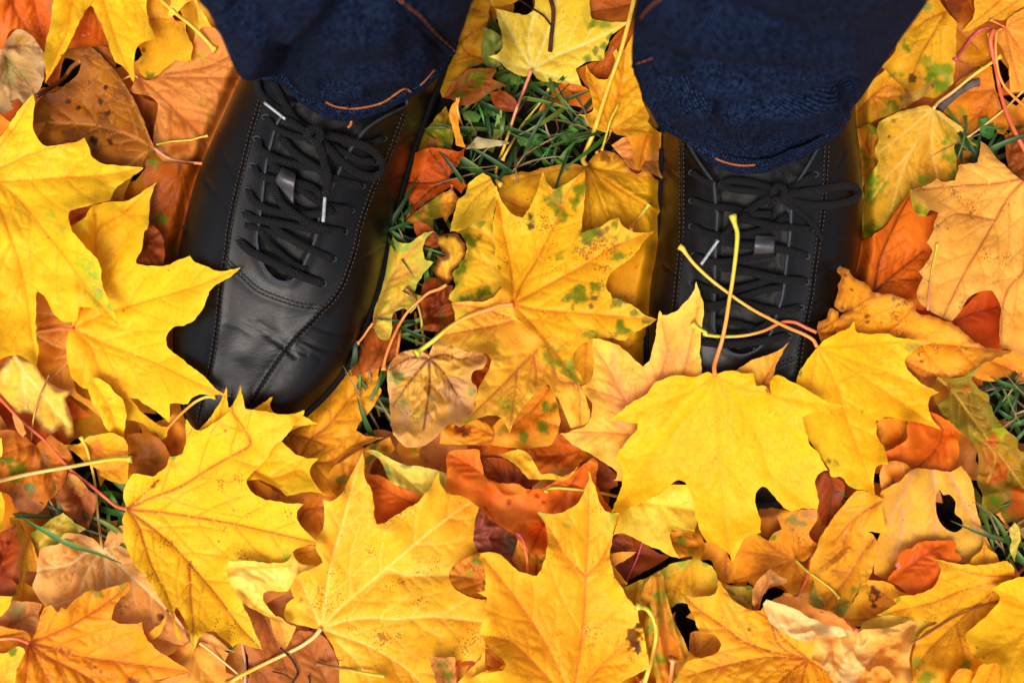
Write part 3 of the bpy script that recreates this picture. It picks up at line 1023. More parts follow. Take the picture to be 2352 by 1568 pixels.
eyA = ['A1 1458,905', 'A1 1400,1062', 'A1 1318,1215', 'A1 1248,1375', 'A1 1205,1515', 'B1 1130,385', 'B1 1068,545', 'A1 690,765', 'A1 632,905', 'A1 605,1080', 'A1 568,1238', 'A1 545,1388', 'B1 508,262']
dentsA = [('B1 560,1000 640,900 700,820', 26, -.0016), ('B1 650,1050 760,1000', 30, -.0012), ('B1 400,1000 480,900', 40, .001),
          ('B1 700,880 800,950 880,1020', 7, -.0006), ('B1 640,800 760,880 860,960', 6, -.0005), ('B1 760,900 840,960 960,1010', 5, -.0004), ('B1 560,790 660,850 760,930 840,990', 4, -.0003), ('B1 740,850 820,890 900,960', 4, -.0003), ('B1 900,930 960,980 1060,1040', 4, -.0003), ('B1 430,800 520,830 600,880', 5, -.0003)]
smA = ['A1 400,1000 450,1100 505,1180', 'A1 290,1180 370,1290 455,1375', 'B1 915,905 1040,965 1190,1000', 'B1 990,815 1100,860 1250,890',
       'B1 1290,420 1380,360 1470,310', 'A1 1540,940 1620,910 1700,870', 'A1 1410,1230 1500,1190 1600,1160', 'B1 310,672 380,690']
bootA = build_boot(person, PORG, ST_A, [seamA_l, seamA_r, seamA_c], gapA, smA, lacesA, agA,
                   'A1 795,1100 885,1135 875,1330 765,1180', eyA, dentsA, (690, 860, 110), 1)
bootA['label'] = "black leather boot whose lace bow hangs open toward the grass"

ST_B = [((1640, -125), (1830, -125), (1735, -130), .07), ((1575, -90), (1890, -90), (1735, -80), .105), ((1548, 20), (1920, 20), (1735, 0), .120),
        ((1525, 200), (1940, 200), (1735, 160), .120), ((1520, 310), (1947, 310), (1735, 300), .111), ((1518, 430), (1964, 430), (1735, 420), .102),
        ((1508, 560), (1968, 560), (1735, 560), .090), ((1492, 650), (1955, 650), (1735, 655), .080), ((1487, 740), (1935, 740), (1735, 750), .070),
        ((1487, 830), (1925, 830), (1735, 835), .062), ((1497, 920), (1912, 920), (1735, 920), .056), ((1518, 1010), (1890, 1010), (1735, 1005), .052),
        ((1558, 1090), (1858, 1090), (1735, 1080), .046), ((1610, 1140), (1820, 1140), (1735, 1130), .036), ((1680, 1170), (1770, 1170), (1735, 1160), .022)]
seamB_l = 'A3 530,900 535,1100 534,1400 B3 797,120 790,300 768,500 745,760 735,900 760,1100 800,1300'
seamB_r = 'A3 1482,950 1470,1200 1445,1480 B3 1700,200 1690,260 1662,450 1640,620 1605,800 1575,960 1545,1160 1500,1350'
seamB_c = 'B3 770,1150 900,1190 1100,1190 1300,1130 1420,1080 1545,1030'
gapB = 'A3 570,930* 650,1060 745,1195* 762,1380 B3 1030,80 1018,300 1012,500 1008,700 1012,860 1070,960 1170,1012 1280,980 1370,880 1410,760 1455,620 1475,450 1505,200 A3 1255,1300 1285,1195* 1360,1080 1430,955* 1300,850* 700,850*'
lacesB = [
    ('B3 1020,790 1130,800 1250,830 1360,860', 13), ('B3 1130,640 1040,700 960,720', 12), ('B3 1040,860 1150,880 1280,850 1390,780', 12),
    ('B3 925,925 1050,940 1200,935 1350,915 1490,885', 18),
    ('B3 925,685 1050,680 1180,640 1330,590 1460,570', 16),
    ('B3 1100,640 1220,680 1350,715 1460,725 1570,700', 17),
    ('B3 870,540 960,580 1100,590 1280,550 1420,500', 16),
    ('B3 1020,435 1160,455 1320,490 1460,520 1605,530', 18),
    ('B3 880,365 980,400 1120,400 1260,375 1400,350', 16),
    ('B3 1040,265 1180,290 1320,300 1460,325 1605,365', 18),
    ('B3 868,175 960,220 1100,235 1260,215 1400,170 1480,100', 16),
    ('A3 900,1430 1020,1450 1150,1480 1280,1490 1375,1500', 16),
    ('A3 605,1310 700,1345 850,1360 1000,1395 1120,1400', 16),
    ('A3 1400,1140 1330,1180 1250,1230 1180,1260', 14),
    ('A3 605,1130 680,1180 760,1205', 14),
    ('A3 1150,1265 1000,1250 860,1235 790,1205 860,1180 1000,1195 1150,1240', 15),
    ('A3 1150,1270 1040,1330 930,1410 840,1500 790,1560', 16),
    ('B3 1050,255 1090,215 1150,150 1230,90', 13),
    ('A3 1180,1300 1280,1370 1380,1450 1440,1540 1460,1565', 13),
    ('A3 1170,1265 1300,1260 1450,1235 1590,1215 1680,1230 1695,1270 1640,1310 1500,1340 1350,1335 1230,1300 1170,1275', 17),
    ('A3 1130,1280 1150,1225 1195,1230 1200,1290 1160,1310 1130,1285', 17)]
agB = [('B3 1035,262 980,340 922,420', 8)]
eyB = ['A3 603,1128', 'A3 603,1312', 'B3 865,172', 'B3 876,362', 'B3 866,540', 'B3 1645,185', 'B3 1608,368', 'B3 1608,535', 'B3 1575,700', 'A3 1405,1140', 'B3 1495,885']
smB = ['A3 405,1330 450,1430 515,1480', 'A3 400,1030 450,1120 520,1180', 'B3 1690,470 1780,430 1870,370', 'B3 1660,690 1740,650 1830,610', 'B3 670,430 720,470 760,500', 'A3 1500,1180 1560,1100 1600,1000']
bootB = build_boot(person, PORG, ST_B, [seamB_l, seamB_r, seamB_c], gapB, smB, lacesB, agB,
                   'B3 1275,235 1400,245 1395,335 1265,345', eyB, [('B3 860,430 880,520', 12, -.001)], (1900, 1170, 60), 2)
bootB['label'] = "black leather boot half buried under bright yellow leaves"


def build_jeans(name, rings, top, folds, hem_threads, seams, seed, label):
    """rings: (z, front contour in photo pixels left to right). The cloth is closed behind and carried up to the hip."""
    NA = 260
    R = []
    for z, s in rings:
        p = path(s, 'F', 4)
        w = P(p[:, 0], p[:, 1], z)
        d = np.concatenate([[0], np.cumsum(np.linalg.norm(np.diff(w, axis=0), axis=1))])
        u = np.linspace(0, d[-1], NA // 2)
        fr = np.stack([np.interp(u, d, w[:, k]) for k in range(3)], 1)
        a, b = fr[-1], fr[0]; c = (a + b) / 2; hw = np.linalg.norm(a - b) / 2
        th = np.linspace(0, math.pi, NA - NA // 2 + 2)[1:-1]
        ax = (a - b) / 2
        back = np.array([-ax[1], ax[0], 0]); back *= (1 if back[1] > 0 else -1) * 1.0
        bk = c + np.cos(th)[:, None] * ax + np.sin(th)[:, None] * back * 1.02
        bk[:, 2] = z
        R.append(np.vstack([fr, bk]))
    last = R[-1]; cen = last.mean(0)
    for z, s, dx, dy in top:
        q = (last - cen) * s + cen + np.array([dx, dy, 0]); q[:, 2] = z
        # round the section as it goes up
        rr = np.hypot(*(q - q.mean(0))[:, :2].T).mean()
        ang = np.arctan2(*(q - q.mean(0))[:, 1::-1].T)
        circ = q.mean(0) + np.stack([rr * np.cos(ang), rr * np.sin(ang), np.zeros(len(ang))], 1)
        R.append(q * .5 + circ * .5)
    R = np.array(R)
    zz = R[:, 0, 2]
    M = 240
    # resample along the leg, denser near the hem
    u = np.concatenate([np.linspace(0, len(rings) - 1, 190), np.linspace(len(rings) - 1, len(R) - 1, M - 189)[1:]])
    i = np.clip(u.astype(int), 0, len(R) - 2); t = (u - i)[:, None, None]
    p1, p2, p0, p3 = R[i], R[i + 1], R[np.maximum(i - 1, 0)], R[np.minimum(i + 2, len(R) - 1)]
    m1, m2 = (p2 - p0) / 2, (p3 - p1) / 2
    Q = (2 * t**3 - 3 * t**2 + 1) * p1 + (t**3 - 2 * t**2 + t) * m1 + (-2 * t**3 + 3 * t**2) * p2 + (t**3 - t**2) * m2
    Qp = np.concatenate([Q[:, -2:], Q, Q[:, :2]], 1); Nn = normals(Qp)[:, 2:-2]
    c0 = Q[5].mean(0)
    if ((Q[5] - c0) * Nn[5]).sum() < 0: Nn = -Nn
    px, py = PX(Q)
    ang = np.linspace(0, math.tau, NA, endpoint=False)[None] + 0 * px
    hz = Q[..., 2]
    disp = (fbm(px, py, 260, seed, 3) - .5) * .004 + (fbm(px, py, 70, seed + 4, 3) - .5) * .0012
    fx, fy = px.ravel(), py.ravel()
    for s, wd, a in folds:
        p = path(s, None, 10); bx = np.ones(len(fx), bool)
        d = seg_dist(fx, fy, segs_of(p))[0].reshape(px.shape)
        front = (np.arange(NA) < NA // 2)[None]
        disp += np.where(front, 2.1 * a * np.exp(-(d / wd) ** 2), 0)
    aj = np.arange(NA); disp *= sstep(0, .07, np.minimum(np.minimum(aj, NA - aj), abs(NA // 2 - aj)) / NA)[None] * .85 + .15
    # hem: doubled cloth with a rib above it
    hh = hz - hz[0:1]
    disp += .0014 * (1 - sstep(.010, .0115, hh)) - .0009 * np.exp(-((hh - .0125) / .0012) ** 2)
    Q = Q + Nn * disp[..., None]
    L = np.cumsum(np.linalg.norm(np.diff(Q[:, NA // 4], axis=0), axis=1)); L = np.concatenate([[0], L])
    Cc = np.linalg.norm(np.diff(Q[20], axis=0), axis=1).sum()
    uv = np.stack([np.broadcast_to(np.linspace(0, Cc * 1000, NA)[None], px.shape), np.broadcast_to(L[:, None] * 1000, px.shape)], -1).reshape(-1, 2)
    F = grid_faces(M, NA, True)
    V = Q.reshape(-1, 3)
    # close the waist end, turn the hem inwards
    inn = Q[0] - Nn[0] * .0016; inn2 = inn.copy(); inn2[:, 2] += .02
    base = len(V); V = np.vstack([V, inn, inn2 - Nn[0] * .001]); uv = np.vstack([uv, uv[:NA], uv[:NA]])
    for j in range(NA):
        k = (j + 1) % NA
        F.append((k, j, base + j, base + k)); F.append((base + k, base + j, base + NA + j, base + NA + k))
    F.append(tuple(range((M - 1) * NA, M * NA)))
    ob = meshobj(name, V, F, M_DENIM, person, PORG, uv=uv); ob['label'] = label
    bt = BVHTree.FromPolygons(V.tolist(), F[:(M - 1) * NA])
    o = Vector(CL.tolist())

    def on(p, lift):
        r = []
        for x, y in p:
            h = bt.ray_cast(o, (Vector(P(x, y, 0.0).tolist()) - o).normalized())
            if h[0] is not None: r.append(np.array(h[0][:]) + (CL - np.array(h[0][:])) / np.linalg.norm(CL - np.array(h[0][:])) * lift)
        return np.array(r)
    mb = MB()
    for s, w in hem_threads:
        q = on(path(s, None, 5), .0018)
        if len(q) > 2:
            v, f, u2 = sweep(q, w / 2 / 4800, 6); mb.add(v, f, u2)
    if mb.n: mb.build('hem_stitching', M_ORANGE, ob, PORG)
    mb = MB()
    for s, w in seams:
        p = path(s, None, 3); d = np.concatenate([[0], np.cumsum(np.linalg.norm(np.diff(p, axis=0), axis=1))])
        for s0 in np.arange(0, d[-1] - 9, 15):
            u_ = np.linspace(s0, s0 + 10, 4); q = on(np.stack([np.interp(u_, d, p[:, 0]), np.interp(u_, d, p[:, 1])], 1), .0002)
            if len(q) == 4: v, f, u2 = sweep(q, w / 2 / 5200, 5); mb.add(v, f, u2)
    if mb.n: mb.build("stitching", M_ORANGE, ob, PORG)
    return ob, bt


jA = [(.118, 'F 592,150 606,176 640,200 690,231 745,262 795,273 868,258 940,224 1000,182 1042,112'),
      (.150, 'F 560,118 600,156 680,196 790,222 900,205 990,160 1048,110'),
      (.190, 'F 523,85 570,126 670,164 800,182 930,158 1010,118 1062,70'),
      (.235, 'F 480,30 540,80 660,118 800,128 950,100 1040,60 1082,15'),
      (.300, 'F 425,-60 500,-5 650,30 830,34 1000,0 1080,-50 1112,-90')]
foldsA = [('A1 830,430 960,300 1120,120 1300,-40', 55, -.006), ('A1 700,300 900,240 1050,60', 60, .005), ('A1 880,470 1100,440 1400,400 1700,330', 26, .0032),
          ('A1 1250,380 1500,350 1750,420', 22, .003), ('A1 1100,520 1400,480 1700,450', 20, -.0022), ('A1 400,150 560,330 720,440', 30, .003),
          ('A1 950,600 1250,560 1500,500', 18, .0018), ('A1 1560,-20 1700,130 1920,350', 7, .0022), ('A1 1500,-20 1650,150 1880,350', 6, -.0012), ('A1 900,520 1100,560 1300,540', 16, .002), ('A1 500,50 700,180 860,420', 22, -.003), ('A1 1050,330 1250,250 1500,230', 30, .003)]
jeansA, _ = build_jeans("jeans_leg", jA, [(.42, 1.12, 0, .03), (.60, 1.35, .01, .07), (.80, 1.6, .03, .10), (.98, 1.75, .05, .12)], foldsA,
                        [('A1 1085,668 1130,690 1200,706 1290,708 1380,693 1460,668 1530,622 1580,588 1612,580 1638,602', 5.5),
                         ('A1 1700,560 1740,520 1790,460', 3.5)],
                        [('A1 1540,-20 1620,45 1700,110 1800,220 1870,285 1935,345', 3.6)], 301, "dark blue jeans leg with an uneven orange hem stitch")
# a loose thread hanging from the hem
p = path('A1 1222,766 1248,785 1246,815 1228,834', None, 4)
v, f, uv = sweep(P(p[:, 0], p[:, 1], np.linspace(.119, .116, len(p))), .0007, 6)
meshobj("loose_thread", v, f, M_ORANGE, jeansA, PORG, uv=uv)

jB = [(.122, 'A3 392,812 480,868 560,912 640,980 720,1048 820,1096 950,1116 1080,1106 1190,1058 1330,1020 1450,955 1560,850'),
      (.150, 'F 1470,195 1520,262 1600,312 1710,342 1820,328 1920,285 1985,215'),
      (.180, 'F 1452,150 1495,212 1590,262 1715,288 1850,268 1950,215 2025,155'),
      (.220, 'F 1452,95 1505,150 1610,200 1735,220 1880,196 1990,140 2068,92'),
      (.280, 'F 1466,0 1530,62 1650,115 1780,128 1930,100 2050,40 2140,-10'),
      (.360, 'F 1476,-150 1560,-80 1700,-36 1850,-30 2020,-66 2150,-130 2230,-190')]
foldsB = [('A3 280,220 400,420 560,560 720,650', 26, -.006), ('A3 300,130 480,380 720,510 1000,540 1350,505 1620,470', 34, .006),
          ('A3 700,600 1000,595 1400,560 1640,520', 16, -.005), ('A3 600,420 900,470 1300,470 1600,435', 30, -.005),
          ('A3 350,50 600,200 1000,290 1400,305 1600,310', 36, .004), ('A3 720,80 1000,180 1300,250', 30, -.004),
          ('A3 800,650 1100,640 1500,600', 24, .0042), ('A3 190,440 280,420 370,390', 5, .0022), ('A3 230,500 330,640 480,760', 14, .002), ('A3 1500,640 1650,700 1700,780', 14, -.002), ('A3 1000,860 1250,950 1500,900', 26, -.0016), ('A3 1100,740 1350,700 1500,830', 24, .002),
          ('A3 560,700 800,720 1000,850', 30, .0022)]
jeansB, _ = build_jeans("jeans_leg", jB, [(.50, 1.1, 0, .04), (.66, 1.25, -.01, .07), (.82, 1.4, -.03, .10), (.98, 1.5, -.05, .12)], foldsB,
                        [('A3 752,1034 810,1058 880,1076 950,1082 1015,1078', 4.5)],
                        [('A3 200,430 270,408 350,378', 3.6), ('A3 262,120 330,45 400,-10', 3.6)], 401, "dark blue jeans leg with deep crescent folds")
for cx, cy, z0 in ((.5 * (592 + 1042), 60, 0), (1735, 130, 0)):
    c = P(cx * K, cy * K, .1)
    pz = np.array([[c[0], c[1] + .03, .05], [c[0], c[1] + .03, .12], [c[0], c[1] + .035, .2], [c[0], c[1] + .05, .32]])
    v, f, uv = sweep(catm(pz, 12), np.linspace(.036, .044, 12), 20, up=(0, 1, 0)); meshobj("sock", v, f, M_SOCK, person, PORG, uv=uv)

# unseen torso added above the frame to keep the sky off the boots
th = np.linspace(0, math.tau, 41)[:-1]
rows = [(.80, .25, .15, .42), (.88, .29, .18, .41), (1.0, .29, .18, .38), (1.12, .28, .18, .33), (1.26, .31, .19, .26), (1.38, .33, .18, .19), (1.47, .28, .15, .14), (1.52, .12, .10, .11), (1.56, .08, .09, .09), (1.60, .09, .11, .06), (1.68, .10, .12, .05), (1.76, .07, .09, .06)]
V = np.concatenate([np.stack([.02 + a * np.cos(th), y0 + b * np.sin(th), z + .006 * np.sin(3 * th)], 1) for z, a, b, y0 in rows])
F = grid_faces(len(rows), 40, True); F.append(tuple(range(40))[::-1]); F.append(tuple(range(len(V) - 40, len(V))))
meshobj("torso_sky_blocker", V, F, simple_mat("dark_blocker", (.03, .022, .018), .9, .1, (300, .5, .001), .3), person, PORG)

inside_boot = np.where(np.isnan(SHOE), 0., 1.)
NEAR = box(inside_boot, 4)

# ------------------------------------------------------------------ ground
DARKHOLES = [inside(GPX, GPY, parse(s)[0]) for s in (
    'A2 800,480 1500,480 1500,860 1700,900 1600,1000 1200,1100 900,1180 700,1200 600,1000',
    'C3 1860,430 2100,480 2100,780 1930,780', 'B4 1750,1190 2100,1160 2100,1568 2050,1568', 'C0 1440,1320 1620,1320 1640,1530 1470,1530',
    'C0 130,440 380,400 620,570 640,240 820,240 800,560 520,600 300,480', 'A4 1640,900 1800,780 2050,820 2000,1150 1700,1080',
    'B2 120,1000 200,1000 190,1480 60,1568 0,1568 140,1300', 'A0 300,420 530,400 400,640 280,640',
    'B2 220,560 560,500 480,960 240,960', 'C2 640,60 740,60 900,250 780,300', 'C2 850,600 1250,700 1000,900',
    'B2 -20,0 540,0 560,210 420,420 240,300', 'C3 1490,300 1720,300 1700,600 1500,580')]
HOLE = np.any(DARKHOLES, axis=0)
gs = np.linspace(0, 1, 170)
A_, B_ = np.meshgrid(gs * 3.4 - 1.7, gs * 3.4 - 1.5)
zz = (fbm(A_ * 1000, B_ * 1000, 60, 3, 4) - .5) * .010 - .004
inner = (abs(A_) < .9) & (abs(B_) < .8)
gr = meshobj("ground", np.stack([A_, B_, zz], -1).reshape(-1, 3), grid_faces(170, 170), M_SOIL)
tag(gr, kind="structure")
fr = 60.0
far = meshobj("field", np.array([[-fr, -fr, -.02], [fr, -fr, -.02], [fr, fr, -.02], [-fr, fr, -.02]]), [(0, 1, 2, 3)],
              simple_mat("distant_ground", (.22, .12, .025), .9, .1, (30, .8, .02), .6, 12), sm=False)
tag(far, kind="structure")

# ------------------------------------------------------------------ grass and small weeds in the gaps
rg = random.Random(5)
gb = MB()


def blade(x, y, ang, ln, w, z0, col, arc):
    n = 9; t = np.linspace(0, 1, n)
    x1, y1 = x + math.cos(ang) * ln * t + math.sin(ang) * arc * t ** 2, y + math.sin(ang) * ln * t - math.cos(ang) * arc * t ** 2
    z = z0 + .022 * np.sin(t * math.pi * rg.uniform(.55, .95)) * min(1, ln / 120)
    c = P(x1, y1, z); tn = np.gradient(c, axis=0); tn /= np.linalg.norm(tn, axis=1)[:, None]
    s = np.cross(tn, [0, 0, 1]); s /= np.linalg.norm(s, axis=1)[:, None] + 1e-9
    ww = (w / 2 / 4200 * (1 - t ** 2.5))[:, None] + .00008
    v = np.stack([c - s * ww, c - [0, 0, 1] * ww * .5, c + s * ww], 1).reshape(-1, 3)
    gb.add(v, grid_faces(n, 3), col=col)


gpolys = [(parse(s)[0], n) for s, n in (
    ('A2 740,480 1480,480 1500,830 1620,870 1640,1000 1480,1080 1200,1100 900,1160 720,1180 620,1130 640,640', 70),
    ('B4 1760,1190 2120,1160 2120,1600 2060,1600 1880,1300', 29), ('C3 1800,420 2100,460 2100,800 1930,780', 14), ('A4 1640,930 1800,800 2030,830 1990,1100 1700,1060', 14),
    ('C0 120,440 400,400 620,600 640,240 820,250 790,560 600,620', 26), ('B2 -20,980 200,1000 190,1480 0,1560', 22), ('B2 150,200 540,120 520,420 480,700 360,950 240,960 380,560', 26),
    ('A2 800,120 950,120 950,480 820,480', 9), ('C0 1470,1330 1620,1330 1640,1520 1480,1520', 1), ('A2 220,1400 620,1450 560,1600 220,1600', 9), ('C3 720,180 1000,300 850,540', 2))]
for poly, n in gpolys:
    x0, y0 = poly.min(0); x1, y1 = poly.max(0); k = 0
    while k < n:
        x, y = rg.uniform(x0, x1), rg.uniform(y0, y1)
        if not inside(np.array([x]), np.array([y]), poly)[0]: continue
        k += 1
        dry = rg.random() < .22
        col = lin((150, 120, 80)) if dry else lin((rg.choice(((48, 84, 24), (62, 104, 28), (40, 70, 26), (96, 116, 36)))))
        ln = rg.uniform(70, 260); a = rg.uniform(0, math.tau)
        blade(x - math.cos(a) * ln / 2, y - math.sin(a) * ln / 2, a, ln, rg.uniform(7, 17) if not dry else rg.uniform(3, 6), rg.uniform(.002, .014), col * rg.uniform(.4, .9), rg.uniform(-90, 90))
for s, w in (('A2 740,620 1000,880 1300,940 1440,950', 3), ('A2 750,630 800,760 820,860', 7), ('A2 1080,800 1200,860 1300,935', 6), ('A2 1100,1100 1180,1040 1260,930 1300,850', 4),
             ('A2 1020,540 980,640 930,760', 3), ('A2 960,820 1050,930 1090,970', 3), ('A2 620,1120 720,1070 760,980 770,900', 3), ('A2 1200,1090 1220,1010 1290,900', 3), ('A2 1020,1110 1030,1060 1010,990', 5)):
    p = path(s, None, 12); n = len(p); t = np.linspace(0, 1, n)
    c = P(p[:, 0], p[:, 1], .016 + .012 * np.sin(t * math.pi)); tn = np.gradient(c, axis=0); tn /= np.linalg.norm(tn, axis=1)[:, None]
    sd_ = np.cross(tn, [0, 0, 1]); ww = (w / 2 / 4200 * (np.sin(t * math.pi * .85 + .3)))[:, None].clip(.0001)
    gb.add(np.stack([c - sd_ * ww, c - [0, 0, .0008], c + sd_ * ww], 1).reshape(-1, 3), grid_faces(n, 3), col=lin((54, 108, 46)))
tag(gb.build("grass", M_GRASS), "short green grass in the gap between the boots", kind="stuff")
# small round leaved weeds
wb = MB()
for s in ('A2 715,745', 'A2 1360,870', 'A2 1410,840', 'A2 1440,880', 'A2 1330,900', 'A2 1380,890', 'A2 1100,930', 'A2 1130,960', 'A2 1160,920', 'A2 1440,820', 'A2 850,740', 'A2 660,860', 'A2 880,230',
          'A2 700,870', 'A2 860,180', 'A2 900,290', 'A2 850,400', 'A2 960,500', 'A2 1010,520', 'A2 1060,520', 'B4 1900,1230', 'B4 1990,1300', 'B4 2040,1210', 'C3 1840,470', 'C3 1870,560', 'A4 1860,860', 'A4 1740,950', 'A4 1860,820'):
    c = parse(s)[0][0]
    for k in range(rg.choice((1, 2))):
        a = rg.uniform(0, math.tau); R = rg.uniform(13, 24); cx, cy = c[0] + rg.uniform(-8, 8), c[1] + rg.uniform(-8, 8)
        th = np.linspace(0, math.tau, 15)[:-1]; rr = R * (1 + .16 * np.cos(2 * th)) * (1 - .12 * np.cos(th * 7) * .6)
        x, y = cx + rr * np.cos(th + a), cy + rr * .8 * np.sin(th + a)
        z = .018 + rg.uniform(0, .008) + .003 * np.cos(2 * th)
        v = np.vstack([P(x, y, z), P(cx, cy, z.mean() - .002)[None]])
        wb.add(v, [(i, (i + 1) % 14, 14) for i in range(14)], col=lin((66 + rg.uniform(-10, 24), 112, 40)) * .8)
tag(wb.build("weeds", M_GRASS), "small round leaved weeds among the grass", kind="stuff")

# ------------------------------------------------------------------ deep litter that nobody could count
TPL = [(0, 0), (-.06, -.10), (-.20, -.16), (-.38, -.14), (-.30, -.05), (-.36, .02), (-.52, .10), (-.62, .14), (-.46, .22), (-.44, .30), (-.52, .42), (-.60, .58), (-.44, .52), (-.32, .50), (-.22, .44),
       (-.16, .52), (-.20, .66), (-.26, .74), (-.14, .78), (-.06, .92), (0, 1.08), (.06, .92), (.14, .78), (.26, .74), (.20, .66), (.16, .52), (.22, .44), (.32, .50), (.44, .52), (.60, .58), (.52, .42), (.44, .30),
       (.46, .22), (.62, .14), (.52, .10), (.36, .02), (.30, -.05), (.38, -.14), (.20, -.16), (.06, -.10)]
TCOR = [i in (0, 3, 7, 11, 13, 17, 20, 23, 27, 29, 33, 37) for i in range(40)]
TV_ = [(-.38, -.14), (-.6, .14), (-.58, .56), (0, 1.05), (.58, .56), (.6, .14), (.38, -.14)]


def random_leaf(label, cx, cy, size, ang, c, stuff=None, **kw):
    ca, sa = math.cos(ang), math.sin(ang)
    def T(x, y): y = y - .4; return (cx + size * (x * ca - y * sa), cy + size * (x * sa + y * ca))
    pts = np.array([T(*q) for q in TPL])
    ox, oy = T(0, 0)
    f = lambda q: "%.0f,%.0f" % (q[0] / K, q[1] / K)
    vs = '|'.join(f(((ox + T(*q)[0]) / 2 + size * .02, (oy + T(*q)[1]) / 2)) + ' ' + f(T(*q)) for q in TV_)
    return leaf(label, (pts, TCOR), o='F ' + f((ox, oy)), v=vs, c=c, stuff=stuff, **kw)


litter = []
rl = random.Random(11)
spots = [(x + rl.uniform(-70, 70), y + rl.uniform(-70, 70)) for y in range(-250, 1990, 210) for x in range(-250, 2850, 230)]
rl.shuffle(spots)
spots += [(x + rl.uniform(-80, 80), y + rl.uniform(-80, 80)) for y in range(-1000, 2800, 185) for x in range(-1100, 3750, 200) if not (-250 < x < 2810 and -250 < y < 1960)]
for x, y in spots:  # each a full maple leaf
    hx, hy = int((x - GX0) / G), int((y - GY0) / G)
    sz = rl.uniform(300, 430)
    if 0 <= hx < GW and 0 <= hy < GH:
        r_ = int(sz * .45 / G)
        if HOLE[max(0, hy - r_):hy + r_, max(0, hx - r_):hx + r_].mean() > .04: continue
    random_leaf("", x, y, sz, rl.uniform(0, math.tau), rl.choice('OHATRAOTB' if -250 < x < 2810 and -250 < y < 1960 else 'YAOTYHAO'), stuff=litter, sp=13 if 0 < x < 2560 and 0 < y < 1707 else 20, wave=.8, base=.004, tw=.01)
vv = np.concatenate([l[0] for l in litter]); ff = []; n = 0
for l in litter:
    ff += [tuple(i + n for i in q) for q in l[1]]; n += len(l[0])
tag(meshobj("leaf_litter", vv, ff, M_LEAF, None, None, np.concatenate([l[2] for l in litter]), extra={"spk": np.concatenate([l[3] for l in litter])}),
    "brown and orange leaf litter under the top leaves", kind="stuff")

# ================================================================== fallen leaves, from the bottom of the pile to the top
# ---- upper left
leaf("orange red leaf at the far corner under the two pointed yellow lobes", 'A0 -80,-80* 640,-60 700,60 640,120 690,230 735,305 590,312 440,330 300,345 262,290 230,230 170,202 110,192 55,225 40,320 10,390 -60,450*',
     c='R', v='!A0 60,-60 110,90 240,280|!A0 210,-60 240,100 270,240|!A0 560,-40 640,150 720,290', mix=((190, 110, 60), .5), b=[('A0 545,235', 14, (225, 190, 170)), ('A0 575,222', 8, (225, 190, 170))], wave=1.3)
leaf("curled dead leaf in pale grey beige with green blotches", 'A0 -60,300 20,330 45,260 110,195 180,215 240,280 280,340 294,430 285,530 262,590 235,620 225,680 195,702 160,692 140,662 104,652 74,678 90,708 60,722 30,735 -60,745*',
     c=((206, 168, 122), (178, 140, 96), (196, 160, 120), (120, 78, 44), .6, 1.2), v='!A0 30,370 130,480 240,620|!A0 240,620 150,560 40,540|!A0 60,310 170,300 270,320|!A0 30,370 60,480 70,640', g=[('A0 90,420', 60, (150, 150, 90)), ('A0 40,520', 50, (140, 145, 110)), ('A0 120,270', 40, (190, 150, 60))], b=[('A0 105,680', 30, (40, 18, 10))], wave=2.2, curl=.01, o='A0 20,330')
leaf("dull orange leaf between the brown spotted leaf and the left edge", 'A0 -60,690 10,760 80,800 215,815 302,784* 290,830 250,900 240,970 100,960 -60,980*', c='O', v='!A0 -40,900 100,860 290,790')
leaf("brown orange leaf strip behind the spotted brown leaf", 'A0 600,306* 720,305 760,400 765,480 850,600 880,560 940,640 1035,680 1028,760 1022,830 1010,970* 880,700 740,470', c=((196, 118, 44), (170, 90, 30), (150, 80, 34), (110, 56, 24), .6, 1.5), wave=1.6, v='!A0 1005,960 980,800 990,700|!A0 850,600 780,450 730,330')
leaf("broad tan orange leaf beside the dark boot with a mottled surface", 'A0 880,480 960,525 1050,480 1130,400 1250,300 1280,190 1400,180 1560,360 1720,440 1720,720 1540,1000 1420,1180 1150,1100 1000,980 1005,860 1030,680 960,625 870,612 850,590 885,530',
     o='A0 905,510', v='A0 1200,508 1700,520|A0 1060,640 1190,770 1300,880 1400,1060|A0 1000,700 1030,860|A0 1350,440 1560,340', c='T', mix=((180, 96, 30), .52), g=[('A0 1350,690', 40, (170, 140, 40)), ('A0 1520,720', 30), ('A0 1310,360', 36, (190, 160, 40))], wave=1.5, curl=.008,
     st='A0 905,510 870,490 790,530', sc='PT', sw=6)
leaf("brown leaf thickly dotted with dark spots", 'A0 590,306* 440,320 396,372 460,395 532,415 505,490 440,540 370,602 290,615 222,700 212,800 300,800 250,900 320,952 450,945 550,905* 600,1020 720,1078 840,1092 935,1098* 962,1060 1000,1000 1005,965 960,850 870,640 730,440 660,360',
     o='A0 1003,965', v='A0 940,820 860,640 740,450 595,310|A0 850,885 620,822 320,802|A0 880,1050 760,1200', c=((176, 112, 26), (150, 82, 16), (140, 86, 30), (200, 140, 70), .75, 6.0), wave=1.5, fold=[('A0 1003,965 860,640 595,310', 10, .003)],
     b=[('A0 455,662', 25, (56, 26, 10)), ('A0 510,700', 22, (56, 26, 10)), ('A0 660,665', 18, (56, 26, 10)), ('A0 620,915', 27, (56, 26, 10)), ('A0 710,920', 24, (56, 26, 10)), ('A0 700,745', 24, (56, 26, 10)), ('A0 690,570', 15, (56, 26, 10)), ('A0 585,540', 13, (56, 26, 10))],
     st='A0 1003,965 1100,1032 1200,1058 1360,1072', sc='OK', sw=8)
stalk('A0 1020,945 1120,925 1250,915 1300,900 1358,888', 'A0', 'YG', 5, label="thin yellow stalk lying on the tan leaf beside the boot")
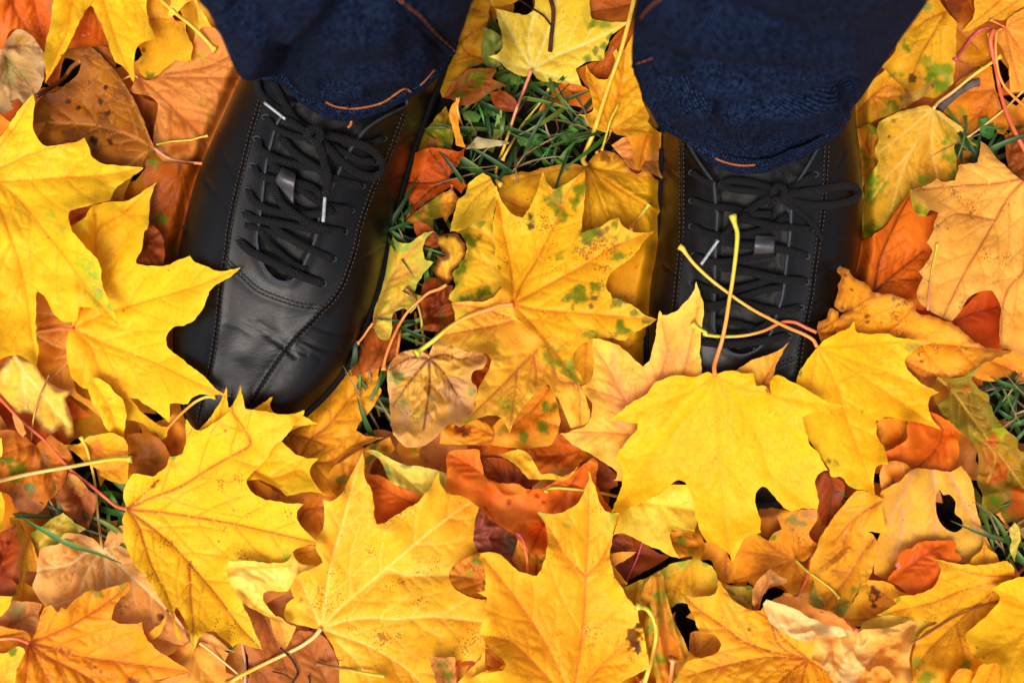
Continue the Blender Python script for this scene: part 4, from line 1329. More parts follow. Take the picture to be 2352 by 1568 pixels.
stalk('A0 235,632 330,575 420,510 470,440 530,395', 'A0', 'BD', 13, label="dark brown stalk under the long pointed yellow lobe", bulb=False)
leaf("dark orange leaf in the boot's shade with a green patch", 'A0 960,1040 1150,1070 1380,1080 1340,1200 1290,1320 1240,1450 B0 1200,170 1180,300 1120,420 940,440 890,400 930,250 970,100 A0 990,1280 940,1180', c=((196, 108, 26), (168, 84, 18), (150, 80, 24), (110, 50, 16), .6, 1.0), o='A0 1170,1050',
     v='A0 1150,1260 1000,1450|A0 1220,1200 1240,1310|B0 1200,100 1130,300', g=[('B0 1050,120', 50), ('A0 1010,1065', 40), ('B0 1130,330', 30)])
leaf("small curled brown leaf tucked beside the boot's edge", 'B0 940,190 1000,170 1060,230 1078,330 1070,420 950,432 900,380', c='D', o='B0 940,290', v='B0 1060,200|B0 1075,260|B0 1060,400|B0 1000,420|B0 950,420', wave=2)
leaf("amber leaf with a scalloped green rim near the jeans leg", 'A0 950,-80* 1120,-80* 1115,60 1140,130 1210,140 1222,220 1252,300 1245,412* 1200,402 1150,390 1105,430 1050,480 990,516 950,512 920,480 905,430 928,390 912,330 900,300 960,240', c='A', g=[('A0 970,505', 40), ('A0 1240,405', 16), ('A0 915,400', 24, (150, 160, 60))], v='!A0 1200,140 1060,125 960,130|!A0 1080,-60 1150,90 1210,200', b=[('A0 940,330', 14, (150, 100, 20)), ('A0 1080,262', 6)])
leaf("yellow leaf corner whose thick stalk points at the boot", 'A0 1115,-80* 1112,60 1098,126* 1150,90 1210,30 1262,8 1290,90 1295,205* 1335,182 1388,180* 1345,110 1300,50 1270,-80*', c='y', v='!A0 1240,-40 1330,140', st='A0 1040,-10 1150,90 1240,160 1310,225 1405,328', sc='YY', sw=11)
leaf("bright yellow leaf with two long pointed lobes hanging down", 'A0 355,-80* 342,60 322,200 292,300 283,360 298,450 295,548* 345,465 405,365 438,320 480,220 530,130 575,50 592,40 612,60 642,130 690,220 716,300 740,370 762,410 800,430 840,480 876,552* 878,455 880,360 900,310 925,280 970,265 1012,272 1042,292* 1010,220 975,150 960,60 955,-80*',
     o='A0 600,-260', v='A0 490,-60 440,200 380,330 297,530|A0 690,60 780,330 872,540|A0 850,-40 960,120 1035,285|A0 640,-60 592,30', c='Y', b=[('A0 410,362', 14, (110, 60, 20))], curl=.012, wave=1.1)
# ---- left middle
leaf("amber leaf lying beneath the two largest yellow leaves", 'A0 440,1360 600,1340 620,1568 B0 500,400 520,700 540,860 480,1050 500,1250 620,1330 660,1420 470,1280 400,1250 230,1150 200,800 230,560 380,300', c=((232, 152, 48), (216, 120, 36), (230, 160, 60), (240, 190, 120), .6, 1.0), o='B0 700,800', v='B0 240,870|B0 430,965 200,860|B0 500,760 220,735|B0 300,1200')
leaf("dull red leaf glimpsed under the cut between the yellow leaves", 'A0 440,1370 580,1335 600,1450 540,1568 B0 500,260 440,150', c='R', mix=((120, 40, 16), .5))
leaf("pale yellow leaf with a torn brown lower rim at the left border", 'B0 -60,1095 0,1082 90,1003 200,1050 270,1140 330,1200 420,1238 475,1246 430,1300 455,1370 478,1450 482,1548* 440,1552 400,1490 340,1520 280,1500 200,1400 110,1392 30,1335 -60,1290*', c='P', e=.9, v='!B0 90,1005 170,1140 260,1240 440,1470|!B0 150,1120 170,1300 180,1380|!B0 40,1030 30,1200', wave=1.2)
leaf("bright yellow leaf whose lobes lap over the boot's toe", over=True, out='A0 1022,1190* 982,1290 975,1400 965,1500 B0 945,200 925,320 890,390 897,415 940,430 1050,430 1150,402 1240,366* 1268,400 1350,440 1450,466 1575,440* 1520,490 1440,540 1370,600 1330,700 1290,760 1200,820 1130,835 1088,880 1088,940 1150,1010 1240,1080 1330,1150 1420,1240 1512,1280* 1400,1275 1300,1270 1245,1298 1225,1328* 1160,1326 1112,1334 1108,1380 1105,1450* 1060,1410 980,1350 900,1300 850,1290 900,1362 1000,1450 1098,1492* 1085,1545 1050,1572 1025,1520 985,1512 940,1460 880,1440 820,1432 740,1330 620,1260 500,1200 462,1130 440,1040 432,960 440,880 470,820 480,700 470,500 440,200 A0 560,1420 600,1345 720,1322 840,1310 930,1258',
     o='B0 478,842', v='B0 700,740 1000,650 1300,560 1560,450|B0 660,930 1000,1060 1250,1180 1490,1275|B0 590,960 680,1180 800,1290 1090,1500|B0 620,450 640,200 A0 800,1400 1000,1210|B0 560,640 620,300 A0 625,1400', c='Y', g=[('B0 1545,460', 26, (150, 170, 60)), ('A0 1005,1225', 26, (140, 160, 60))], b=[('B0 805,722', 9, (150, 70, 20)), ('B0 1108,460', 10, (220, 140, 40))], wave=.9, curl=.004,
     st='B0 478,842 400,835 320,848 240,860', sc='OR', sw=7)
leaf("small bright yellow lobe hanging under the big leaf at the left", over=True, out='B0 560,1166 640,1168 700,1192 745,1242 806,1300 812,1334* 822,1400 818,1480 800,1600 C0 792,96* 765,0 B0 700,1500 650,1400 610,1335 580,1260', c='Y', v='!B0 600,1180 700,1330 760,1500 C0 785,60', b=[('B0 715,1300', 22, (190, 160, 60))], g=[('B0 600,1172', 18, (150, 160, 50))])
leaf("huge yellow leaf entering from the left border with a green-tipped lobe", over=True, out='A0 -100,990* 10,890 80,780 150,690 215,615* 228,680 210,780 235,880 290,950 340,955 430,940 500,930 550,900* 580,960 605,1030 680,1070 780,1085 937,1098* 870,1150 780,1210 742,1260 718,1310* 650,1320 575,1345 500,1368 458,1390 455,1450 480,1540 B0 475,210 500,240 560,315 620,370 660,440 665,550 700,640 740,730 772,812* 700,762 610,715 520,700 500,790 400,790 335,720 315,660 280,620 245,600* 235,650 230,800 240,900 252,1000 245,1080 262,1152* 200,1062 100,1010 20,1035 -100,1100*',
     o='A0 -160,1160', v='A0 -40,1190 400,1165 700,1145 925,1100|A0 50,1080 200,1010 350,962 545,905|A0 60,1240 330,1560 B0 440,395 560,560 760,800|A0 -30,1300 B0 80,270 130,430 170,620 200,850 255,1140|A0 -40,1000 120,800 212,625', c='Y',
     g=[('B0 560,420', 56, (160, 180, 40)), ('B0 620,520', 62, (150, 175, 50)), ('B0 630,620', 60, (150, 175, 55)), ('B0 700,700', 40, (150, 170, 60)), ('B0 340,100', 34, (190, 195, 50)), ('B0 390,190', 34, (190, 195, 50))], b=[('B0 655,590', 18, (180, 150, 110)), ('B0 765,800', 14, (190, 130, 90)), ('B0 315,245', 10, (200, 90, 50)), ('B0 225,450', 8, (225, 130, 40))], lift=0.005, wave=1.0, curl=.010)
stalk('B0 205,1568 215,1450 250,1300 300,1190 325,1135', 'B0', 'BP', 5, label="thin upright stalk with a dark end standing before the pale yellow leaf")
# ---- lower left
leaf("orange leaf with green and pinkish brown stains at the left border", 'C0 -80,-80* 100,-80 230,20 330,-50 420,20 472,90 445,150 420,262 362,350 312,380 282,430 250,462* 170,450 100,432 60,342 0,322 -80,330*', c=((224, 142, 44), (208, 120, 34), (200, 120, 60), (150, 70, 30), .5, 1.1), o='C0 230,10', v='C0 200,150 100,330|C0 330,200 350,330|C0 60,60 -40,100', g=[('C0 110,190', 60), ('C0 200,290', 40, (110, 140, 90)), ('C0 320,190', 40), ('C0 30,120', 40)], b=[('C0 130,370', 90, (176, 116, 84)), ('C0 240,410', 50, (170, 112, 80)), ('C0 300,100', 60, (150, 100, 60))], wave=2)
leaf("crumpled red brown leaf with a tan top beside the red stalk", 'C0 450,190 500,210 560,280 620,345 622,440 592,520 575,566* 520,530 440,470 392,412 360,360 400,300 430,240', c=((186, 108, 58), (160, 84, 46), (190, 120, 80), (110, 50, 30), .5, 1.0), b=[('C0 480,240', 50, (214, 160, 90)), ('C0 520,300', 40, (210, 150, 80))], wave=3.2, v='!C0 440,220 520,350 570,560', sharp=True)
leaf("amber leaf edge above the grass gap near the left border", 'C0 395,4* 500,10 600,-50 760,-60 835,10 840,120 830,272* 760,262 700,240 652,212 655,180 600,150 560,130 510,80 450,40', c='A', mix=((214, 128, 40), .5), v='!C0 520,30 650,40 830,60|!C0 640,180 760,180 830,130', b=[('C0 470,14', 30, (160, 130, 90))])
leaf("brown mottled leaf wedged beside the large red-veined yellow leaf", 'C0 830,-60 960,-60 1060,-10 1110,100 1060,190 1000,222 930,205 870,192 836,130', c=((208, 128, 30), (150, 84, 24), (190, 110, 30), (120, 60, 20), .5, 2.2), mix=((126, 76, 22), .45), v='!C0 850,120 1050,90')
leaf("pale folded yellow leaf between the dark gap and the brown edge", 'C0 200,590 270,545 360,480 415,452 490,520 560,560 480,600 410,640 300,690 230,710', c='K', mix=((196, 128, 70), .5), v='!C0 240,680 360,560 430,470', sharp=True, wave=1.8)
leaf("narrow amber leaf rising at the left border beside the dark curled one", 'C0 60,480 140,500 170,600 205,640 248,750 262,850 220,838 178,835 155,900 140,1000 60,1000 100,760', c='A', mix=((220, 140, 40), .5), o='C0 190,625', v='C0 210,700 240,830|C0 150,760 130,960|C0 150,560 120,500')
leaf("dark red brown curled leaf at the left border", 'C0 -80,650* 40,560 105,518* 112,600 140,680 122,780 128,880 105,985 60,1000 -80,1015*', c='D', mix=((170, 70, 24), .42), v='!C0 -40,900 40,700 100,540', wave=2.4, e=.6)
leaf("yellow sliver at the left border above the dark curled leaf", 'C0 -80,-20* 10,-30 20,40 12,90 -80,140*', c='y', v='')
leaf("slim yellow leaf rim at the left border under the stalk", 'C0 -80,310* 10,320 30,400 28,480 5,575 -80,640*', c='Y', v='')
leaf("withered tan leaf with a grey green stain at the left border", 'C0 -80,1040 40,1028 180,1035 275,1050 258,1130 240,1210 180,1240 60,1210 -80,1190*', c=((222, 164, 96), (206, 140, 80), (214, 150, 90), (150, 90, 50), .5, 1.2), g=[('C0 120,1060', 55, (160, 150, 100)), ('C0 80,1130', 30, (150, 140, 100))], v='!C0 60,1190 180,1130 260,1060', wave=1.6)
leaf("orange leaf strip under the red stalk at the left border", 'C0 -80,1180* 60,1205 180,1240 200,1300 120,1350 -80,1400*', c='O', v='!C0 -60,1290 150,1270')
leaf("little yellow sliver with a pointed end at the left border", 'C0 -80,1000* 82,1000* 55,1075 10,1120 -80,1160*', c='Y', v='')
leaf("yellow leaf with a green stain in the bottom corner by the orange leaf", 'C0 -80,1370 40,1370 90,1330 150,1340 170,1404 115,1470 104,1660* -80,1660*', c='y', g=[('C0 80,1355', 40)], v='!C0 -40,1600 60,1480 160,1410')
leaf("peach leaf with pale veins fanning from a tall thin stalk", 'C0 420,592 480,586 560,598 625,640 668,692* 682,640 720,572 800,535 900,560 1000,900 1150,1120 1290,1350* 1180,1320 1000,1260 900,1200 700,1150 450,1120 300,1062 210,940 238,860 245,760 262,690 380,660 430,640 402,622',
     o='C0 668,696', v='C0 600,790 540,900 500,1000 340,1065|C0 690,800 700,950|C0 860,870 940,940 1060,1060 1210,1215|C0 560,720 450,795 240,830|C0 740,680 900,690|C0 600,680 520,620', c=((240, 178, 104), (228, 152, 76), (236, 176, 110), (252, 216, 166), .7, 1.6), lift=0.002, wave=1.3, curl=.006, b=[('C0 1060,1130', 30, (110, 60, 30)), ('C0 1100,1090', 24, (90, 44, 24))],
     st='C0 668,696 650,560 636,440 618,250 590,120 560,20 530,-40', sc='YP', sw=8)
bl = path('C0 130,478 220,535 300,580 400,635 500,680 620,715 700,745 792,786', None, 10)
n = len(bl); t = np.linspace(0, 1, n); zz_ = bil(dil(HM, 2), bl[:, 0], bl[:, 1]); zz_ = np.convolve(np.pad(zz_, 6, mode='edge'), np.ones(13) / 13, 'valid') + .003
c_ = P(bl[:, 0], bl[:, 1], np.maximum(zz_, bil(dil(HM, 1), bl[:, 0], bl[:, 1]) + .001)); tn = np.gradient(c_, axis=0); tn /= np.linalg.norm(tn, axis=1)[:, None]
s_ = np.cross(tn, [0, 0, 1]); w_ = (13 / 2 / 4200 * np.sin(t * math.pi * .9 + .2))[:, None].clip(.0001)
tag(meshobj("grass_blade", np.stack([c_ - s_ * w_, c_ - [0, 0, .0009], c_ + s_ * w_], 1).reshape(-1, 3), grid_faces(n, 3), M_GRASS, None, c_[0], np.tile(lin((72, 112, 52)), (n * 3, 1))), "long green grass blade lying across the peach leaf", "grass blade")
leaf("amber brown leaf at the bottom between the orange leaf and the black gap", 'C0 1040,1420 1120,1380 1240,1300 1330,1300 1500,1366 1470,1420 1482,1500 1575,1530 1500,1660* 900,1660* 1080,1540 1230,1495', c=((230, 168, 66), (214, 142, 50), (220, 150, 70), (176, 100, 40), .5, 1.6), v='!C0 1200,1330 1100,1400 1000,1560|!C0 1300,1300 1260,1400 1400,1568')
leaf("little rolled orange leaf under the peach leaf's torn corner", 'C0 1092,1105* 1060,1160 1000,1210 960,1248 985,1292 1050,1240 1085,1170', c='O', v='', wave=2)
leaf("small amber leaf with a torn dark rim beside the pointed yellow lobes", 'C0 1210,1220 1330,1235 1400,1260 1470,1320 1540,1366* 1440,1350 1390,1330 1330,1290 1230,1290', c='H', e=.5, v='!C0 1220,1240 1400,1310')
leaf("orange leaf with red veins lying flat in the bottom corner", 'C0 187,1305* 240,1212 262,1130 292,1080 332,1060 378,1100 400,1070 430,1087 480,1032 600,950 640,962 760,930 862,900* 842,960 780,1022 740,1080 725,1152 780,1176 860,1180 932,1165* 932,1222 962,1282 1010,1332 1060,1372 1150,1430 1242,1492* 1150,1520 1080,1532 980,1562 920,1660* 100,1660* 105,1500 150,1400',
     o='C0 187,1305', v='C0 400,1225 600,1110 740,1010 855,905|C0 360,1340 500,1390 860,1440 1225,1492|C0 320,1400 520,1500 720,1640|C0 180,1400 165,1568|C0 260,1450 330,1568|C0 230,1180 300,1090', c=((243, 164, 40), (236, 146, 30), (240, 160, 50), (170, 76, 44), .62, 1.4), b=[('C0 400,1340', 16, (150, 100, 70)), ('C0 350,1325', 14, (150, 100, 70)), ('C0 450,1360', 14, (150, 100, 70)), ('C0 590,1440', 13, (160, 100, 70)), ('C0 660,1490', 13, (160, 100, 70)), ('C0 620,1465', 12, (160, 100, 70)), ('C0 215,1240', 18, (130, 110, 110)), ('C0 860,1555', 40, (150, 90, 70))], g=[('C0 640,965', 40, (120, 130, 40)), ('C0 800,930', 36, (150, 140, 50))], lift=0.003, wave=1.3,
     st='C0 187,1305 110,1277 20,1278 -60,1292', sc='OR', sw=9)
stalk('C0 1580,1300 1598,1400 1604,1500 1600,1620', 'C0', 'WW', 8, label="pinkish stalk standing before the black gap at the bottom", bulb=False)
stalk('C0 1305,1305 1380,1360 1470,1435 1585,1532', 'C0', 'PC', 6, label="thin cream stalk running into the black gap")
# ---- bottom centre
leaf("flat brownish pink leaf under the twig at the bottom", 'C1 -40,960 60,1050 200,1150 300,1340 360,1232 480,1232 560,1270 620,1372 662,1568 670,1660* 40,1660* 60,1440 20,1300', c=((196, 124, 66), (182, 104, 50), (190, 120, 70), (130, 66, 36), .6, 1.3), v='!C1 100,1050 200,1230 270,1400 330,1568|!C1 600,1640 480,1400 400,1250|!C1 60,1450 160,1520 220,1640')
leaf("yellow leaf point hanging beside the twig", 'C1 190,1150 250,1132 300,1175 362,1200 345,1260 298,1340* 250,1290 215,1220', c=((248, 190, 80), (240, 160, 50), (250, 200, 100), (210, 120, 50), .5, .8), v='!C1 250,1140 295,1320')
leaf("brown orange leaf under the notch right of the red-veined leaf", 'C1 60,220 150,260 300,350 400,320 520,320 640,350 700,420 600,560 520,640 430,600 380,500 340,400 200,380', c=((220, 142, 42), (200, 112, 34), (200, 130, 50), (130, 56, 26), .6, 1.6), v='!C1 370,560 430,440 560,420|!C1 245,240 250,390|!C1 560,640 520,480')
leaf("small orange yellow leaf behind the meeting points of two yellow leaves", 'C1 350,720 400,672 480,660 560,665 600,760 540,790 430,800 372,770', c='A', v='!C1 380,720 560,690')
leaf("orange leaf with brown veins right of the toe", 'B1 1462,985* 1400,1012 1300,1042 1240,1070 1190,1112 1130,1182 1060,1252 1010,1332 960,1380 880,1480 820,1568 C1 380,60 420,200 520,330 640,360* 595,300 590,205 640,120 720,50 820,10 940,-36* B1 1350,1540 1278,1500* 1340,1412 1400,1340 1450,1240* 1430,1200 1426,1120 1450,1050',
     o='C1 380,120', v='B1 980,1568 1090,1480 1230,1310 1400,1115 1450,1010|B1 860,1540 C1 560,20 470,80|C1 600,120 740,20 880,-30', c=((246, 172, 44), (240, 152, 34), (240, 165, 50), (172, 86, 34), .6, 1.7), b=[('B1 1430,1020', 50, (170, 150, 120)), ('B1 1240,1075', 14, (190, 140, 80))], wave=1.3, curl=.006)
leaf("yellow leaf with three small points at the toe of the boot", over=True, out='B1 250,1500 330,1420 382,1342 436,1215* 442,1300 450,1350 560,1385 680,1322 720,1290 746,1275* 722,1330 742,1385 800,1398 940,1412 1042,1466* 960,1470 900,1482 C1 260,-20 300,20 360,70 430,95 512,100* 466,160 462,225 500,285 562,342* 480,320 400,320 310,352* 250,300 180,260 100,230 50,240 B1 500,1600', c='Y', o='B1 300,1568',
     v='C1 200,230 400,180 500,290|B1 560,1500 740,1290|B1 380,1450 434,1230|B1 700,1500 1030,1465', curl=.004)
leaf("large yellow leaf with red brown veins spread below the toe", over=True, out='B1 525,1195* 500,1290 480,1322 430,1400 380,1432 300,1490 240,1500 205,1470 170,1430* 165,1490 175,1568 C0 1200,50 1185,75 1110,90* 1085,150 1040,190 1000,216 940,210 880,200 840,240 815,290 805,350 830,430* 810,470 800,540 810,640 860,760 940,860 1000,950 1060,1040 1105,1100 1130,1165 1150,1240 1182,1292* 1152,1190 1142,1110 1150,1075 1185,1125 1222,1200 1245,1280 1260,1368* 1290,1300 1340,1240 1400,1232 1450,1270 1520,1332* 1560,1310 1620,1320 1717,1350* 1680,1270 1640,1170 1600,1080 1570,1000 1540,920 1525,850 1550,790 1620,770 1740,770 1830,790 1888,785* 1910,720 1960,680 2040,666 C1 552,660* 500,640 450,590 400,540 372,480 380,430 416,400* 300,390 200,375 100,340 52,290 50,240 110,170 180,100 222,20 B1 810,1560 880,1470 940,1400 946,1370* 880,1390 800,1400 760,1396 700,1380 620,1370 565,1362 540,1300',
     o='C0 829,432', v='C0 1000,355 1190,278 1370,165 1500,90 1640,0 B1 470,1360 524,1215|C0 1100,458 1500,522 1800,590 C1 520,655|C0 1000,560 1120,660 1240,790 1420,1000 1560,1190 1705,1345|C0 900,530 940,650 990,800 1080,980 1140,1130|!C0 1240,790 1245,1000 1262,1180 1262,1350|C0 930,340 1045,240', c=((250, 196, 40), (246, 182, 34), (244, 196, 50), (176, 90, 34), .72, 2.0),
     g=[('C0 1130,100', 36, (120, 160, 50)), ('C0 1180,60', 26, (130, 160, 60)), ('C0 1262,1310', 26, (130, 170, 80)), ('C0 1530,900', 30, (160, 190, 50)), ('C0 1870,745', 30, (160, 190, 50)), ('C1 330,450', 24, (180, 195, 60)), ('C1 530,655', 18, (170, 160, 60)), ('B1 180,1450', 20, (140, 180, 60)), ('C1 238,30', 14, (140, 160, 80)), ('C0 1480,830', 34, (200, 205, 60)), ('C0 1495,312', 14, (200, 190, 60))],
     b=[('C0 1010,270', 17, (150, 64, 20)), ('C0 995,285', 13, (150, 64, 20)), ('C0 1030,250', 11, (150, 64, 20)), ('C0 1010,462', 9, (150, 120, 40)), ('C0 1245,785', 11, (110, 40, 20)), ('C0 1100,930', 15, (226, 160, 66)), ('C0 1222,1040', 15, (214, 170, 60)), ('C0 930,640', 10, (190, 90, 30)), ('C0 900,512', 5, (60, 30, 10)), ('C0 1428,640', 9, (140, 130, 50)), ('C0 1525,440', 9, (200, 110, 60)), ('B1 427,1503', 8, (210, 90, 40)), ('C0 870,355', 12, (190, 80, 40)), ('B1 525,1205', 9, (190, 110, 60))],
     lift=0.004, wave=.9, curl=.006, st='C0 829,432 760,412 700,365 620,300 480,190 380,85 290,-20 B0 150,1450 0,1295 -60,1240', sc='RR', sw=9)
leaf("curled shred of brown leaf hanging on the long red stalk", 'B0 85,1400 105,1420 140,1450 165,1500 172,1525* 150,1550 125,1520 95,1470', c='T', v='', wave=2)
stalk('C0 -60,262 0,246 200,200 440,158 620,125 760,104 862,106', 'C0', 'GP', 11, label="thick pale yellow stalk with a forked green end crossing the left side", bulb=True)
stalk('B0 1092,1495 1180,1400 1280,1315 1350,1285 1405,1285', 'B0', 'YO', 8, label="curved yellow stalk leaning against the toe", over=True)
leaf("red orange leaf showing left of the yellow lobes at the bottom centre", 'C1 815,195 900,210 1000,265 1100,310 1200,350 1220,440 1100,520 1000,600 880,600 840,420', c='R', v='!C1 1180,420 1000,330 850,240', wave=1.5)
leaf("brown orange leaf deep in the gap right of the toe", 'C1 590,180 760,60 980,-40 1010,40 960,90 860,110 800,200 720,240 690,360* 600,320', c='O', g=[('C1 680,230', 44, (90, 110, 40)), ('C1 900,50', 50, (110, 120, 30)), ('C1 850,120', 30, (100, 130, 40))], wave=1.6, v='!C1 640,300 760,150 960,20')
leaf("pale yellow green leaf lobe with its tip touching a yellow point", 'C1 808,48* 880,48 960,88 1060,138 1200,160 1345,196 1350,300 1290,350 1190,348 1100,300 1000,270 960,200 925,120 880,82', c=((240, 208, 92), (232, 190, 78), (220, 210, 110), (214, 150, 60), .5, .8), g=[('C1 900,85', 30, (150, 175, 100)), ('C1 960,170', 34, (150, 175, 90)), ('C1 1060,150', 30, (160, 180, 100)), ('C1 1330,260', 34, (200, 200, 80))], v='!C1 830,52 1000,160 1190,335', wave=1.6)
leaf("folded pale yellow leaf with a bite out of its lower side", 'C1 -80,770 60,772 200,785 290,785 320,760 342,708* 372,770 430,800 530,800* 440,832 372,870 332,940 300,972 200,960 150,982 150,1030 190,1080 240,1130 300,1172 362,1196* 240,1162 100,1092 30,1050 -30,980 -80,860', c=((252, 212, 96), (250, 226, 140), (248, 205, 80), (220, 140, 50), .5, .8), v='!C1 -30,820 120,812 350,800|!C1 0,960 120,1080 340,1190', wave=2.0)
leaf("large golden leaf with cream veins meeting at a pale stalk", 'C1 530,1212* 470,1203 392,1188 300,1160 285,1110 305,1050 350,1015 408,1036 380,1090 380,1140 400,1175 420,1100 350,1000 328,940 372,872 440,828 545,780 500,690 500,620 540,560 552,440 546,370* 590,386 640,360 690,290 720,220 760,140 802,50* 815,120 816,220 850,290 870,380 882,480 895,530 940,520 1000,480 1090,430 1140,400 1200,340 1260,260 1298,190* 1310,260 1350,322 1430,326 1520,310 1590,300 1662,308* 1600,360 1560,430 1536,520 1540,600 1570,625 1634,630* 1560,690 1490,740 1410,790 1375,830 1370,890 1400,950 1470,990 1540,1010 1640,1022 1640,1240 1602,1296* 1590,1360 1545,1425* 1400,1420 1270,1415 1247,1450 1270,1500 1310,1568 1330,1660* 660,1660* 640,1420 600,1320 560,1250',
     o='C1 530,1210', v='C1 560,1000 600,770 680,500 740,260 800,70|C1 650,1080 850,910 1160,645 1330,510 1490,398 1650,312|C1 700,1158 850,1140 1000,1150 1250,1132 1600,1165|C1 450,1020 390,880|C1 700,1270 860,1330 1100,1480 1250,1640|!C1 640,1300 760,1420 860,1568|!C1 970,820 1080,862 1370,860', c=((250, 190, 52), (245, 176, 44), (246, 194, 64), (255, 222, 130), .5, 2.0), b=[('C1 660,606', 9, (80, 40, 20)), ('C1 845,268', 10, (200, 120, 50)), ('C1 390,1025', 14, (190, 110, 60)), ('C1 1130,405', 8, (190, 110, 40))], g=[('C1 1330,310', 26, (225, 205, 50)), ('C1 300,1120', 34, (190, 190, 80))],
     lift=0.004, wave=1.0, curl=.006, st='C1 530,1210 485,1265 400,1325 300,1375 150,1445 0,1522 -90,1580', sc='YP', sw=11)
stalk('C1 945,1522 820,1502 700,1478 600,1460 500,1440', 'C1', 'BG', 9, label="yellow green stalk with a brown knob lying on the golden leaf")
leaf("folded yellow leaf corner standing right of the golden leaf's hole", 'C1 1604,1292* 1612,1400 1600,1500 1540,1560 1440,1660* 1330,1660* 1420,1568 1500,1480 1570,1400', c='y', v='!C1 1600,1300 1500,1500', wave=1.6)
stalk('C1 262,1335 330,1400 370,1470 378,1510 345,1560 320,1620', 'C1', 'DD', 6, label="wiry dark purple twig with little knots", nm="twig", cat="twig", bulb=False, mat=M_TWIG)
stalk('C1 212,1490 290,1510 350,1545 378,1505', 'C1', 'DD', 4, label="thin side shoot crossing the wiry twig", nm="twig", cat="twig", bulb=True, mat=M_TWIG)
stalk('C1 450,1610 455,1560 448,1518', 'C1', 'DD', 4, label="short dark bud stem right of the wiry twig", nm="twig", cat="twig", mat=M_TWIG)
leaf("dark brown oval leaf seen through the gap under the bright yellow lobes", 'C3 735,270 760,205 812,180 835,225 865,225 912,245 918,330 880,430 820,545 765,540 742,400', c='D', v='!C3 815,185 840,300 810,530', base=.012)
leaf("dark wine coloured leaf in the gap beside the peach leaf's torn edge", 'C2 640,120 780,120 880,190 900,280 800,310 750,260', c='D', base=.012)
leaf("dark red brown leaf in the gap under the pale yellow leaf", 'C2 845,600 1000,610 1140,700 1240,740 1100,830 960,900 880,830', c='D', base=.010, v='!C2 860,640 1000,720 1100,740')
stalk('C2 1062,640 1030,740 990,830 955,910', 'C2', 'MM', 6, label="dark red stalk across the gap under the pale yellow leaf", bulb=False)
# ---- centre, red and brown leaves in the hollow
leaf("brown orange leaf sunk in the hollow below the centre leaf", 'C2 -80,-60* 250,-60* 560,-60* 660,20 700,80 640,140 560,160 470,170 400,205 330,170 260,100 120,85 0,85 -80,60', c=((206, 108, 24), (180, 84, 20), (190, 100, 30), (120, 50, 16), .5, 1.0), v='!C2 640,60 400,90 200,20|!C2 640,80 560,160', wave=1.8)
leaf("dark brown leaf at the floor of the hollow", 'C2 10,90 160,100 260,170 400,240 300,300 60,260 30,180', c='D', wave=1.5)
leaf("crumpled purple brown leaf in the hollow", 'C1 1560,428* 1650,480 1750,540 1815,590 1800,700 1770,790 1680,720 1570,715 1525,640 1540,540', c=((176, 104, 84), (150, 74, 60), (170, 100, 90), (110, 50, 44), .5, 1.0), g=[('C1 1760,660', 60, (120, 110, 90))], wave=3)
leaf("orange green mottled leaf piece with a curled rim", 'C1 1375,840 1420,790 1500,740 1600,712 1700,730 1780,770 1830,590* 1880,645 1920,690 1992,710 1990,800 1940,872 1800,860 1640,830 1615,950 1600,1010 1540,1006 1430,962 1372,890', c=((228, 152, 42), (212, 130, 40), (214, 140, 50), (140, 66, 30), .6, 2.0), g=[('C1 1540,770', 34), ('C1 1490,860', 40, (150, 150, 40)), ('C1 1790,700', 34, (110, 110, 70)), ('C1 1960,760', 30)], wave=2)
leaf("crumpled red orange leaf in the hollow with an upright flap", 'C2 -220,90* -190,55 -100,40 -6,45* 5,110 30,210 90,250 180,265 250,266 310,300 420,290 500,240 620,180 740,90* 772,130 755,250 800,350 862,440 800,520 600,620 440,720 300,710 220,600 100,520 0,430 -100,350 -225,330*', c=((234, 118, 40), (222, 94, 28), (240, 136, 46), (160, 50, 20), .5, .6), v='!C2 60,240 -60,150 -190,80|!C2 30,420 100,520|!C2 680,140 560,330 430,500 340,690', b=[('C2 185,385', 16, (180, 80, 60)), ('C2 320,310', 20, (214, 40, 14)), ('C2 410,390', 16, (210, 50, 20)), ('C2 370,345', 18, (216, 44, 16))], wave=2.2, mix=((242, 134, 60), .54))
stalk('C2 895,348 800,328 700,310 600,300 500,292 440,300 428,325', 'C2', 'GY', 8, label="thin yellow stalk with a hooked green end over the red leaf")
leaf("curled yellow rimmed strip across the hollow", 'C2 135,80* 200,52 262,45 320,80 365,150 400,205 470,195 560,235 640,150* 600,210 520,246 420,238 320,228 280,190 250,150', c=((240, 168, 44), (226, 130, 34), (246, 190, 60), (160, 80, 30), .4, .8), v='', wave=2.4)
leaf("orange green upright flake beside the tan blotched leaf", 'B2 268,1560 280,1460 330,1430 410,1452 416,1568 C1 1170,40 1172,120 1090,112 1030,60 1030,-20', c=((226, 140, 32), (206, 110, 30), (220, 150, 50), (150, 70, 30), .5, 1.2), g=[('B2 300,1490', 30, (130, 130, 40)), ('C1 1140,60', 34, (140, 150, 40)), ('B2 380,1440', 20)], wave=2, v='!B2 330,1440 340,1568')
stalk('C1 1812,585 1850,640 1872,730 1880,850', 'C1', 'OM', 9, label="pink stalk pointing up from behind the yellow lobes")
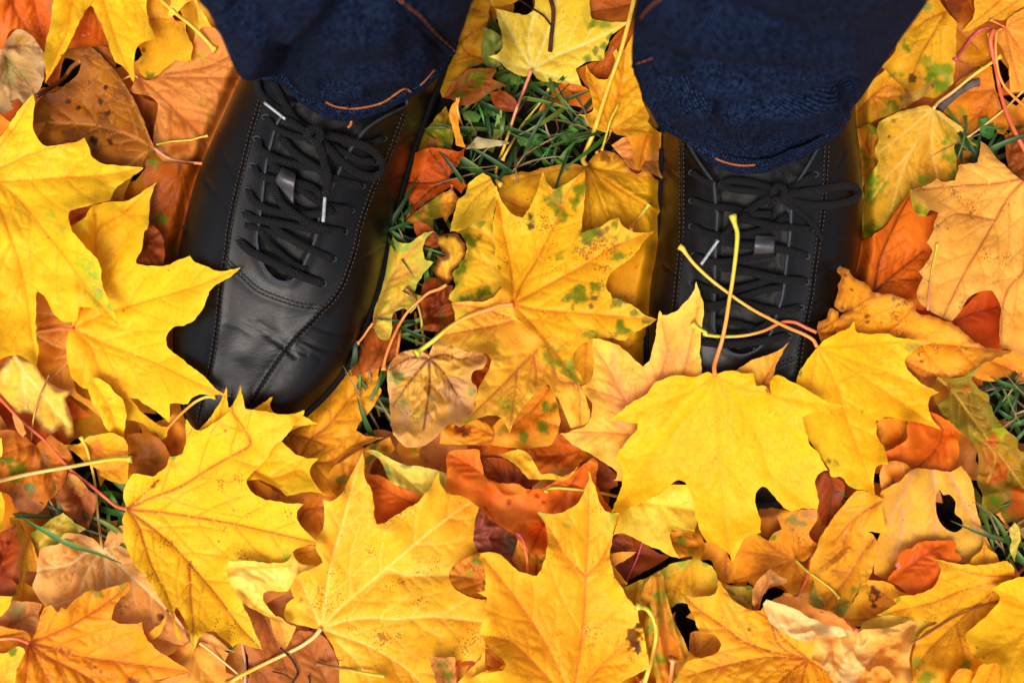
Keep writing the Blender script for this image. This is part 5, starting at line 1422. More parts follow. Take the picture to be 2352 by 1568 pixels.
# ---- centre
leaf("orange red leaf deep between the tan blotched leaf and its neighbour", 'B2 730,1120 800,1080 860,1000 900,1060 860,1180 780,1260', c='R', mix=((150, 40, 10), .45))
leaf("orange leaf with dark green smudges below the centre leaf", 'B2 850,1500 960,1400 1050,1330 1180,1200 1260,1240 1300,1370 1300,1490 1240,1600 1000,1620 870,1600', c='O', mix=((236, 166, 50), .5), g=[('B2 1230,1360', 44), ('B2 1210,1490', 46), ('B2 1070,1540', 40), ('B2 940,1500', 40, (150, 120, 30))], v='!B2 1240,1230 1150,1350 1000,1480|!B2 1270,1330 1200,1400 1100,1400|!B2 1290,1480 1200,1450')
leaf("dull purple tipped orange leaf below the tan blotched leaf", 'B2 540,1480 620,1440 740,1430 860,1480 870,1600 700,1600 520,1590', c='O', b=[('B2 670,1505', 46, (120, 56, 44))], wave=2)
leaf("amber leaf peeping out behind the centre leaf's lowest lobe", 'B2 1395,985 1440,950 1520,905 1540,1100 1500,1190 1470,1220 1430,1140', c='A', mix=((214, 130, 60), .5), v='!B2 1480,930 1470,1200')
leaf("brown red curled leaf between the grass and the green-edged leaf", 'B2 430,520 500,505 570,550 610,560 590,640 620,740 612,800 560,855 450,860 400,840 410,760 380,660 400,600', c='D', mix=((136, 70, 34), .5), g=[('B2 560,760', 46, (90, 100, 24)), ('B2 550,560', 30, (110, 100, 30))], b=[('B2 575,745', 16, (180, 90, 20))], wave=3, v='!B2 420,800 520,700 600,560', e=.5)
leaf("brown orange leaf at the foot of the boot near the short stems", 'B2 -60,900 60,850 120,760 220,720 250,820 240,1000 180,1060 60,1120 -60,1160', c=((190, 104, 40), (160, 76, 30), (170, 90, 40), (110, 50, 24), .5, 1.0))
stalk('B2 282,700 270,800 258,900 240,1020', 'B2', 'OO', 8, label="stiff tan stem standing by the grass, nearest the boot", bulb=False)
stalk('B2 362,730 368,850 374,950', 'B2', 'OO', 9, label="short orange stem standing between grass blades", bulb=False)
leaf("amber leaf edge with green marks near the jeans leg", 'A2 750,-80* 860,-80* 842,80 828,180 802,300 832,395 740,440 640,520 560,620 540,642* 520,580 600,380 660,260 700,100', c=((222, 150, 32), (204, 124, 26), (190, 150, 40), (140, 70, 20), .6, 1.2), v='!A2 830,160 700,240 620,300|!A2 830,390 700,350 650,260|!A2 740,60 820,90', g=[('A2 740,440', 26)], wave=2)
leaf("dark green leaf scraps by the yellow leaf's shoulder", 'A2 800,180 860,200 930,250 940,310 880,340 920,430 860,450 800,400', c=((150, 158, 70), (110, 130, 60), (120, 140, 60), (180, 180, 110), .5, 1.5), wave=2.4, e=.5)
leaf("brown and green withered leaf beside the dark boot and the grass", 'A2 538,640* 600,540 700,460 790,445 890,452* 860,520 960,560* 900,580 830,610 740,680 660,690 600,650', c=((150, 84, 30), (120, 60, 20), (150, 90, 40), (90, 50, 20), .6, 1.6), g=[('A2 740,500', 60, (100, 120, 30)), ('A2 640,610', 40, (110, 120, 30))], wave=2.6, v='!A2 560,640 720,540 880,460')
leaf("olive and orange withered leaf leaning on the boot's side", 'A2 560,690* 600,800 612,900 600,975 500,975 430,1000 340,1040 370,930 420,860 480,780', c=((186, 140, 34), (170, 96, 26), (150, 130, 40), (120, 70, 24), .6, 1.3), g=[('A2 500,820', 60, (120, 140, 30)), ('A2 560,880', 50, (110, 140, 40)), ('A2 400,930', 40, (110, 110, 30))], b=[('A2 470,930', 46, (196, 110, 66))], wave=2.4, v='!A2 600,960 540,820 560,700')
leaf("slim orange leaf strip standing by the grass", 'A2 650,635* 580,730 602,830 628,950 690,962* 655,860 640,740', c='O', mix=((180, 90, 20), .5), v='', wave=2)
leaf("dry crinkled straw leaf lying across the grass", 'A2 690,975* 760,900 830,905 920,920 980,935* 880,960 780,970', c=((186, 176, 128), (150, 150, 90), (200, 180, 150), (150, 120, 90), .5, .8), wave=2, v='', name="dry_leaf")
leaf("small brown shell-like leaf half buried in the grass", 'A2 845,602 930,595 1000,630 1050,690 1020,735 930,720 870,680', c='D', mix=((110, 62, 40), .5), wave=2, name="dry_leaf")
stalk('A2 632,640 640,730 670,820 720,890 740,950', 'A2', 'BW', 6, label="dry grey stem bent over the grass", bulb=False)
stalk('A2 1295,710 1285,790 1295,850 1280,880', 'A2', 'BB', 5, label="thin curly brown stem in the grass", bulb=False)
leaf("rust orange leaf with dark veins beside the boot", 'A2 292,1112 340,1012 450,968 560,975 640,990 692,960* 664,1040 612,1120 582,1160 660,1168 700,1212 662,1262 600,1212 530,1262 440,1322 352,1390 300,1436* 250,1428 320,1382 312,1312 235,1302 240,1222', o='A2 585,1180', v='A2 530,1080 455,990|A2 420,1195 270,1192|A2 480,1230 330,1360|A2 620,1080 680,970', c=((204, 94, 22), (186, 74, 18), (190, 90, 30), (90, 30, 12), .7, 1.2), wave=1.8,
     st='A2 600,1205 612,1270 680,1320 752,1350', sc='OR', sw=9)
leaf("orange green leaf with eaten rim at the boot's edge", 'A2 340,1400 440,1330 530,1265 600,1230 640,1300 610,1380 590,1400 560,1450 540,1420 470,1430 480,1500* 400,1480 300,1440', c='O', mix=((222, 160, 50), .5), g=[('A2 470,1390', 60, (130, 140, 40)), ('A2 500,1300', 30, (140, 140, 40)), ('A2 380,1400', 30, (120, 120, 30))], e=.8, v='!A2 350,1390 470,1350 620,1320', wave=1.8)
leaf("brown withered leaf scrap above the pale green-tipped leaf", 'A2 340,1440 420,1460 500,1530 560,1600 480,1620 380,1560', c='D', mix=((160, 80, 30), .5), wave=2.2)
leaf("yellow leaf with pale green tips leaning on the boot's side", 'B2 215,225* 250,272 312,280 372,250 415,220 482,204* 428,258 410,330 425,388 472,408* 420,470 382,530 352,615 404,625* 372,690 330,740 290,705 238,722 212,770 216,840 190,908 150,912 110,880 85,800 90,740 112,640 142,540 166,440 162,350 200,272',
     o='B2 86,802', v='B2 150,620 210,500 300,370 440,230|B2 130,760 230,700 300,640 360,600|B2 140,840 190,880|!B2 200,520 330,470 440,410', c=((236, 198, 72), (224, 180, 58), (200, 195, 90), (206, 130, 80), .6, 1.0), g=[('B2 440,235', 36, (120, 150, 90)), ('B2 380,420', 50, (160, 180, 80)), ('B2 240,300', 40, (170, 185, 80)), ('B2 330,620', 26, (130, 140, 70)), ('B2 370,570', 46, (180, 190, 70)), ('B2 310,290', 36, (150, 175, 90))], wave=1.5,
     st='B2 86,802 50,850 20,895 -20,940', sc='OO', sw=7)
stalk('B2 430,1005 410,880 398,760 372,670 335,610 298,575', 'B2', 'BG', 8, label="curved yellow stalk with a dark knob rising between the grass blades")
leaf("amber leaf showing behind the centre leaf's upper left lobe", 'A2 900,1170 980,1140 1060,1180 1130,1260 1130,1420 1040,1440 940,1400 900,1290', c='A', mix=((226, 150, 40), .5), b=[('A2 1100,1250', 22, (80, 30, 14)), ('A2 1145,1228', 18, (80, 30, 14)), ('A2 1060,1265', 12, (80, 30, 14))], g=[('A2 940,1225', 44), ('A2 970,1280', 26)])
leaf("fan shaped golden leaf with deep pleats beside the second boot", 'A2 1485,1095* 1400,1070 1290,1076 1200,1096 1120,1122 1040,1120 980,1142 920,1170 905,1260 1000,1330 1150,1400 1200,1500 B2 1250,300 1350,600 1500,800 1700,960 1850,920* 1880,780 1905,600 1945,300 A2 1985,1568 1975,1300 1985,1182* 1930,1170 1880,1112 1800,1130 1740,1080 1680,1010 1600,986 1540,1012 1500,1060',
     o='A2 1485,1096', v='A2 1540,1230 1620,1440 B2 1680,200|A2 1680,1230 1960,1410|A2 1450,1300 1430,1568|A2 1300,1110 1000,1180|A2 1640,1120 1900,1160|A2 1500,1350 1520,1568', c=((232, 178, 38), (216, 150, 28), (214, 150, 34), (164, 100, 24), .5, 1.4), fold=[('A2 1485,1096 1560,1250 1640,1500', 9, .004), ('A2 1485,1096 1700,1220 1985,1400', 10, .004), ('A2 1485,1096 1600,1180 1850,1500', 14, -.003), ('A2 1485,1096 1450,1300 1440,1568', 10, .003)],
     b=[('A2 1600,1020', 40, (140, 80, 24)), ('A2 1680,1010', 30, (140, 80, 30)), ('B2 1805,445', 9, (90, 50, 20))], wave=1.3, e=.5, tw=.004)
leaf("tan brown leaf tucked under the fan shaped leaf by the boot", 'A2 1640,950 1720,900 1800,880 1960,880 1985,1180 1900,1130 1820,1110 1760,1090 1700,1020', c='T', wave=1.5)
leaf("orange pointed leaf lobe beneath the yellow leaf by the jeans", 'A2 1740,890 1850,860 1968,870 1975,950 1900,1010 1860,1060 1822,1118* 1790,1060 1780,970', c='O', v='!A2 1880,880 1850,980 1825,1100')
leaf("orange brown leaf corner under the thick yellow stalk", 'A2 1500,-80* 1800,-80* 1785,60 1762,140 1650,148 1540,135 1505,60', c=((204, 116, 22), (186, 96, 20), (190, 110, 30), (110, 50, 16), .5, 1.2), v='!A2 1780,30 1650,60 1520,80')
leaf("dark orange leaf between the yellow leaf and the jeans", 'A2 1405,460 1500,410 1590,380 1630,280 1700,200 1770,130 1830,80 1830,600 1700,640 1540,600 1480,560', c=((214, 118, 24), (196, 96, 20), (200, 110, 30), (120, 54, 20), .5, 1.1), v='!A2 1760,180 1640,300 1500,480|!A2 1760,300 1650,420 1560,520')
leaf("orange leaf lobe above the grass pointing toward the dark boot", 'A2 1152,745* 1200,662 1260,580 1310,535 1400,545 1460,566 1512,600 1524,690 1500,722 1468,725 1440,700 1382,690 1285,700 1220,712', c=((234, 140, 34), (222, 116, 26), (226, 130, 40), (160, 74, 24), .5, 1.0), v='!A2 1500,620 1350,600 1180,720', wave=1.6)
leaf("yellow leaf with small points leaning against the jeans hem", 'A2 1476,420* 1502,480 1560,522 1622,520 1652,450 1665,380 1655,342 1676,318* 1700,362 1762,260 1830,130 1830,500 1840,640 1892,760 1882,790 1920,840 1970,874* 1900,876 1800,886 1740,890 1680,880 1640,850 1620,862 1560,850 1490,820 1460,770 1424,748* 1480,745 1520,720 1516,660 1500,580 1480,500',
     o='A2 1635,852', v='A2 1660,700 1700,560 1730,350|A2 1740,790 1880,690|A2 1560,790 1500,755|A2 1780,850 1950,872|A2 1580,700 1490,470', c=((249, 190, 48), (240, 172, 40), (246, 185, 50), (190, 100, 30), .55, 1.4), b=[('A2 1548,570', 26, (214, 130, 50)), ('A2 1690,620', 16, (190, 110, 40))], wave=1.3,
     st='A2 1640,850 1625,900 1590,950 1545,1000', sc='OK', sw=5)
stalk('A2 1580,985 1610,880 1640,780 1690,680', 'A2', 'GG', 7, label="thin green and brown stem under the thick yellow stalk", bulb=False)
leaf("yellow leaf with green tips and a dark twig resting on it", 'A2 842,-80* 845,-10 882,50 960,72 1050,96 1100,96 1140,50 1150,-80* 1525,-80* 1502,40 1512,120 1580,140 1680,145 1754,146* 1700,190 1640,240 1620,290 1600,350 1592,390 1520,400 1470,410 1412,450 1430,510 1457,566* 1380,550 1300,540 1200,535 1150,510 1130,478 1122,470 1092,500 1030,490 960,450 900,400 838,370* 900,350 932,310 930,250 920,180 892,100',
     o='A2 1125,452', v='A2 1190,310 1240,170 1300,-60|A2 1200,410 1290,360 1500,275 1740,150|A2 1060,350 980,200 900,60|A2 1020,430 860,372|A2 1250,490 1440,555|A2 1100,250 1150,60', c=((238, 202, 62), (228, 186, 52), (232, 205, 80), (246, 226, 150), .7, 1.3), g=[('A2 1510,160', 38), ('A2 1600,155', 34, (140, 160, 50)), ('A2 1640,230', 24), ('A2 1600,310', 30), ('A2 1490,395', 34), ('A2 1570,380', 26), ('A2 1110,110', 14)], b=[('A2 1540,335', 26, (120, 130, 50)), ('A2 1330,75', 14, (170, 100, 40))], wave=1.2,
     st='A2 1122,455 1070,590 1020,720 975,860 935,980 905,1060 888,1130 895,1185 925,1212', sc='YK', sw=9)
stalk('A2 1245,555 1200,640 1130,730 1050,830 1000,920 960,990 930,1050', 'A2', 'YG', 7, label="thin olive stalk crossing the grass beside the pink one")
stalk('A2 1242,338 1252,220 1262,130 1262,60 1238,-30', 'A2', 'DD', 12, label="dark forked twig lying on the green-tipped yellow leaf", nm="twig", cat="twig", mat=M_TWIG, bulb=False)
stalk('A2 1248,165 1200,105 1130,60 1060,12 1000,-20', 'A2', 'DD', 6, label="thin side branch of the dark twig on the yellow leaf", nm="twig", cat="twig", mat=M_TWIG, bulb=False)
stalk('A2 1485,1090 1458,1050 1480,980 1525,870 1580,700 1640,520 1700,350 1755,150 1790,0 1800,-60', 'A2', 'YY', 13, label="long thick yellow stalk rising from the fan shaped leaf", bulb=False)
leaf("small yellow leaf with crumbling brown rim left of the centre leaf", 'B2 510,242 560,220 632,222 680,285 684,350 642,430 602,462 612,510 570,552* 540,530 492,490 475,452 505,405 498,350 530,372 565,362 530,338 505,285', o='B2 566,552', v='B2 600,430 675,280|B2 540,450 520,380|B2 600,500', c=((247, 200, 66), (240, 184, 60), (244, 190, 70), (200, 110, 40), .5, 1.5), e=1.0, b=[('B2 540,360', 20, (60, 34, 20)), ('B2 570,240', 10, (70, 40, 20))], sharp=True, wave=1.4,
     st='B2 566,552 520,580 450,605 385,660 320,720 265,800 220,890 180,990 160,1060 155,1112', sc='OO', sw=8.5)
leaf("yellow leaf with ragged green blotched rim under the centre leaf", 'B2 625,210* 700,165 800,110 870,80 910,300 880,430 920,570 870,640 790,660 700,655 622,668* 570,650 600,600 622,560 612,480 640,440 690,350 688,270 650,222', c=((249, 200, 52), (244, 188, 50), (190, 180, 60), (222, 140, 50), .45, 1.0), rag=.25,
     g=[('B2 720,265', 44), ('B2 790,150', 28), ('B2 650,460', 36), ('B2 810,600', 48), ('B2 690,640', 44), ('B2 625,560', 24), ('B2 670,400', 24), ('B2 900,435', 20), ('B2 780,640', 34)], o='B2 1000,500', v='B2 800,400 660,330|B2 800,560 640,600|B2 850,250 700,170', wave=1.3)
leaf("small bright yellow leaf with a toothed rim near the grass", 'A2 806,1130* 742,1160 702,1210 690,1270 640,1300 620,1362 602,1440 590,1512 680,1500 760,1452 850,1430 872,1395 890,1250 862,1170', c=((251, 206, 62), (246, 194, 54), (248, 200, 60), (190, 120, 40), .55, 1.2), rag=.12, o='A2 960,1120', v='A2 860,1200 760,1290 680,1400|A2 840,1180 720,1240|A2 870,1300 800,1420', wave=1.1)
leaf("pinkish tan blotched leaf with dark veins and grey green stains", 'B2 452,1032* 482,940 512,920 600,930 700,985 800,1000 832,1042 802,1098 742,1125 735,1180 765,1222 752,1330 742,1382 650,1480 600,1442 540,1500 430,1600 300,1610 215,1532* 200,1430 190,1300 175,1180 180,1100 230,1022 300,985 400,980',
     o='B2 451,1034', v='B2 455,1200 440,1320 415,1500|B2 540,1120 620,1250 700,1350|B2 330,1180 225,1330|B2 560,1010 640,1040 810,1010|B2 330,1030 190,1110', c=((244, 192, 92), (234, 174, 84), (224, 168, 112), (110, 62, 36), .8, 1.6), mix=((230, 178, 128), .60), g=[('B2 240,1160', 50, (140, 160, 90)), ('B2 290,1310', 50, (150, 150, 90)), ('B2 740,1240', 30, (130, 150, 90)), ('B2 480,1290', 26, (160, 150, 90)), ('B2 380,1400', 40, (200, 165, 60))], b=[('B2 230,1050', 40, (196, 126, 76)), ('B2 780,1040', 50, (200, 138, 92)), ('B2 660,1360', 70, (214, 164, 126)), ('B2 300,1400', 60, (214, 168, 130))], wave=2.4, curl=.006,
     st='B2 450,1030 425,960 415,880', sc='OO', sw=6)
leaf("yellow leaf with purplish veins spread under the centre leaf", 'B2 592,670* 700,660 800,662 870,636 920,570* 1010,640 1100,720 1200,930 1320,1120 1420,1180 1500,1380 1492,1440 1430,1482 1378,1488* 1342,1410 1312,1332 1272,1272 1232,1210 1192,1225 1120,1290 1050,1370 1000,1460 975,1532* 960,1480 930,1430 880,1405 750,1432 648,1482* 742,1370 762,1270 800,1180 850,1090 856,1032 820,1002 720,990 600,950 505,912* 560,850 612,800 620,740',
     o='B2 1210,930', v='B2 1130,1005 1050,1085 950,1190 880,1260 660,1470|!B2 1000,790 870,825 730,850 520,890|!B2 1130,1005 1150,1110 1150,1210|!B2 1030,1095 1020,1200 980,1500|!B2 590,680 800,710 980,770|B2 1300,1180 1420,1200 1440,1460', c=((250, 190, 62), (244, 176, 66), (244, 185, 70), (176, 96, 56), .62, 1.3), g=[('B2 960,1330', 50, (200, 185, 50)), ('B2 720,1440', 40, (180, 180, 60)), ('B2 880,960', 20, (200, 190, 60)), ('B2 970,1500', 22, (170, 180, 60)), ('B2 660,740', 30, (200, 190, 60))], b=[('B2 1195,935', 12, (190, 80, 40)), ('B2 970,1345', 10, (150, 140, 30))], lift=0.003, wave=1.4)
leaf("orange yellow leaf with green and black blotches in the centre", over=True, out='A2 890,1215* 912,1280 960,1360 1010,1410 1062,1422 1100,1372 1140,1290 1172,1200 1196,1128* 1216,1190 1260,1238 1330,1212 1400,1165 1468,1112* 1468,1300 1450,1450 1440,1536 B2 1440,218 1500,192 1572,180 1620,140 1692,116* 1712,170 1762,205 1840,215 1920,207* 1860,270 1800,350 1730,410 1662,460 1620,520 1610,570 1640,612 1650,642 1700,650 1780,690 1850,740 1942,780* 1850,840 1770,880 1740,922* 1650,905 1580,895 1510,910 1430,960 1395,1010 1400,1080 1440,1140 1466,1212* 1400,1182 1320,1140 1230,1070 1165,1000 1192,920 1120,860 1060,800 1010,760 1000,700 950,620 916,570 900,510 870,430 880,300 868,200 880,100 A2 884,1350',
     o='B2 1000,682', v='B2 1070,530 1140,420 1310,90 A2 1360,1250 1462,1120|B2 985,450 935,200 900,0|B2 1250,545 1480,420 1650,310 1900,212|B2 1180,722 1400,738 1650,760 1930,780|B2 1110,800 1200,905 1330,1060 1455,1200|!B2 1330,60 A2 1250,1290 1196,1150', c=((252, 190, 40), (248, 176, 34), (246, 186, 50), (206, 104, 30), .55, 2.2),
     g=[('A2 1245,1290', 70), ('A2 1300,1400', 46), ('A2 1420,1230', 60), ('A2 1400,1330', 36), ('A2 1215,1200', 24, (180, 180, 50)), ('B2 1480,250', 80), ('B2 1600,220', 70), ('B2 1660,160', 40), ('B2 1400,615', 66), ('B2 1530,575', 46), ('B2 1680,380', 44), ('B2 1760,250', 24, (130, 150, 50)), ('B2 1290,1060', 86, (130, 140, 50)), ('B2 1390,1110', 66, (130, 150, 60)), ('B2 1440,1180', 34, (150, 170, 70)), ('B2 1690,670', 40), ('B2 1790,720', 36), ('B2 1700,850', 60), ('B2 1860,790', 36, (110, 130, 50)), ('B2 1510,870', 40, (150, 150, 40)), ('A2 1110,1430', 34, (150, 150, 50)), ('B2 1300,370', 34, (190, 165, 40)), ('B2 910,440', 12), ('B2 1020,790', 24, (150, 150, 50)), ('B2 1240,960', 46, (140, 140, 60)), ('B2 930,180', 20, (220, 190, 50))],
     b=[('A2 1120,1410', 24, (110, 84, 44)), ('A2 1115,1480', 20, (110, 84, 44)), ('B2 1115,105', 24, (110, 84, 44)), ('B2 1117,175', 22, (110, 84, 44)), ('B2 1535,640', 22, (110, 90, 70)), ('B2 1515,695', 20, (110, 90, 70)), ('B2 1490,385', 18, (110, 80, 60)), ('B2 1570,220', 26, (130, 90, 60)), ('B2 1610,180', 18, (150, 90, 60)), ('B2 1470,270', 16, (140, 120, 60)), ('B2 1740,910', 18, (140, 120, 80)), ('B2 1800,730', 12, (120, 100, 90)), ('B2 1690,655', 14, (140, 120, 90))],
     lift=0.005, wave=.9, curl=.004, st='B2 1000,682 920,690 850,712 760,740 680,772 600,820 560,850 500,902 430,955 362,1003', sc='GO', sw=13)
stalk('A2 1765,1512 1800,1450 1840,1400 1892,1332', 'A2', 'GO', 11, label="short orange stalk with a yellow green knob standing by the second boot")
# ---- right
leaf("brown orange leaf at the border beneath the orange peach leaf", 'A4 1650,100 1800,140 1920,180 1920,400 1820,440 1700,420 1640,380', c=((214, 146, 28), (196, 116, 24), (190, 120, 30), (140, 70, 20), .5, 1.2), v='!A4 1640,380 1740,420 1900,380|!A4 1660,200 1800,330')
leaf("dark brown leaf at the right border above the peach leaf", 'A4 1960,880 2150,810 2150,1220* 2060,1180 1990,1110 1975,1010', c=((176, 98, 26), (140, 66, 18), (160, 90, 30), (90, 40, 14), .5, 1.4), sharp=True, wave=1.8)
leaf("orange leaf with green spots under the long stalks", 'A4 1645,550 1700,505 1800,440 1880,430 1905,600 1955,720 1990,820 1960,880 1920,870* 1890,800 1800,835 1720,890 1640,800 1560,720 1600,640', c=((228, 142, 34), (216, 120, 26), (210, 140, 40), (150, 74, 24), .55, 1.8), g=[('A4 1690,750', 40, (150, 140, 30)), ('A4 1800,810', 30, (150, 140, 30))], o='A4 1900,590', v='A4 1800,600 1640,610|A4 1820,720 1700,830|A4 1940,740')
leaf("red brown leaf corner at the top near the yellow pointed leaf", 'A4 1540,-60 1730,-60 1762,70 1700,150 1642,152 1595,60', c=((190, 100, 26), (160, 80, 20), (170, 90, 26), (110, 50, 18), .5, 1.0), b=[('A4 1640,30', 60, (130, 60, 18))])
leaf("yellow leaf with a big green blotch beside the jeans leg", 'A4 1440,-60* 1530,-10 1585,70 1645,150 1642,400 1626,545* 1565,592 1500,640 1400,620 1250,540 1160,440 1250,330 1300,120', c=((236, 182, 38), (224, 160, 32), (214, 160, 40), (160, 90, 26), .6, 1.3), g=[('A4 1530,470', 84, (110, 140, 24)), ('A4 1570,570', 70, (96, 130, 24)), ('A4 1470,540', 50), ('A4 1330,310', 40), ('A4 1460,50', 30, (130, 140, 40)), ('A4 1250,480', 30)], b=[('A4 1360,510', 26, (90, 60, 20)), ('A4 1575,160', 14, (140, 80, 20))], v='!A4 1580,80 1500,220 1420,360 1340,560|!A4 1580,80 1460,130 1380,190', wave=1.3)
leaf("amber leaf with a green rim between jeans and the veined leaf", 'A4 1185,460* 1240,520 1300,572 1315,620 1300,702 1220,755 1100,800 1000,860 940,950 880,1000 800,900 1000,600', c=((238, 176, 50), (226, 156, 42), (214, 160, 44), (170, 80, 30), .6, 1.4), g=[('A4 1250,680', 40), ('A4 1290,650', 30), ('A4 1010,860', 36, (170, 160, 40)), ('A4 1190,720', 30, (140, 150, 40)), ('A4 1240,480', 24)], o='A4 1100,630', v='A4 1200,560 1290,590|A4 1140,720 1130,780|A4 980,760 930,920|A4 1200,640 1310,625', wave=1.4)
leaf("rolled yellow green leaf stub on the yellow leaf with green blotch", 'A4 1300,712* 1300,640 1330,605 1370,600 1440,560 1490,540* 1512,575 1440,625 1370,670 1330,700', c=((196, 176, 44), (170, 130, 40), (150, 100, 60), (120, 80, 40), .5, 1.0), b=[('A4 1330,625', 26, (140, 90, 60)), ('A4 1490,560', 16, (130, 80, 30))], wave=3, v='')
leaf("narrow orange green leaf squeezed against the second boot", 'A4 940,900 1000,850 1080,810 1140,860 1132,960 1142,1060 1062,1180 960,1160 900,1050 900,960', c=((232, 156, 48), (216, 130, 38), (222, 150, 50), (150, 80, 30), .6, 1.6), g=[('A4 1110,845', 44), ('A4 1050,1090', 50, (110, 120, 30)), ('A4 1015,985', 24)], v='!A4 960,1160 940,1000 980,880|!A4 1140,1080 1060,940 1090,830', wave=2)
leaf("small yellow orange leaf under the bow loop of the second boot", 'A4 960,1130 1010,1135 1052,1165 1040,1240 1058,1310 1045,1400 990,1400 960,1300', c=((242, 184, 70), (230, 160, 60), (236, 180, 80), (170, 100, 40), .5, 1.2), g=[('A4 1000,1330', 26, (190, 170, 60))], wave=1.8)
leaf("green and yellow leaf sliver between the red leaf and the boot", 'A4 985,1400 1030,1400 1020,1500 B4 1045,265 990,300 970,200 985,120', c='G')
stalk('A4 1535,715 1600,655 1680,590 1760,545 1800,540', 'A4', 'SS', 22, label="thick dark stick with a broken end among the leaves", nm="stick", cat="stick", mat=M_TWIG, bulb=False)
leaf("amber leaf showing its pale underside veins, green along the rim", 'A4 1500,712* 1460,690 1380,700 1250,742 1140,802 1128,870 1142,920 1120,980 1142,1060 1062,1180 1050,1300 1022,1450 B4 1015,130 1052,266* 1110,225 1200,150 1280,40 A4 1345,1262 1422,1230 1500,1192 1562,1180 1612,1195 1652,1170* 1655,1080 1640,1000 1638,950 1682,925 1787,958* 1722,900 1692,840 1640,800 1590,770 1550,730',
     o='A4 1497,716', v='A4 1440,850 1340,1010 1280,1180 1220,1375|A4 1330,850 1140,1000|A4 1490,850 1490,1000 1530,1175|A4 1350,735 1150,800|A4 1590,790 1700,890|!A4 1340,1010 1200,1150 1100,1300', c=((230, 172, 50), (216, 146, 40), (190, 160, 50), (248, 212, 130), .42, 1.3), g=[('A4 1600,900', 50, (110, 140, 30)), ('A4 1700,900', 40, (100, 140, 30)), ('A4 1110,1180', 70, (100, 140, 30)), ('A4 1090,1290', 60, (90, 130, 30)), ('B4 1080,200', 70, (80, 120, 26)), ('A4 1620,1040', 50, (120, 140, 30)), ('A4 1240,790', 30, (130, 110, 30)), ('A4 1430,1170', 34, (140, 160, 40)), ('A4 1640,1150', 30, (110, 130, 30))], b=[('A4 1215,890', 16, (110, 60, 20)), ('A4 1235,790', 20, (120, 80, 30))], wave=1.3, fold=[('A4 1497,716 1340,1010 1220,1375', 8, .002)],
     st='A4 1497,712 1530,670 1620,605 1750,500 1850,430 1938,368', sc='YP', sw=9)
stalk('A4 1722,898 1830,820 1950,725 2091,590', 'A4', 'PP', 6, label="thin white stalk slanting to the right border", bulb=False)
leaf("dark rusty leaf shaded by the peach coloured leaf", 'A4 1345,1258* 1365,1330 1402,1400 1460,1412 1530,1385 B4 1512,150 1500,300 1470,450 1450,600 1440,720 1300,700 1100,640 1000,560 985,320 1100,235 1200,150 1275,50', c=((226, 124, 34), (212, 102, 26), (216, 110, 32), (90, 34, 12), .6, 1.0), o='B4 1110,600', v='B4 1150,380 1300,50 A4 1345,1290|B4 1250,480 1440,330|B4 1200,540 1400,520', wave=1.2)
leaf("small green yellow leaf lobe peeping under the peach leaf's corner", 'A4 1345,1240 1480,1330 1475,1370 1440,1412 1400,1408 1360,1350', c='K', g=[('A4 1400,1370', 34), ('A4 1450,1390', 26)], v='')
leaf("deep red leaf in the notch of the large peach leaf", 'B4 1560,820 1700,700 1800,600 1900,560 1980,600 1980,1000 1880,990 1780,930 1700,860 1620,850', c=((190, 74, 18), (160, 52, 14), (200, 90, 24), (90, 26, 10), .5, .8), v='!B4 1640,790 1760,740 1920,700')
leaf("orange leaf at the right border under the red one", 'B4 1740,1150 1800,1080 1900,1030 2010,985 2080,1020 2150,1060 2150,1240* 2060,1190 1960,1150 1910,1182 1820,1180', c='O', v='!B4 1880,1060 2000,1110 2120,1190')
leaf("large peach leaf with brown veins at the right border", 'A4 1806,920* 1800,1000 1785,1062 1700,1070 1660,1080 1650,1130 1640,1180 1560,1190 1520,1165 1480,1200 1420,1222 1360,1240 1350,1260* 1400,1300 1480,1370 1532,1390 1510,1450 1500,1540 B4 1512,180 1455,280 1490,330 1460,400 1405,470 1425,510 1400,580 1395,650 1450,702 1540,760 1617,790* 1660,750 1720,652 1800,602 1880,590 1912,630 1935,700 1930,800 1930,900 1925,976* 2000,970 2080,1020 2160,1060* 2160,0 A4 2160,1250* 2080,1180 2000,1120 1920,1040 1862,960',
     o='A4 2110,1160', v='A4 1990,1290 1830,1568 B4 1700,480 1560,770|A4 1900,1200 1700,1212 1380,1245|A4 2000,1090 1815,935|B4 2091,460 2000,560 1950,700 1940,950|!A4 1900,1440 1640,1400 1520,1480', c=((250, 186, 92), (244, 168, 70), (248, 188, 100), (176, 92, 50), .65, 2.0), lift=0.004, wave=1.2, curl=.006, b=[('B4 1590,190', 12, (190, 110, 60)), ('B4 1920,375', 12, (190, 110, 50))], e=.25)
stalk('B4 1462,720 1466,640 1480,520 1495,430 1512,350 1525,285', 'B4', 'GK', 6, label="thin red stalk with a green tip lying on the peach leaf")
leaf("pointed yellow orange leaf at the top right corner", 'A4 1735,-80* 1768,60 1750,130 1690,208* 1780,180 1870,130 1960,130 2040,70 2160,0 2160,-80*', c=((251, 190, 62), (244, 172, 50), (248, 190, 60), (190, 100, 40), .55, 1.2), v='!A4 2000,-60 1870,60 1700,200|!A4 2080,-20 2000,40 1880,120')
leaf("orange peach leaf at the right border where the red stalks meet", 'A4 1972,180* 1982,130 2060,80 2160,40 2160,600* 2060,600 2000,605 1992,480 1962,350 1915,260 1860,262 1850,222 1905,200', c=((247, 170, 70), (240, 152, 56), (244, 170, 70), (180, 96, 50), .6, 1.6), o='A4 1970,182', v='A4 2000,350 2060,560|A4 2050,300 2120,420|A4 2060,130 2150,90|A4 1900,240', wave=1.2,
     st='A4 1970,180 1930,160 1870,130', sc='OR', sw=5)
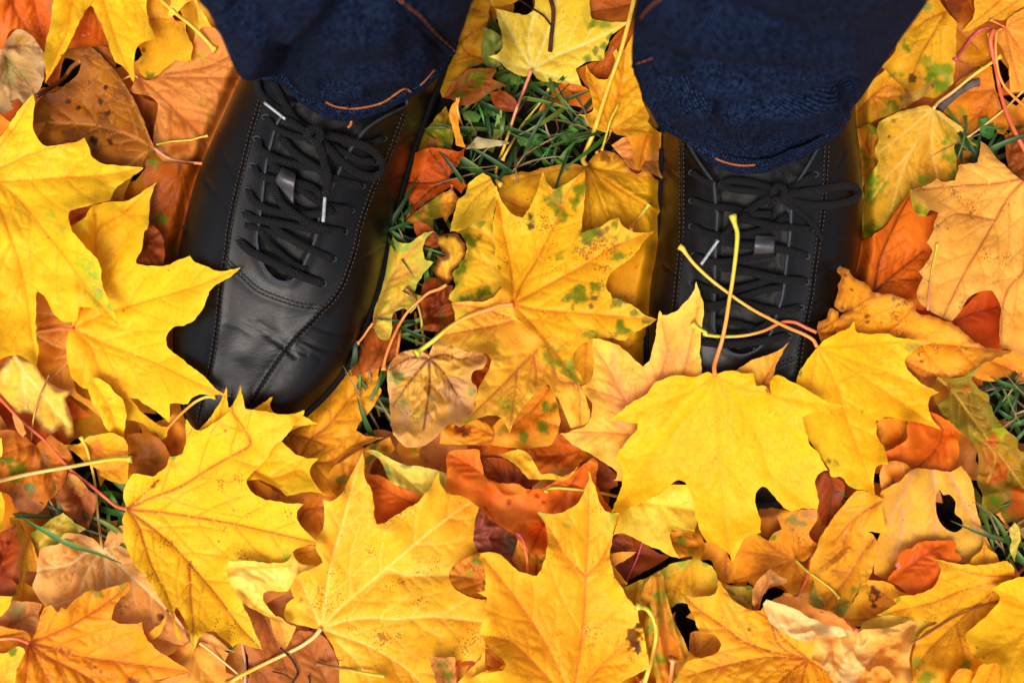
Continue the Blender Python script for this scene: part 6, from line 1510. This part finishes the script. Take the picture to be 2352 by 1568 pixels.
stalk('A4 1895,195 1872,260 1885,350 1905,430 1935,600 1985,760 2040,880 2100,990', 'A4', 'RR', 12, label="long red stalk arching down to the right border", bulb=False)
stalk('A4 1870,180 1800,200 1740,260 1690,330 1638,392', 'A4', 'MM', 8, label="crimson stalk curving away toward the jeans")
stalk('A4 1912,205 1905,330 1925,480 1960,560 2020,630 2100,700', 'A4', 'OO', 8, label="thin orange stalk beside the long red one", bulb=False)
leaf("brown tan leaf behind the yellow one in the lower right", 'B4 1120,1430 1200,1420 1320,1440 1345,1568 C3 1340,80 1300,140 1200,130 1160,60', c='O')
leaf("red orange leaf folded beside the olive leaf", 'B4 1330,1440 1420,1400 1480,1385 1600,1440 1702,1490* 1665,1568 C3 1665,60 1660,120 1668,192* 1600,186 1480,178 1420,192 1372,180 1300,132 1210,132 1150,180 1140,80 B4 1320,1568', c=((230, 112, 28), (214, 88, 20), (236, 130, 40), (140, 50, 20), .5, .8), v='!B4 1480,1400 1560,1500 C3 1500,60 1380,170', wave=2)
leaf("twisted olive green leaf with orange flecks at the right border", 'B4 1822,1075* 1770,1130 1752,1180 1790,1230 1860,1270 1872,1330 1900,1400 1960,1480 2050,1560 C3 2060,40 2100,60 2160,60* 2160,660* 2091,620 2045,560 2010,510 1980,520 1930,450 1862,470 1822,400 1812,330 1782,250 1792,100 1760,0 B4 1650,1490 1560,1400 1500,1300 1482,1230 1530,1150 1600,1160 1700,1150 1740,1110', c=((150, 118, 26), (128, 92, 22), (140, 130, 40), (190, 156, 66), .7, 1.8), mix=((190, 84, 20), .52), g=[('B4 1790,1130', 50, (140, 150, 70)), ('B4 1950,1500', 60, (170, 170, 40)), ('C3 1900,380', 30), ('C3 2000,60', 80, (170, 140, 40))], v='!B4 1530,1160 1640,1270 1750,1420 1860,1568|!C3 1760,-60 1900,80 1850,260|!C3 1920,60 2091,300', wave=2.2)
leaf("folded brown tan leaf right of the yellow lobes, curled over", 'C3 1170,130 1250,115 1310,130 1370,180 1340,260 1280,300 1200,340 1160,300 1150,200', c=((224, 146, 50), (206, 120, 50), (230, 160, 80), (150, 80, 40), .5, 1.2), b=[('C3 1230,280', 34, (120, 64, 34))], wave=2.4, v='')
leaf("dull yellow leaf with a ragged hole and pinkish veins", 'C3 1150,330 1270,250 1370,170 1490,172 1600,190 1680,150 1742,230 1762,330 1782,450 1832,580 1882,680 1935,780* 1800,800 1600,770 1450,810 1300,860 1210,895 1150,880 1110,850 1120,700 1160,540', holes=['C3 1516,340 1540,306 1562,338 1602,336 1642,382 1640,460 1682,498 1688,550 1640,582 1582,560 1540,512 1518,450'],
     v='!C3 1368,175 1300,330 1180,540|!C3 1490,176 1512,330 1520,460 1505,640|!C3 1602,196 1690,370 1760,500 1830,625|!C3 1505,640 1400,700 1240,860|!C3 1300,420 1290,560 1230,760', c=((236, 182, 78), (224, 164, 62), (222, 160, 60), (222, 160, 120), .8, 1.8), b=[('C3 1300,500', 8, (150, 110, 60)), ('C3 1270,620', 8, (150, 110, 60))], wave=1.2)
leaf("red orange leaf with a ragged upper rim in the lower right", 'C3 1205,900 1262,815 1235,790 1292,710 1360,672 1450,652 1550,642 1632,636 1642,700 1680,755 1640,800 1560,880 1500,960 1372,990 1300,962', c=((222, 108, 30), (208, 88, 24), (228, 116, 34), (150, 50, 18), .4, .8), rag=.5, v='!C3 1240,880 1400,760 1560,660', b=[('C3 1262,795', 26, (214, 140, 120))], sharp=True, wave=1.4)
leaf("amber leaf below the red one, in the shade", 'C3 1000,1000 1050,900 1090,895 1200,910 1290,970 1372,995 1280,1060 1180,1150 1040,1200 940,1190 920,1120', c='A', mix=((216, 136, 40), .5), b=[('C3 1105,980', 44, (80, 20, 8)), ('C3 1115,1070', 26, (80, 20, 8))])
leaf("small orange leaf point before the dull yellow leaf", 'C3 1831,625* 1806,700 1765,740 1720,800 1820,830 1935,785 1905,725 1862,690', c='A', v='!C3 1831,640 1830,790')
leaf("orange yellow leaf with a brown top corner under the bright yellow lobe", 'C3 -60,700 5,655 40,632 90,650 135,700 178,782* 200,720 220,650 282,592 345,590 420,640 452,588 500,560 480,500 350,480 360,430 450,425 576,440 660,428 735,430* 735,500 695,560 690,600 712,640 762,666* 735,700 690,742 650,772 590,765* 640,800 700,862 716,920 690,960 640,982 600,1012 540,962 500,930 430,940 400,980 310,930 282,905 200,915 120,902 80,850 40,770 -60,760',
     o='C3 590,765', v='C3 400,730 200,700|C3 480,700 400,640|C3 640,680 730,680|C3 640,870 700,920|C3 440,820 200,900|!C3 145,720 140,880', c=((238, 164, 42), (228, 144, 34), (234, 160, 50), (170, 84, 30), .55, 1.6), g=[('C3 430,620', 26), ('C3 480,580', 26), ('C3 590,520', 50, (130, 130, 80)), ('C3 640,480', 40, (140, 130, 80)), ('C3 370,592', 20)], b=[('C3 430,510', 80, (206, 140, 90)), ('C3 690,460', 50, (206, 140, 84)), ('C3 380,560', 40, (200, 140, 90))], wave=1.6,
     st='C3 738,700 700,750 685,800 672,880 640,950 597,1012', sc='RR', sw=8)
leaf("green spotted yellow leaf scrap above the bottom golden leaf", 'C3 85,895* 110,925 200,936 300,928 322,965 312,1095 245,1065 150,1005', c='K', g=[('C3 180,980', 30), ('C3 250,1050', 36, (120, 110, 50)), ('C3 290,940', 26)], v='!C3 300,1080 240,1000 120,920')
leaf("curled tan leaf twisting up from behind the rolled pale leaf", 'C3 330,1090 315,1030 320,960 360,890 432,820* 482,862 548,890 532,916 440,922 380,1000 362,1080', c=((214, 146, 84), (196, 120, 60), (224, 164, 100), (150, 84, 50), .5, 1.0), wave=3, v='!C3 340,1080 400,940 440,840')
leaf("orange yellow leaf reaching down with green stained tips", 'C3 1000,310* 930,380 850,480 800,560 760,620 740,680 700,760 690,860 716,900 700,970 678,1060 760,1082 850,1122 920,1152* 962,1060 990,1000 1060,900 1100,832 1122,740 1132,640 1100,600 1060,578* 1100,572 1212,606* 1182,520 1165,420 1178,370 1110,330 1050,315', o='C3 1130,600',
     v='C3 1020,740 960,850 830,1012 780,1070|!C3 830,830 950,850|!C3 1160,380 1000,480 850,640|!C3 930,600 900,700 760,820', c=((240, 168, 44), (230, 150, 38), (232, 170, 50), (160, 90, 60), .55, 1.4), g=[('C3 720,990', 50, (120, 130, 60)), ('C3 900,1080', 50, (120, 130, 60)), ('C3 1010,960', 30, (120, 140, 50)), ('C3 1190,580', 24, (170, 170, 50)), ('C3 740,1050', 34, (110, 120, 60))], wave=1.5, fold=[('C3 950,700 820,830', 10, .003)])
stalk('C3 600,765 680,840 780,910 840,960 885,1015', 'C3', 'GG', 6, label="thin olive stalk over the green-stained orange leaf")
leaf("yellow leaf edge with a rounded top near the rolled pale leaf", 'C3 1008,1222 1040,1172 1130,1136 1250,1130 1372,1150 1500,1172 1440,1260 1380,1300 1200,1240 1080,1230', c=((232, 196, 80), (224, 176, 60), (220, 190, 80), (200, 140, 60), .5, .8), v='', wave=1.6)
leaf("yellow orange leaf with a green pointed tip at the lower right", 'C3 1465,745* 1560,762 1640,780 1720,796 1800,800 1900,780 1970,770 2022,812 2036,872 1960,902 1886,950 1937,1002 1932,1042 1860,1112 1762,1200 1712,1262 1732,1332 1782,1420 1860,1450 1700,1500 1600,1568 1560,1660* 1370,1660* 1365,1400 1382,1300 1440,1222 1520,1172* 1400,1160 1300,1132 1128,1125* 1202,1082 1262,1052 1240,1022 1272,1002 1372,992 1470,960 1520,912 1540,852 1530,792',
     o='C3 2040,872', v='C3 1920,905 1700,960 1500,1040 1140,1122|C3 1800,860 1600,800 1475,750|C3 1850,1000 1650,1180 1480,1340 1370,1480|!C3 1650,1180 1700,1400', c=((248, 182, 42), (243, 166, 34), (244, 176, 46), (178, 96, 34), .6, 2.0), g=[('C3 1500,770', 26), ('C3 1180,1100', 40, (120, 140, 50)), ('C3 1270,1025', 24), ('C3 1390,1440', 40, (140, 150, 50)), ('C3 1480,1540', 60, (130, 150, 50)), ('C3 1540,830', 22, (160, 170, 50)), ('C3 1700,1450', 40, (130, 150, 50))], wave=1.2)
stalk('C3 1932,1030 1800,1072 1650,1130 1500,1220 1355,1310', 'C3', 'BB', 6, label="straight brown stalk lying on the yellow orange leaf", bulb=False)
stalk('C3 2100,690 2040,610 1980,540 1920,455', 'C3', 'OO', 9, label="orange stalk over the black gap at the right border")
stalk('C3 2110,790 2075,830 2040,862', 'C3', 'RR', 10, label="stub of a bright red stalk at the right border")
leaf("small tan leaf blade standing in the black gap at the right border", 'C3 1995,560 2030,520 2060,560 2070,620 2050,700 2030,780 2000,700 2010,640', c='K')
leaf("amber leaf bulging at the bottom right edge", 'C3 1580,1660* 1600,1560 1660,1480 1720,1470 1790,1530 1760,1660*', c='A')
leaf("rounded amber leaf lobe at the bottom beside the bright yellow leaf", 'C3 1745,1660* 1750,1560 1800,1460 1880,1425 1945,1450 1960,1660*', c='A', v='!C3 1900,1440 1820,1640')
leaf("vivid yellow leaf filling the lower right corner", 'C3 1886,950* 1960,912 2040,880 2160,860* 2160,1660* 1950,1660* 1944,1540 1950,1470 1900,1430 1850,1446 1800,1420 1750,1360 1710,1262 1762,1190 1840,1130 1932,1040 1937,1000', c=((252, 194, 34), (250, 184, 30), (250, 196, 42), (232, 160, 40), .5, 1.0), v='!C3 2200,1160 2000,1300 1800,1400|!C3 2200,1160 2050,1020 1910,960|!C3 2200,1200 2050,1400 1990,1568', b=[('C3 1785,1335', 12, (150, 90, 60)), ('C3 1830,1400', 8, (180, 130, 60))], wave=1.0)
# ---- bottom right centre
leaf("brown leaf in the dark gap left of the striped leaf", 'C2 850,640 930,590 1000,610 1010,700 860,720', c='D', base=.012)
leaf("orange leaf point in the dark gap under the pale yellow leaf", 'C2 852,720* 940,712 1020,712* 960,760 880,805 860,800', c='O', v='')
leaf("orange sliver along the yellow leaf's right side", 'C2 860,800 910,850 970,915 930,960 880,930', c='O', v='')
leaf("green edged yellow leaf arching behind the striped leaf", 'C2 860,960 960,930 1080,882 1150,842 1250,790 1385,755 1405,718* 1450,770 1520,812 1552,900 1560,1010 1500,1080 1400,1060 1300,1040 1200,1120 1060,1240 1020,1330 940,1180', c=((234, 176, 48), (222, 160, 40), (190, 176, 60), (180, 110, 40), .5, 1.4), g=[('C2 1330,780', 40, (150, 170, 70)), ('C2 1200,840', 34, (140, 160, 60)), ('C2 1480,780', 30, (130, 140, 60)), ('C2 1260,1080', 34, (140, 150, 40))], v='!C2 1400,740 1300,900 1230,1080|!C2 1030,900 1010,1050 1020,1200', wave=1.8)
leaf("brown scrap with green tint above the green edged leaf", 'C2 1245,580 1330,570 1430,590 1470,660 1440,760 1390,740 1300,750 1260,680', c='O', g=[('C2 1330,630', 40), ('C2 1380,700', 36, (130, 150, 50))], wave=2)
leaf("amber leaf with a serrated rim by the golden leaf's notch", 'C2 1370,1290 1365,1350 1400,1395 1480,1395 1560,1365 1585,1310 1530,1245 1440,1230 1385,1240', c=((222, 156, 52), (206, 134, 44), (200, 130, 40), (150, 80, 30), .6, 1.2), rag=.15, v='!C2 1410,1390 1395,1240|!C2 1410,1390 1520,1270')
leaf("withered leaf striped in green and orange beside the yellow stalk", 'C2 1045,1020* 1090,900 1140,858 1192,828 1200,900 1215,1000 1250,1100 1310,1250 1365,1385 1300,1480 1260,1600 1170,1660* 1140,1500 1095,1350 1070,1200 1095,1100', c=((226, 138, 44), (206, 116, 40), (190, 150, 50), (150, 90, 30), .5, 1.0), g=[('C2 1110,1090', 50, (130, 150, 40)), ('C2 1170,1010', 40, (120, 150, 40)), ('C2 1290,1110', 30, (110, 140, 40)), ('C2 1120,1200', 50, (130, 150, 40)), ('C2 1180,1400', 40, (130, 150, 40)), ('C2 1260,1180', 40, (150, 130, 40)), ('C2 1150,1500', 36, (150, 150, 50))], fold=[('C2 1150,880 1160,1200 1220,1500', 9, .004), ('C2 1190,860 1260,1180 1320,1400', 8, .004), ('C2 1120,1000 1110,1250 1180,1550', 8, .003)], v='!C2 1170,860 1200,1150 1260,1500', wave=2)
leaf("pale orange lobe at the bottom between the golden leaf and its neighbour", 'C1 1600,1330 1700,1350 1745,1400 1722,1452 1640,1500 1600,1470', c='O', mix=((232, 150, 70), .4))
leaf("yellow leaf edge along the bottom with an orange rim", 'C2 -60,1540* 0,1500 120,1470 150,1480 300,1560 300,1660* -80,1660*', c='A')
leaf("green brown scrap seen through the golden leaf's gap at the bottom", 'C1 1240,1400 1400,1400 1420,1600 1290,1600', c='T', g=[('C1 1320,1450', 50), ('C1 1360,1520', 40)], base=.010)
leaf("golden leaf with a dark brown patch and orange pink veins", 'C2 712,188* 690,290 640,392 560,440 470,465 374,450* 420,520 440,620 430,740 400,820 372,866 320,855 260,840 200,790 130,732 60,712 5,722 -6,745* 15,775 35,860 32,960 -25,975* 45,1010 25,1100 5,1200 0,1250 60,1332 140,1402 170,1440 150,1482 60,1500 -28,1522* 20,1570 60,1660* 860,1660* 940,1550 1010,1515 1100,1462 1092,1390 1080,1300 1060,1200 1040,1160 1020,1080 960,1000 930,945 882,872 862,800 846,720 866,640 882,560 916,454* 830,450 780,380 750,280 730,220',
     o='C2 615,1760', v='C2 620,1568 655,1350 680,1120 690,870 705,590 712,210|C2 520,1500 450,1350 300,1110 160,920 20,750|C2 700,1568 850,1400 1000,1258|C2 430,1520 200,1300 10,1255|!C2 690,870 780,780 870,600 905,470|!C2 690,870 560,740 400,480', c=((250, 182, 40), (246, 168, 36), (248, 195, 56), (216, 116, 44), .65, 1.8),
     g=[('C2 560,530', 36, (180, 185, 70)), ('C2 740,380', 40, (190, 185, 70)), ('C2 840,540', 30, (180, 180, 50)), ('C2 410,470', 26, (170, 180, 80)), ('C2 400,950', 30, (210, 190, 60)), ('C2 720,240', 30, (170, 170, 80)), ('C2 880,1060', 50, (214, 180, 50)), ('C2 870,470', 26, (170, 180, 60))],
     b=[('C2 1010,1260', 62, (92, 52, 26)), ('C2 1040,1200', 34, (76, 42, 22)), ('C2 990,1330', 44, (92, 52, 26)), ('C2 1030,1330', 36, (92, 52, 26)), ('C2 742,775', 6, (100, 60, 20))], lift=0.004, wave=1.0, curl=.004)
stalk('C2 1050,1660 1075,1568 1115,1430 1145,1300 1150,1220 1130,1140 1085,1080 1020,1066', 'C2', 'GY', 13, label="bright yellow hooked stalk beside the striped leaf")
stalk('C2 1232,1640 1240,1568 1252,1490 1260,1412', 'C2', 'PO', 13, label="short orange stalk with a pale knob at the bottom")
leaf("golden orange leaf with brown veins meeting near the bottom edge", 'C2 1258,908* 1290,960 1342,992 1440,1006 1530,990 1560,940 1556,898* 1600,960 1660,1030 1740,1080 1832,1096 1870,1020* C3 480,1050 600,1150 740,1200 760,1280 800,1330 900,1568 930,1660* -240,1660* -200,1568 -170,1520 -120,1440 -60,1412 40,1390 95,1360 112,1310 66,1250 -20,1232 -60,1150 -110,1060 -150,990',
     o='C3 682,1412', v='C3 400,1350 250,1290 130,1200 -40,1080 C2 1270,930|C3 560,1310 440,1180 400,1080|C3 420,1400 200,1440 -100,1520|C3 580,1480 420,1640|C3 650,1500 630,1640|C3 560,1370 480,1300 420,1150 300,1080 140,980|C3 780,1480 900,1568', c=((246, 178, 46), (240, 164, 42), (244, 178, 54), (160, 72, 38), .62, 1.9), mix=((240, 150, 60), .62), b=[('C3 300,1218', 12, (150, 90, 30))], g=[('C3 -180,1545', 30, (190, 180, 50))], lift=0.003, wave=1.3, curl=.005)
leaf("crumpled cream coloured leaf at the bottom right", 'C3 735,1262 850,1262 1000,1240 1042,1215 1200,1210 1290,1182 1340,1162 1392,1185 1372,1240 1360,1332 1342,1420 1362,1568 1362,1660* 900,1660* 820,1520 740,1430 702,1415 720,1330', c=((244, 186, 96), (238, 166, 74), (246, 196, 114), (214, 136, 76), .6, 1.0), mix=((248, 204, 140), .55), v='!C3 830,1280 845,1420 850,1568|!C3 1190,1310 1080,1440 1000,1568|!C3 1390,1180 1190,1310|!C3 1360,1480 1200,1400', wave=3.0, e=.15)
leaf("orange inner fold of the rolled pale leaf", 'C3 420,1040 480,1005 540,996 620,1010 700,1060 830,1112 950,1170 1000,1235* 900,1225 740,1180 600,1120', c=((234, 150, 60), (222, 130, 50), (236, 160, 80), (200, 110, 60), .4, .6), v='', wave=1.6)
leaf("rolled leaf showing its creamy white underside", 'C3 388,1050* 405,1028 440,1035 520,1060 620,1092 680,1140 740,1162 830,1190 900,1212 1000,1237* 900,1260 780,1266 730,1242 722,1282 680,1296 600,1280 520,1240 450,1182 408,1112', c=((246, 204, 144), (242, 186, 120), (248, 214, 164), (236, 180, 130), .4, .4), v='!C3 400,1060 600,1160 720,1250|!C3 560,1220 620,1180 720,1230', wave=2.6, mix=((246, 190, 120), .6), lift=.002)
stalk('C3 760,1110 830,1122 900,1152 960,1190 995,1225', 'C3', 'RO', 8, label="orange stalk resting on the rolled pale leaf")
# ---- over the second boot
leaf("peach yellow leaf with two tall points against the second boot", over=True, out='B3 890,535* 870,602 820,670 762,722 700,750 665,755 652,728* 636,800 620,900 602,980 580,1052 542,1088* 480,1040 400,960 330,930 262,910 212,903* 216,1000 220,1080 200,1180 138,1216* 160,1262 200,1322 204,1400 172,1470 100,1502 0,1522* C2 600,0 700,62 780,110 850,152 896,190 890,230 868,246* 950,250 1000,100 B3 700,1480 860,1300 1000,1200 925,1140* 915,1000 925,852 936,700 920,620 902,560',
     o='B3 560,1540', v='B3 440,1340 330,1130 220,950|B3 640,1200 700,1000 680,860|B3 760,1250 820,1080 900,700|!B3 720,1020 680,860 665,780|B3 300,1520 60,1515|!B3 420,1310 280,1260 180,1230', c=((248, 196, 90), (244, 176, 80), (250, 204, 90), (190, 112, 66), .55, 1.0), mix=((240, 170, 96), .52), wave=1.2, lift=.001)
leaf("peach leaf tip with a red point resting on the second boot's toe", over=True, out='B3 1506,915* 1440,980 1350,1012 1260,1042 1180,1090 1120,1130 1180,1260 1330,1280 1372,1265* 1392,1160 1420,1060 1462,980', c=((246, 182, 70), (240, 162, 60), (244, 172, 66), (186, 96, 46), .6, .9), v='!B3 1300,1250 1370,1120 1500,925', b=[('B3 1500,925', 20, (206, 90, 50)), ('B3 1345,1230', 26, (170, 110, 70))], wave=1.2)
leaf("tattered orange leaf with brown scars beside the second boot", over=True, out='B4 735,862* 750,792 800,772 828,715 872,732 882,770 925,735 945,718 890,722 862,690 872,620 870,560 886,500 858,462 890,423 942,445 980,500 1030,540 1080,572 1108,605 1180,610 1250,620 1322,652 1392,650 1382,720 1420,750 1500,760 1600,790 1700,860 1780,930 1880,985 2012,985* 1900,1040 1820,1072 1760,1110 1702,1150 1600,1160 1500,1150 1400,1160 1300,1100 1100,980 900,960 780,960', rag=.22,
     o='B4 736,866', v='B4 840,800 940,730 1110,622|B4 1000,900 1500,940 1980,988|B4 900,880 1200,1010 1500,1140|!B4 1200,860 1300,780 1370,700', c=((247, 170, 44), (241, 152, 34), (236, 160, 60), (166, 88, 34), .55, 2.6), b=[('B4 970,590', 18, (130, 70, 30)), ('B4 1070,760', 20, (130, 70, 30)), ('B4 1070,795', 14, (130, 70, 30)), ('B4 1320,788', 13, (140, 60, 30)), ('B4 930,495', 12, (150, 80, 30)), ('B4 1240,645', 16, (150, 110, 80)), ('B4 1160,800', 8, (130, 70, 30)), ('B4 1420,1050', 12, (140, 70, 30)), ('B4 905,705', 12, (120, 90, 70))], e=.7, sharp=True, wave=1.3, lift=.0005,
     st='B4 735,864 660,830 600,800 560,794 515,796 460,820 400,850 300,878 200,890 100,890 0,878 B3 960,870 900,835 860,805', sc='GR', sw=9)
leaf("bright yellow leaf with a brown green tip right of the second toe", over=True, out='B4 740,960* 780,920 850,880 920,850 960,822 978,793* 985,840 1010,870 1100,880 1200,870 1262,900 1332,905 1400,918 1492,935* 1420,950 1352,1000 1312,1050 1322,1092 1372,1150 1432,1200 1532,1255* 1482,1290 1464,1340 1492,1420 1557,1506* 1480,1475 1400,1450 1330,1440 1250,1430 1172,1425 1130,1462 1140,1568 C3 1172,30 1202,136* 1142,150 1112,200 1106,260 1112,332* 1060,310 1002,302 940,270 900,225 832,216 812,170 760,90 700,0 B4 600,1480 560,1330 600,1190 630,1110 660,1060 700,1010',
     o='B4 740,962', v='B4 900,960 1200,930 1470,937|B4 960,1050 1200,1130 1510,1254|B4 980,1120 1300,1330 1540,1498|B4 860,1200 920,1400 C3 1100,300|B4 720,1100 690,1240|!B4 900,1180 1060,1100 1250,960', c=((252, 192, 34), (250, 184, 30), (251, 194, 40), (228, 140, 34), .45, 1.0), g=[('B4 1400,935', 50, (176, 160, 70)), ('B4 1350,960', 30, (180, 165, 70)), ('B4 1530,1480', 30, (170, 180, 60)), ('B4 625,1130', 24, (120, 140, 40)), ('C3 870,125', 26, (150, 150, 50)), ('C3 990,275', 26, (180, 185, 50)), ('C3 820,120', 16)], b=[('B4 1330,940', 12, (206, 150, 100)), ('B4 1168,1140', 12, (206, 140, 40)), ('B4 1032,1380', 6, (70, 40, 20)), ('C3 1105,345', 12, (200, 150, 60)), ('C3 872,128', 14, (140, 100, 90)), ('B4 1130,1450', 12, (110, 70, 20))], wave=.8, lift=.002, curl=.004,
     st='B4 738,960 715,915 650,875 560,838 450,785 330,722 240,665 150,600 70,540 0,480 B3 870,410 820,345 800,315 778,302', sc='YO', sw=9)
leaf("pale yellow leaf tucked beneath the brightest yellow leaf's lobes", over=True, out='C2 868,602 910,588 970,602 1050,640 1150,690 1230,730 1307,755* 1262,680 1242,602 1248,568 1330,570 1402,582* 1425,500 1440,400 1400,280 1250,270 1100,340 1000,380 915,440 892,540 862,628', c=((253, 208, 66), (253, 216, 90), (252, 208, 70), (250, 206, 60), .5, .5), v='!C2 860,250 1000,340 1090,385 1400,440|!C2 1180,400 1260,560 1300,740', wave=1.1)
leaf("brightest yellow leaf, spread in front of the second boot's toe", over=True, out='B3 1015,1145* 960,1126 900,1150 850,1152 760,1140 690,1160 620,1190 560,1270 480,1312 400,1380 305,1446* 380,1436 450,1450 512,1455* 500,1500 440,1568 C2 915,50 880,108* 920,150 936,200 930,262 910,330 880,400 858,452* 930,440 1000,410 1100,370 1180,330 1240,280 1290,243 1342,260 1372,310 1392,380 1412,480 1440,580 1480,642 1510,650 1562,670 1622,720 1650,787* 1680,720 1710,652 1762,602 1832,582 1832,500 1802,400 1798,330 1830,290 1872,290 1920,350 1980,420 2040,442 C3 600,430 680,424 737,430* 746,380 735,320 732,240 770,190 820,182* 780,120 735,50 690,0 B3 1600,1480 1580,1420 1640,1390 1750,1370 1857,1345* 1750,1320 1680,1282 1600,1232 1520,1190 1450,1152 1405,1146 1375,1185 1378,1268 1335,1215 1285,1212* 1272,1170 1262,1130 1200,1130 1120,1114 1060,1125',
     o='B3 1015,1147', v='B3 1015,1300 1030,1568 C2 1560,120 1590,400 1640,760|B3 850,1250 600,1350 330,1440|B3 1180,1220 1500,1300 1840,1345|B3 880,1350 700,1568 C2 1000,300 880,440|B3 1150,1330 1300,1568 C2 1900,200 C3 700,420|!C2 1540,90 1450,250|!C2 1540,90 1650,200 1740,320', c=((252, 190, 30), (250, 180, 27), (252, 192, 36), (238, 164, 30), .45, .9), b=[('B3 1350,1245', 20, (150, 100, 60)), ('B3 510,1465', 9, (190, 100, 40)), ('C2 1752,548', 5, (80, 50, 20)), ('C2 1540,100', 9, (220, 120, 40))], g=[('B3 1840,1342', 20, (170, 170, 50)), ('B3 1385,1165', 16, (160, 170, 60))], wave=.7, lift=.002, curl=.003)
stalk('B3 1012,1148 1008,1090 1030,1010 1058,920 1085,790 1105,660 1125,540 1140,430 1155,300 1158,210 1140,150 1128,98', 'B3', 'GO', 11, label="tall yellow stalk standing up across the second boot's laces", over=True, rise=.012)
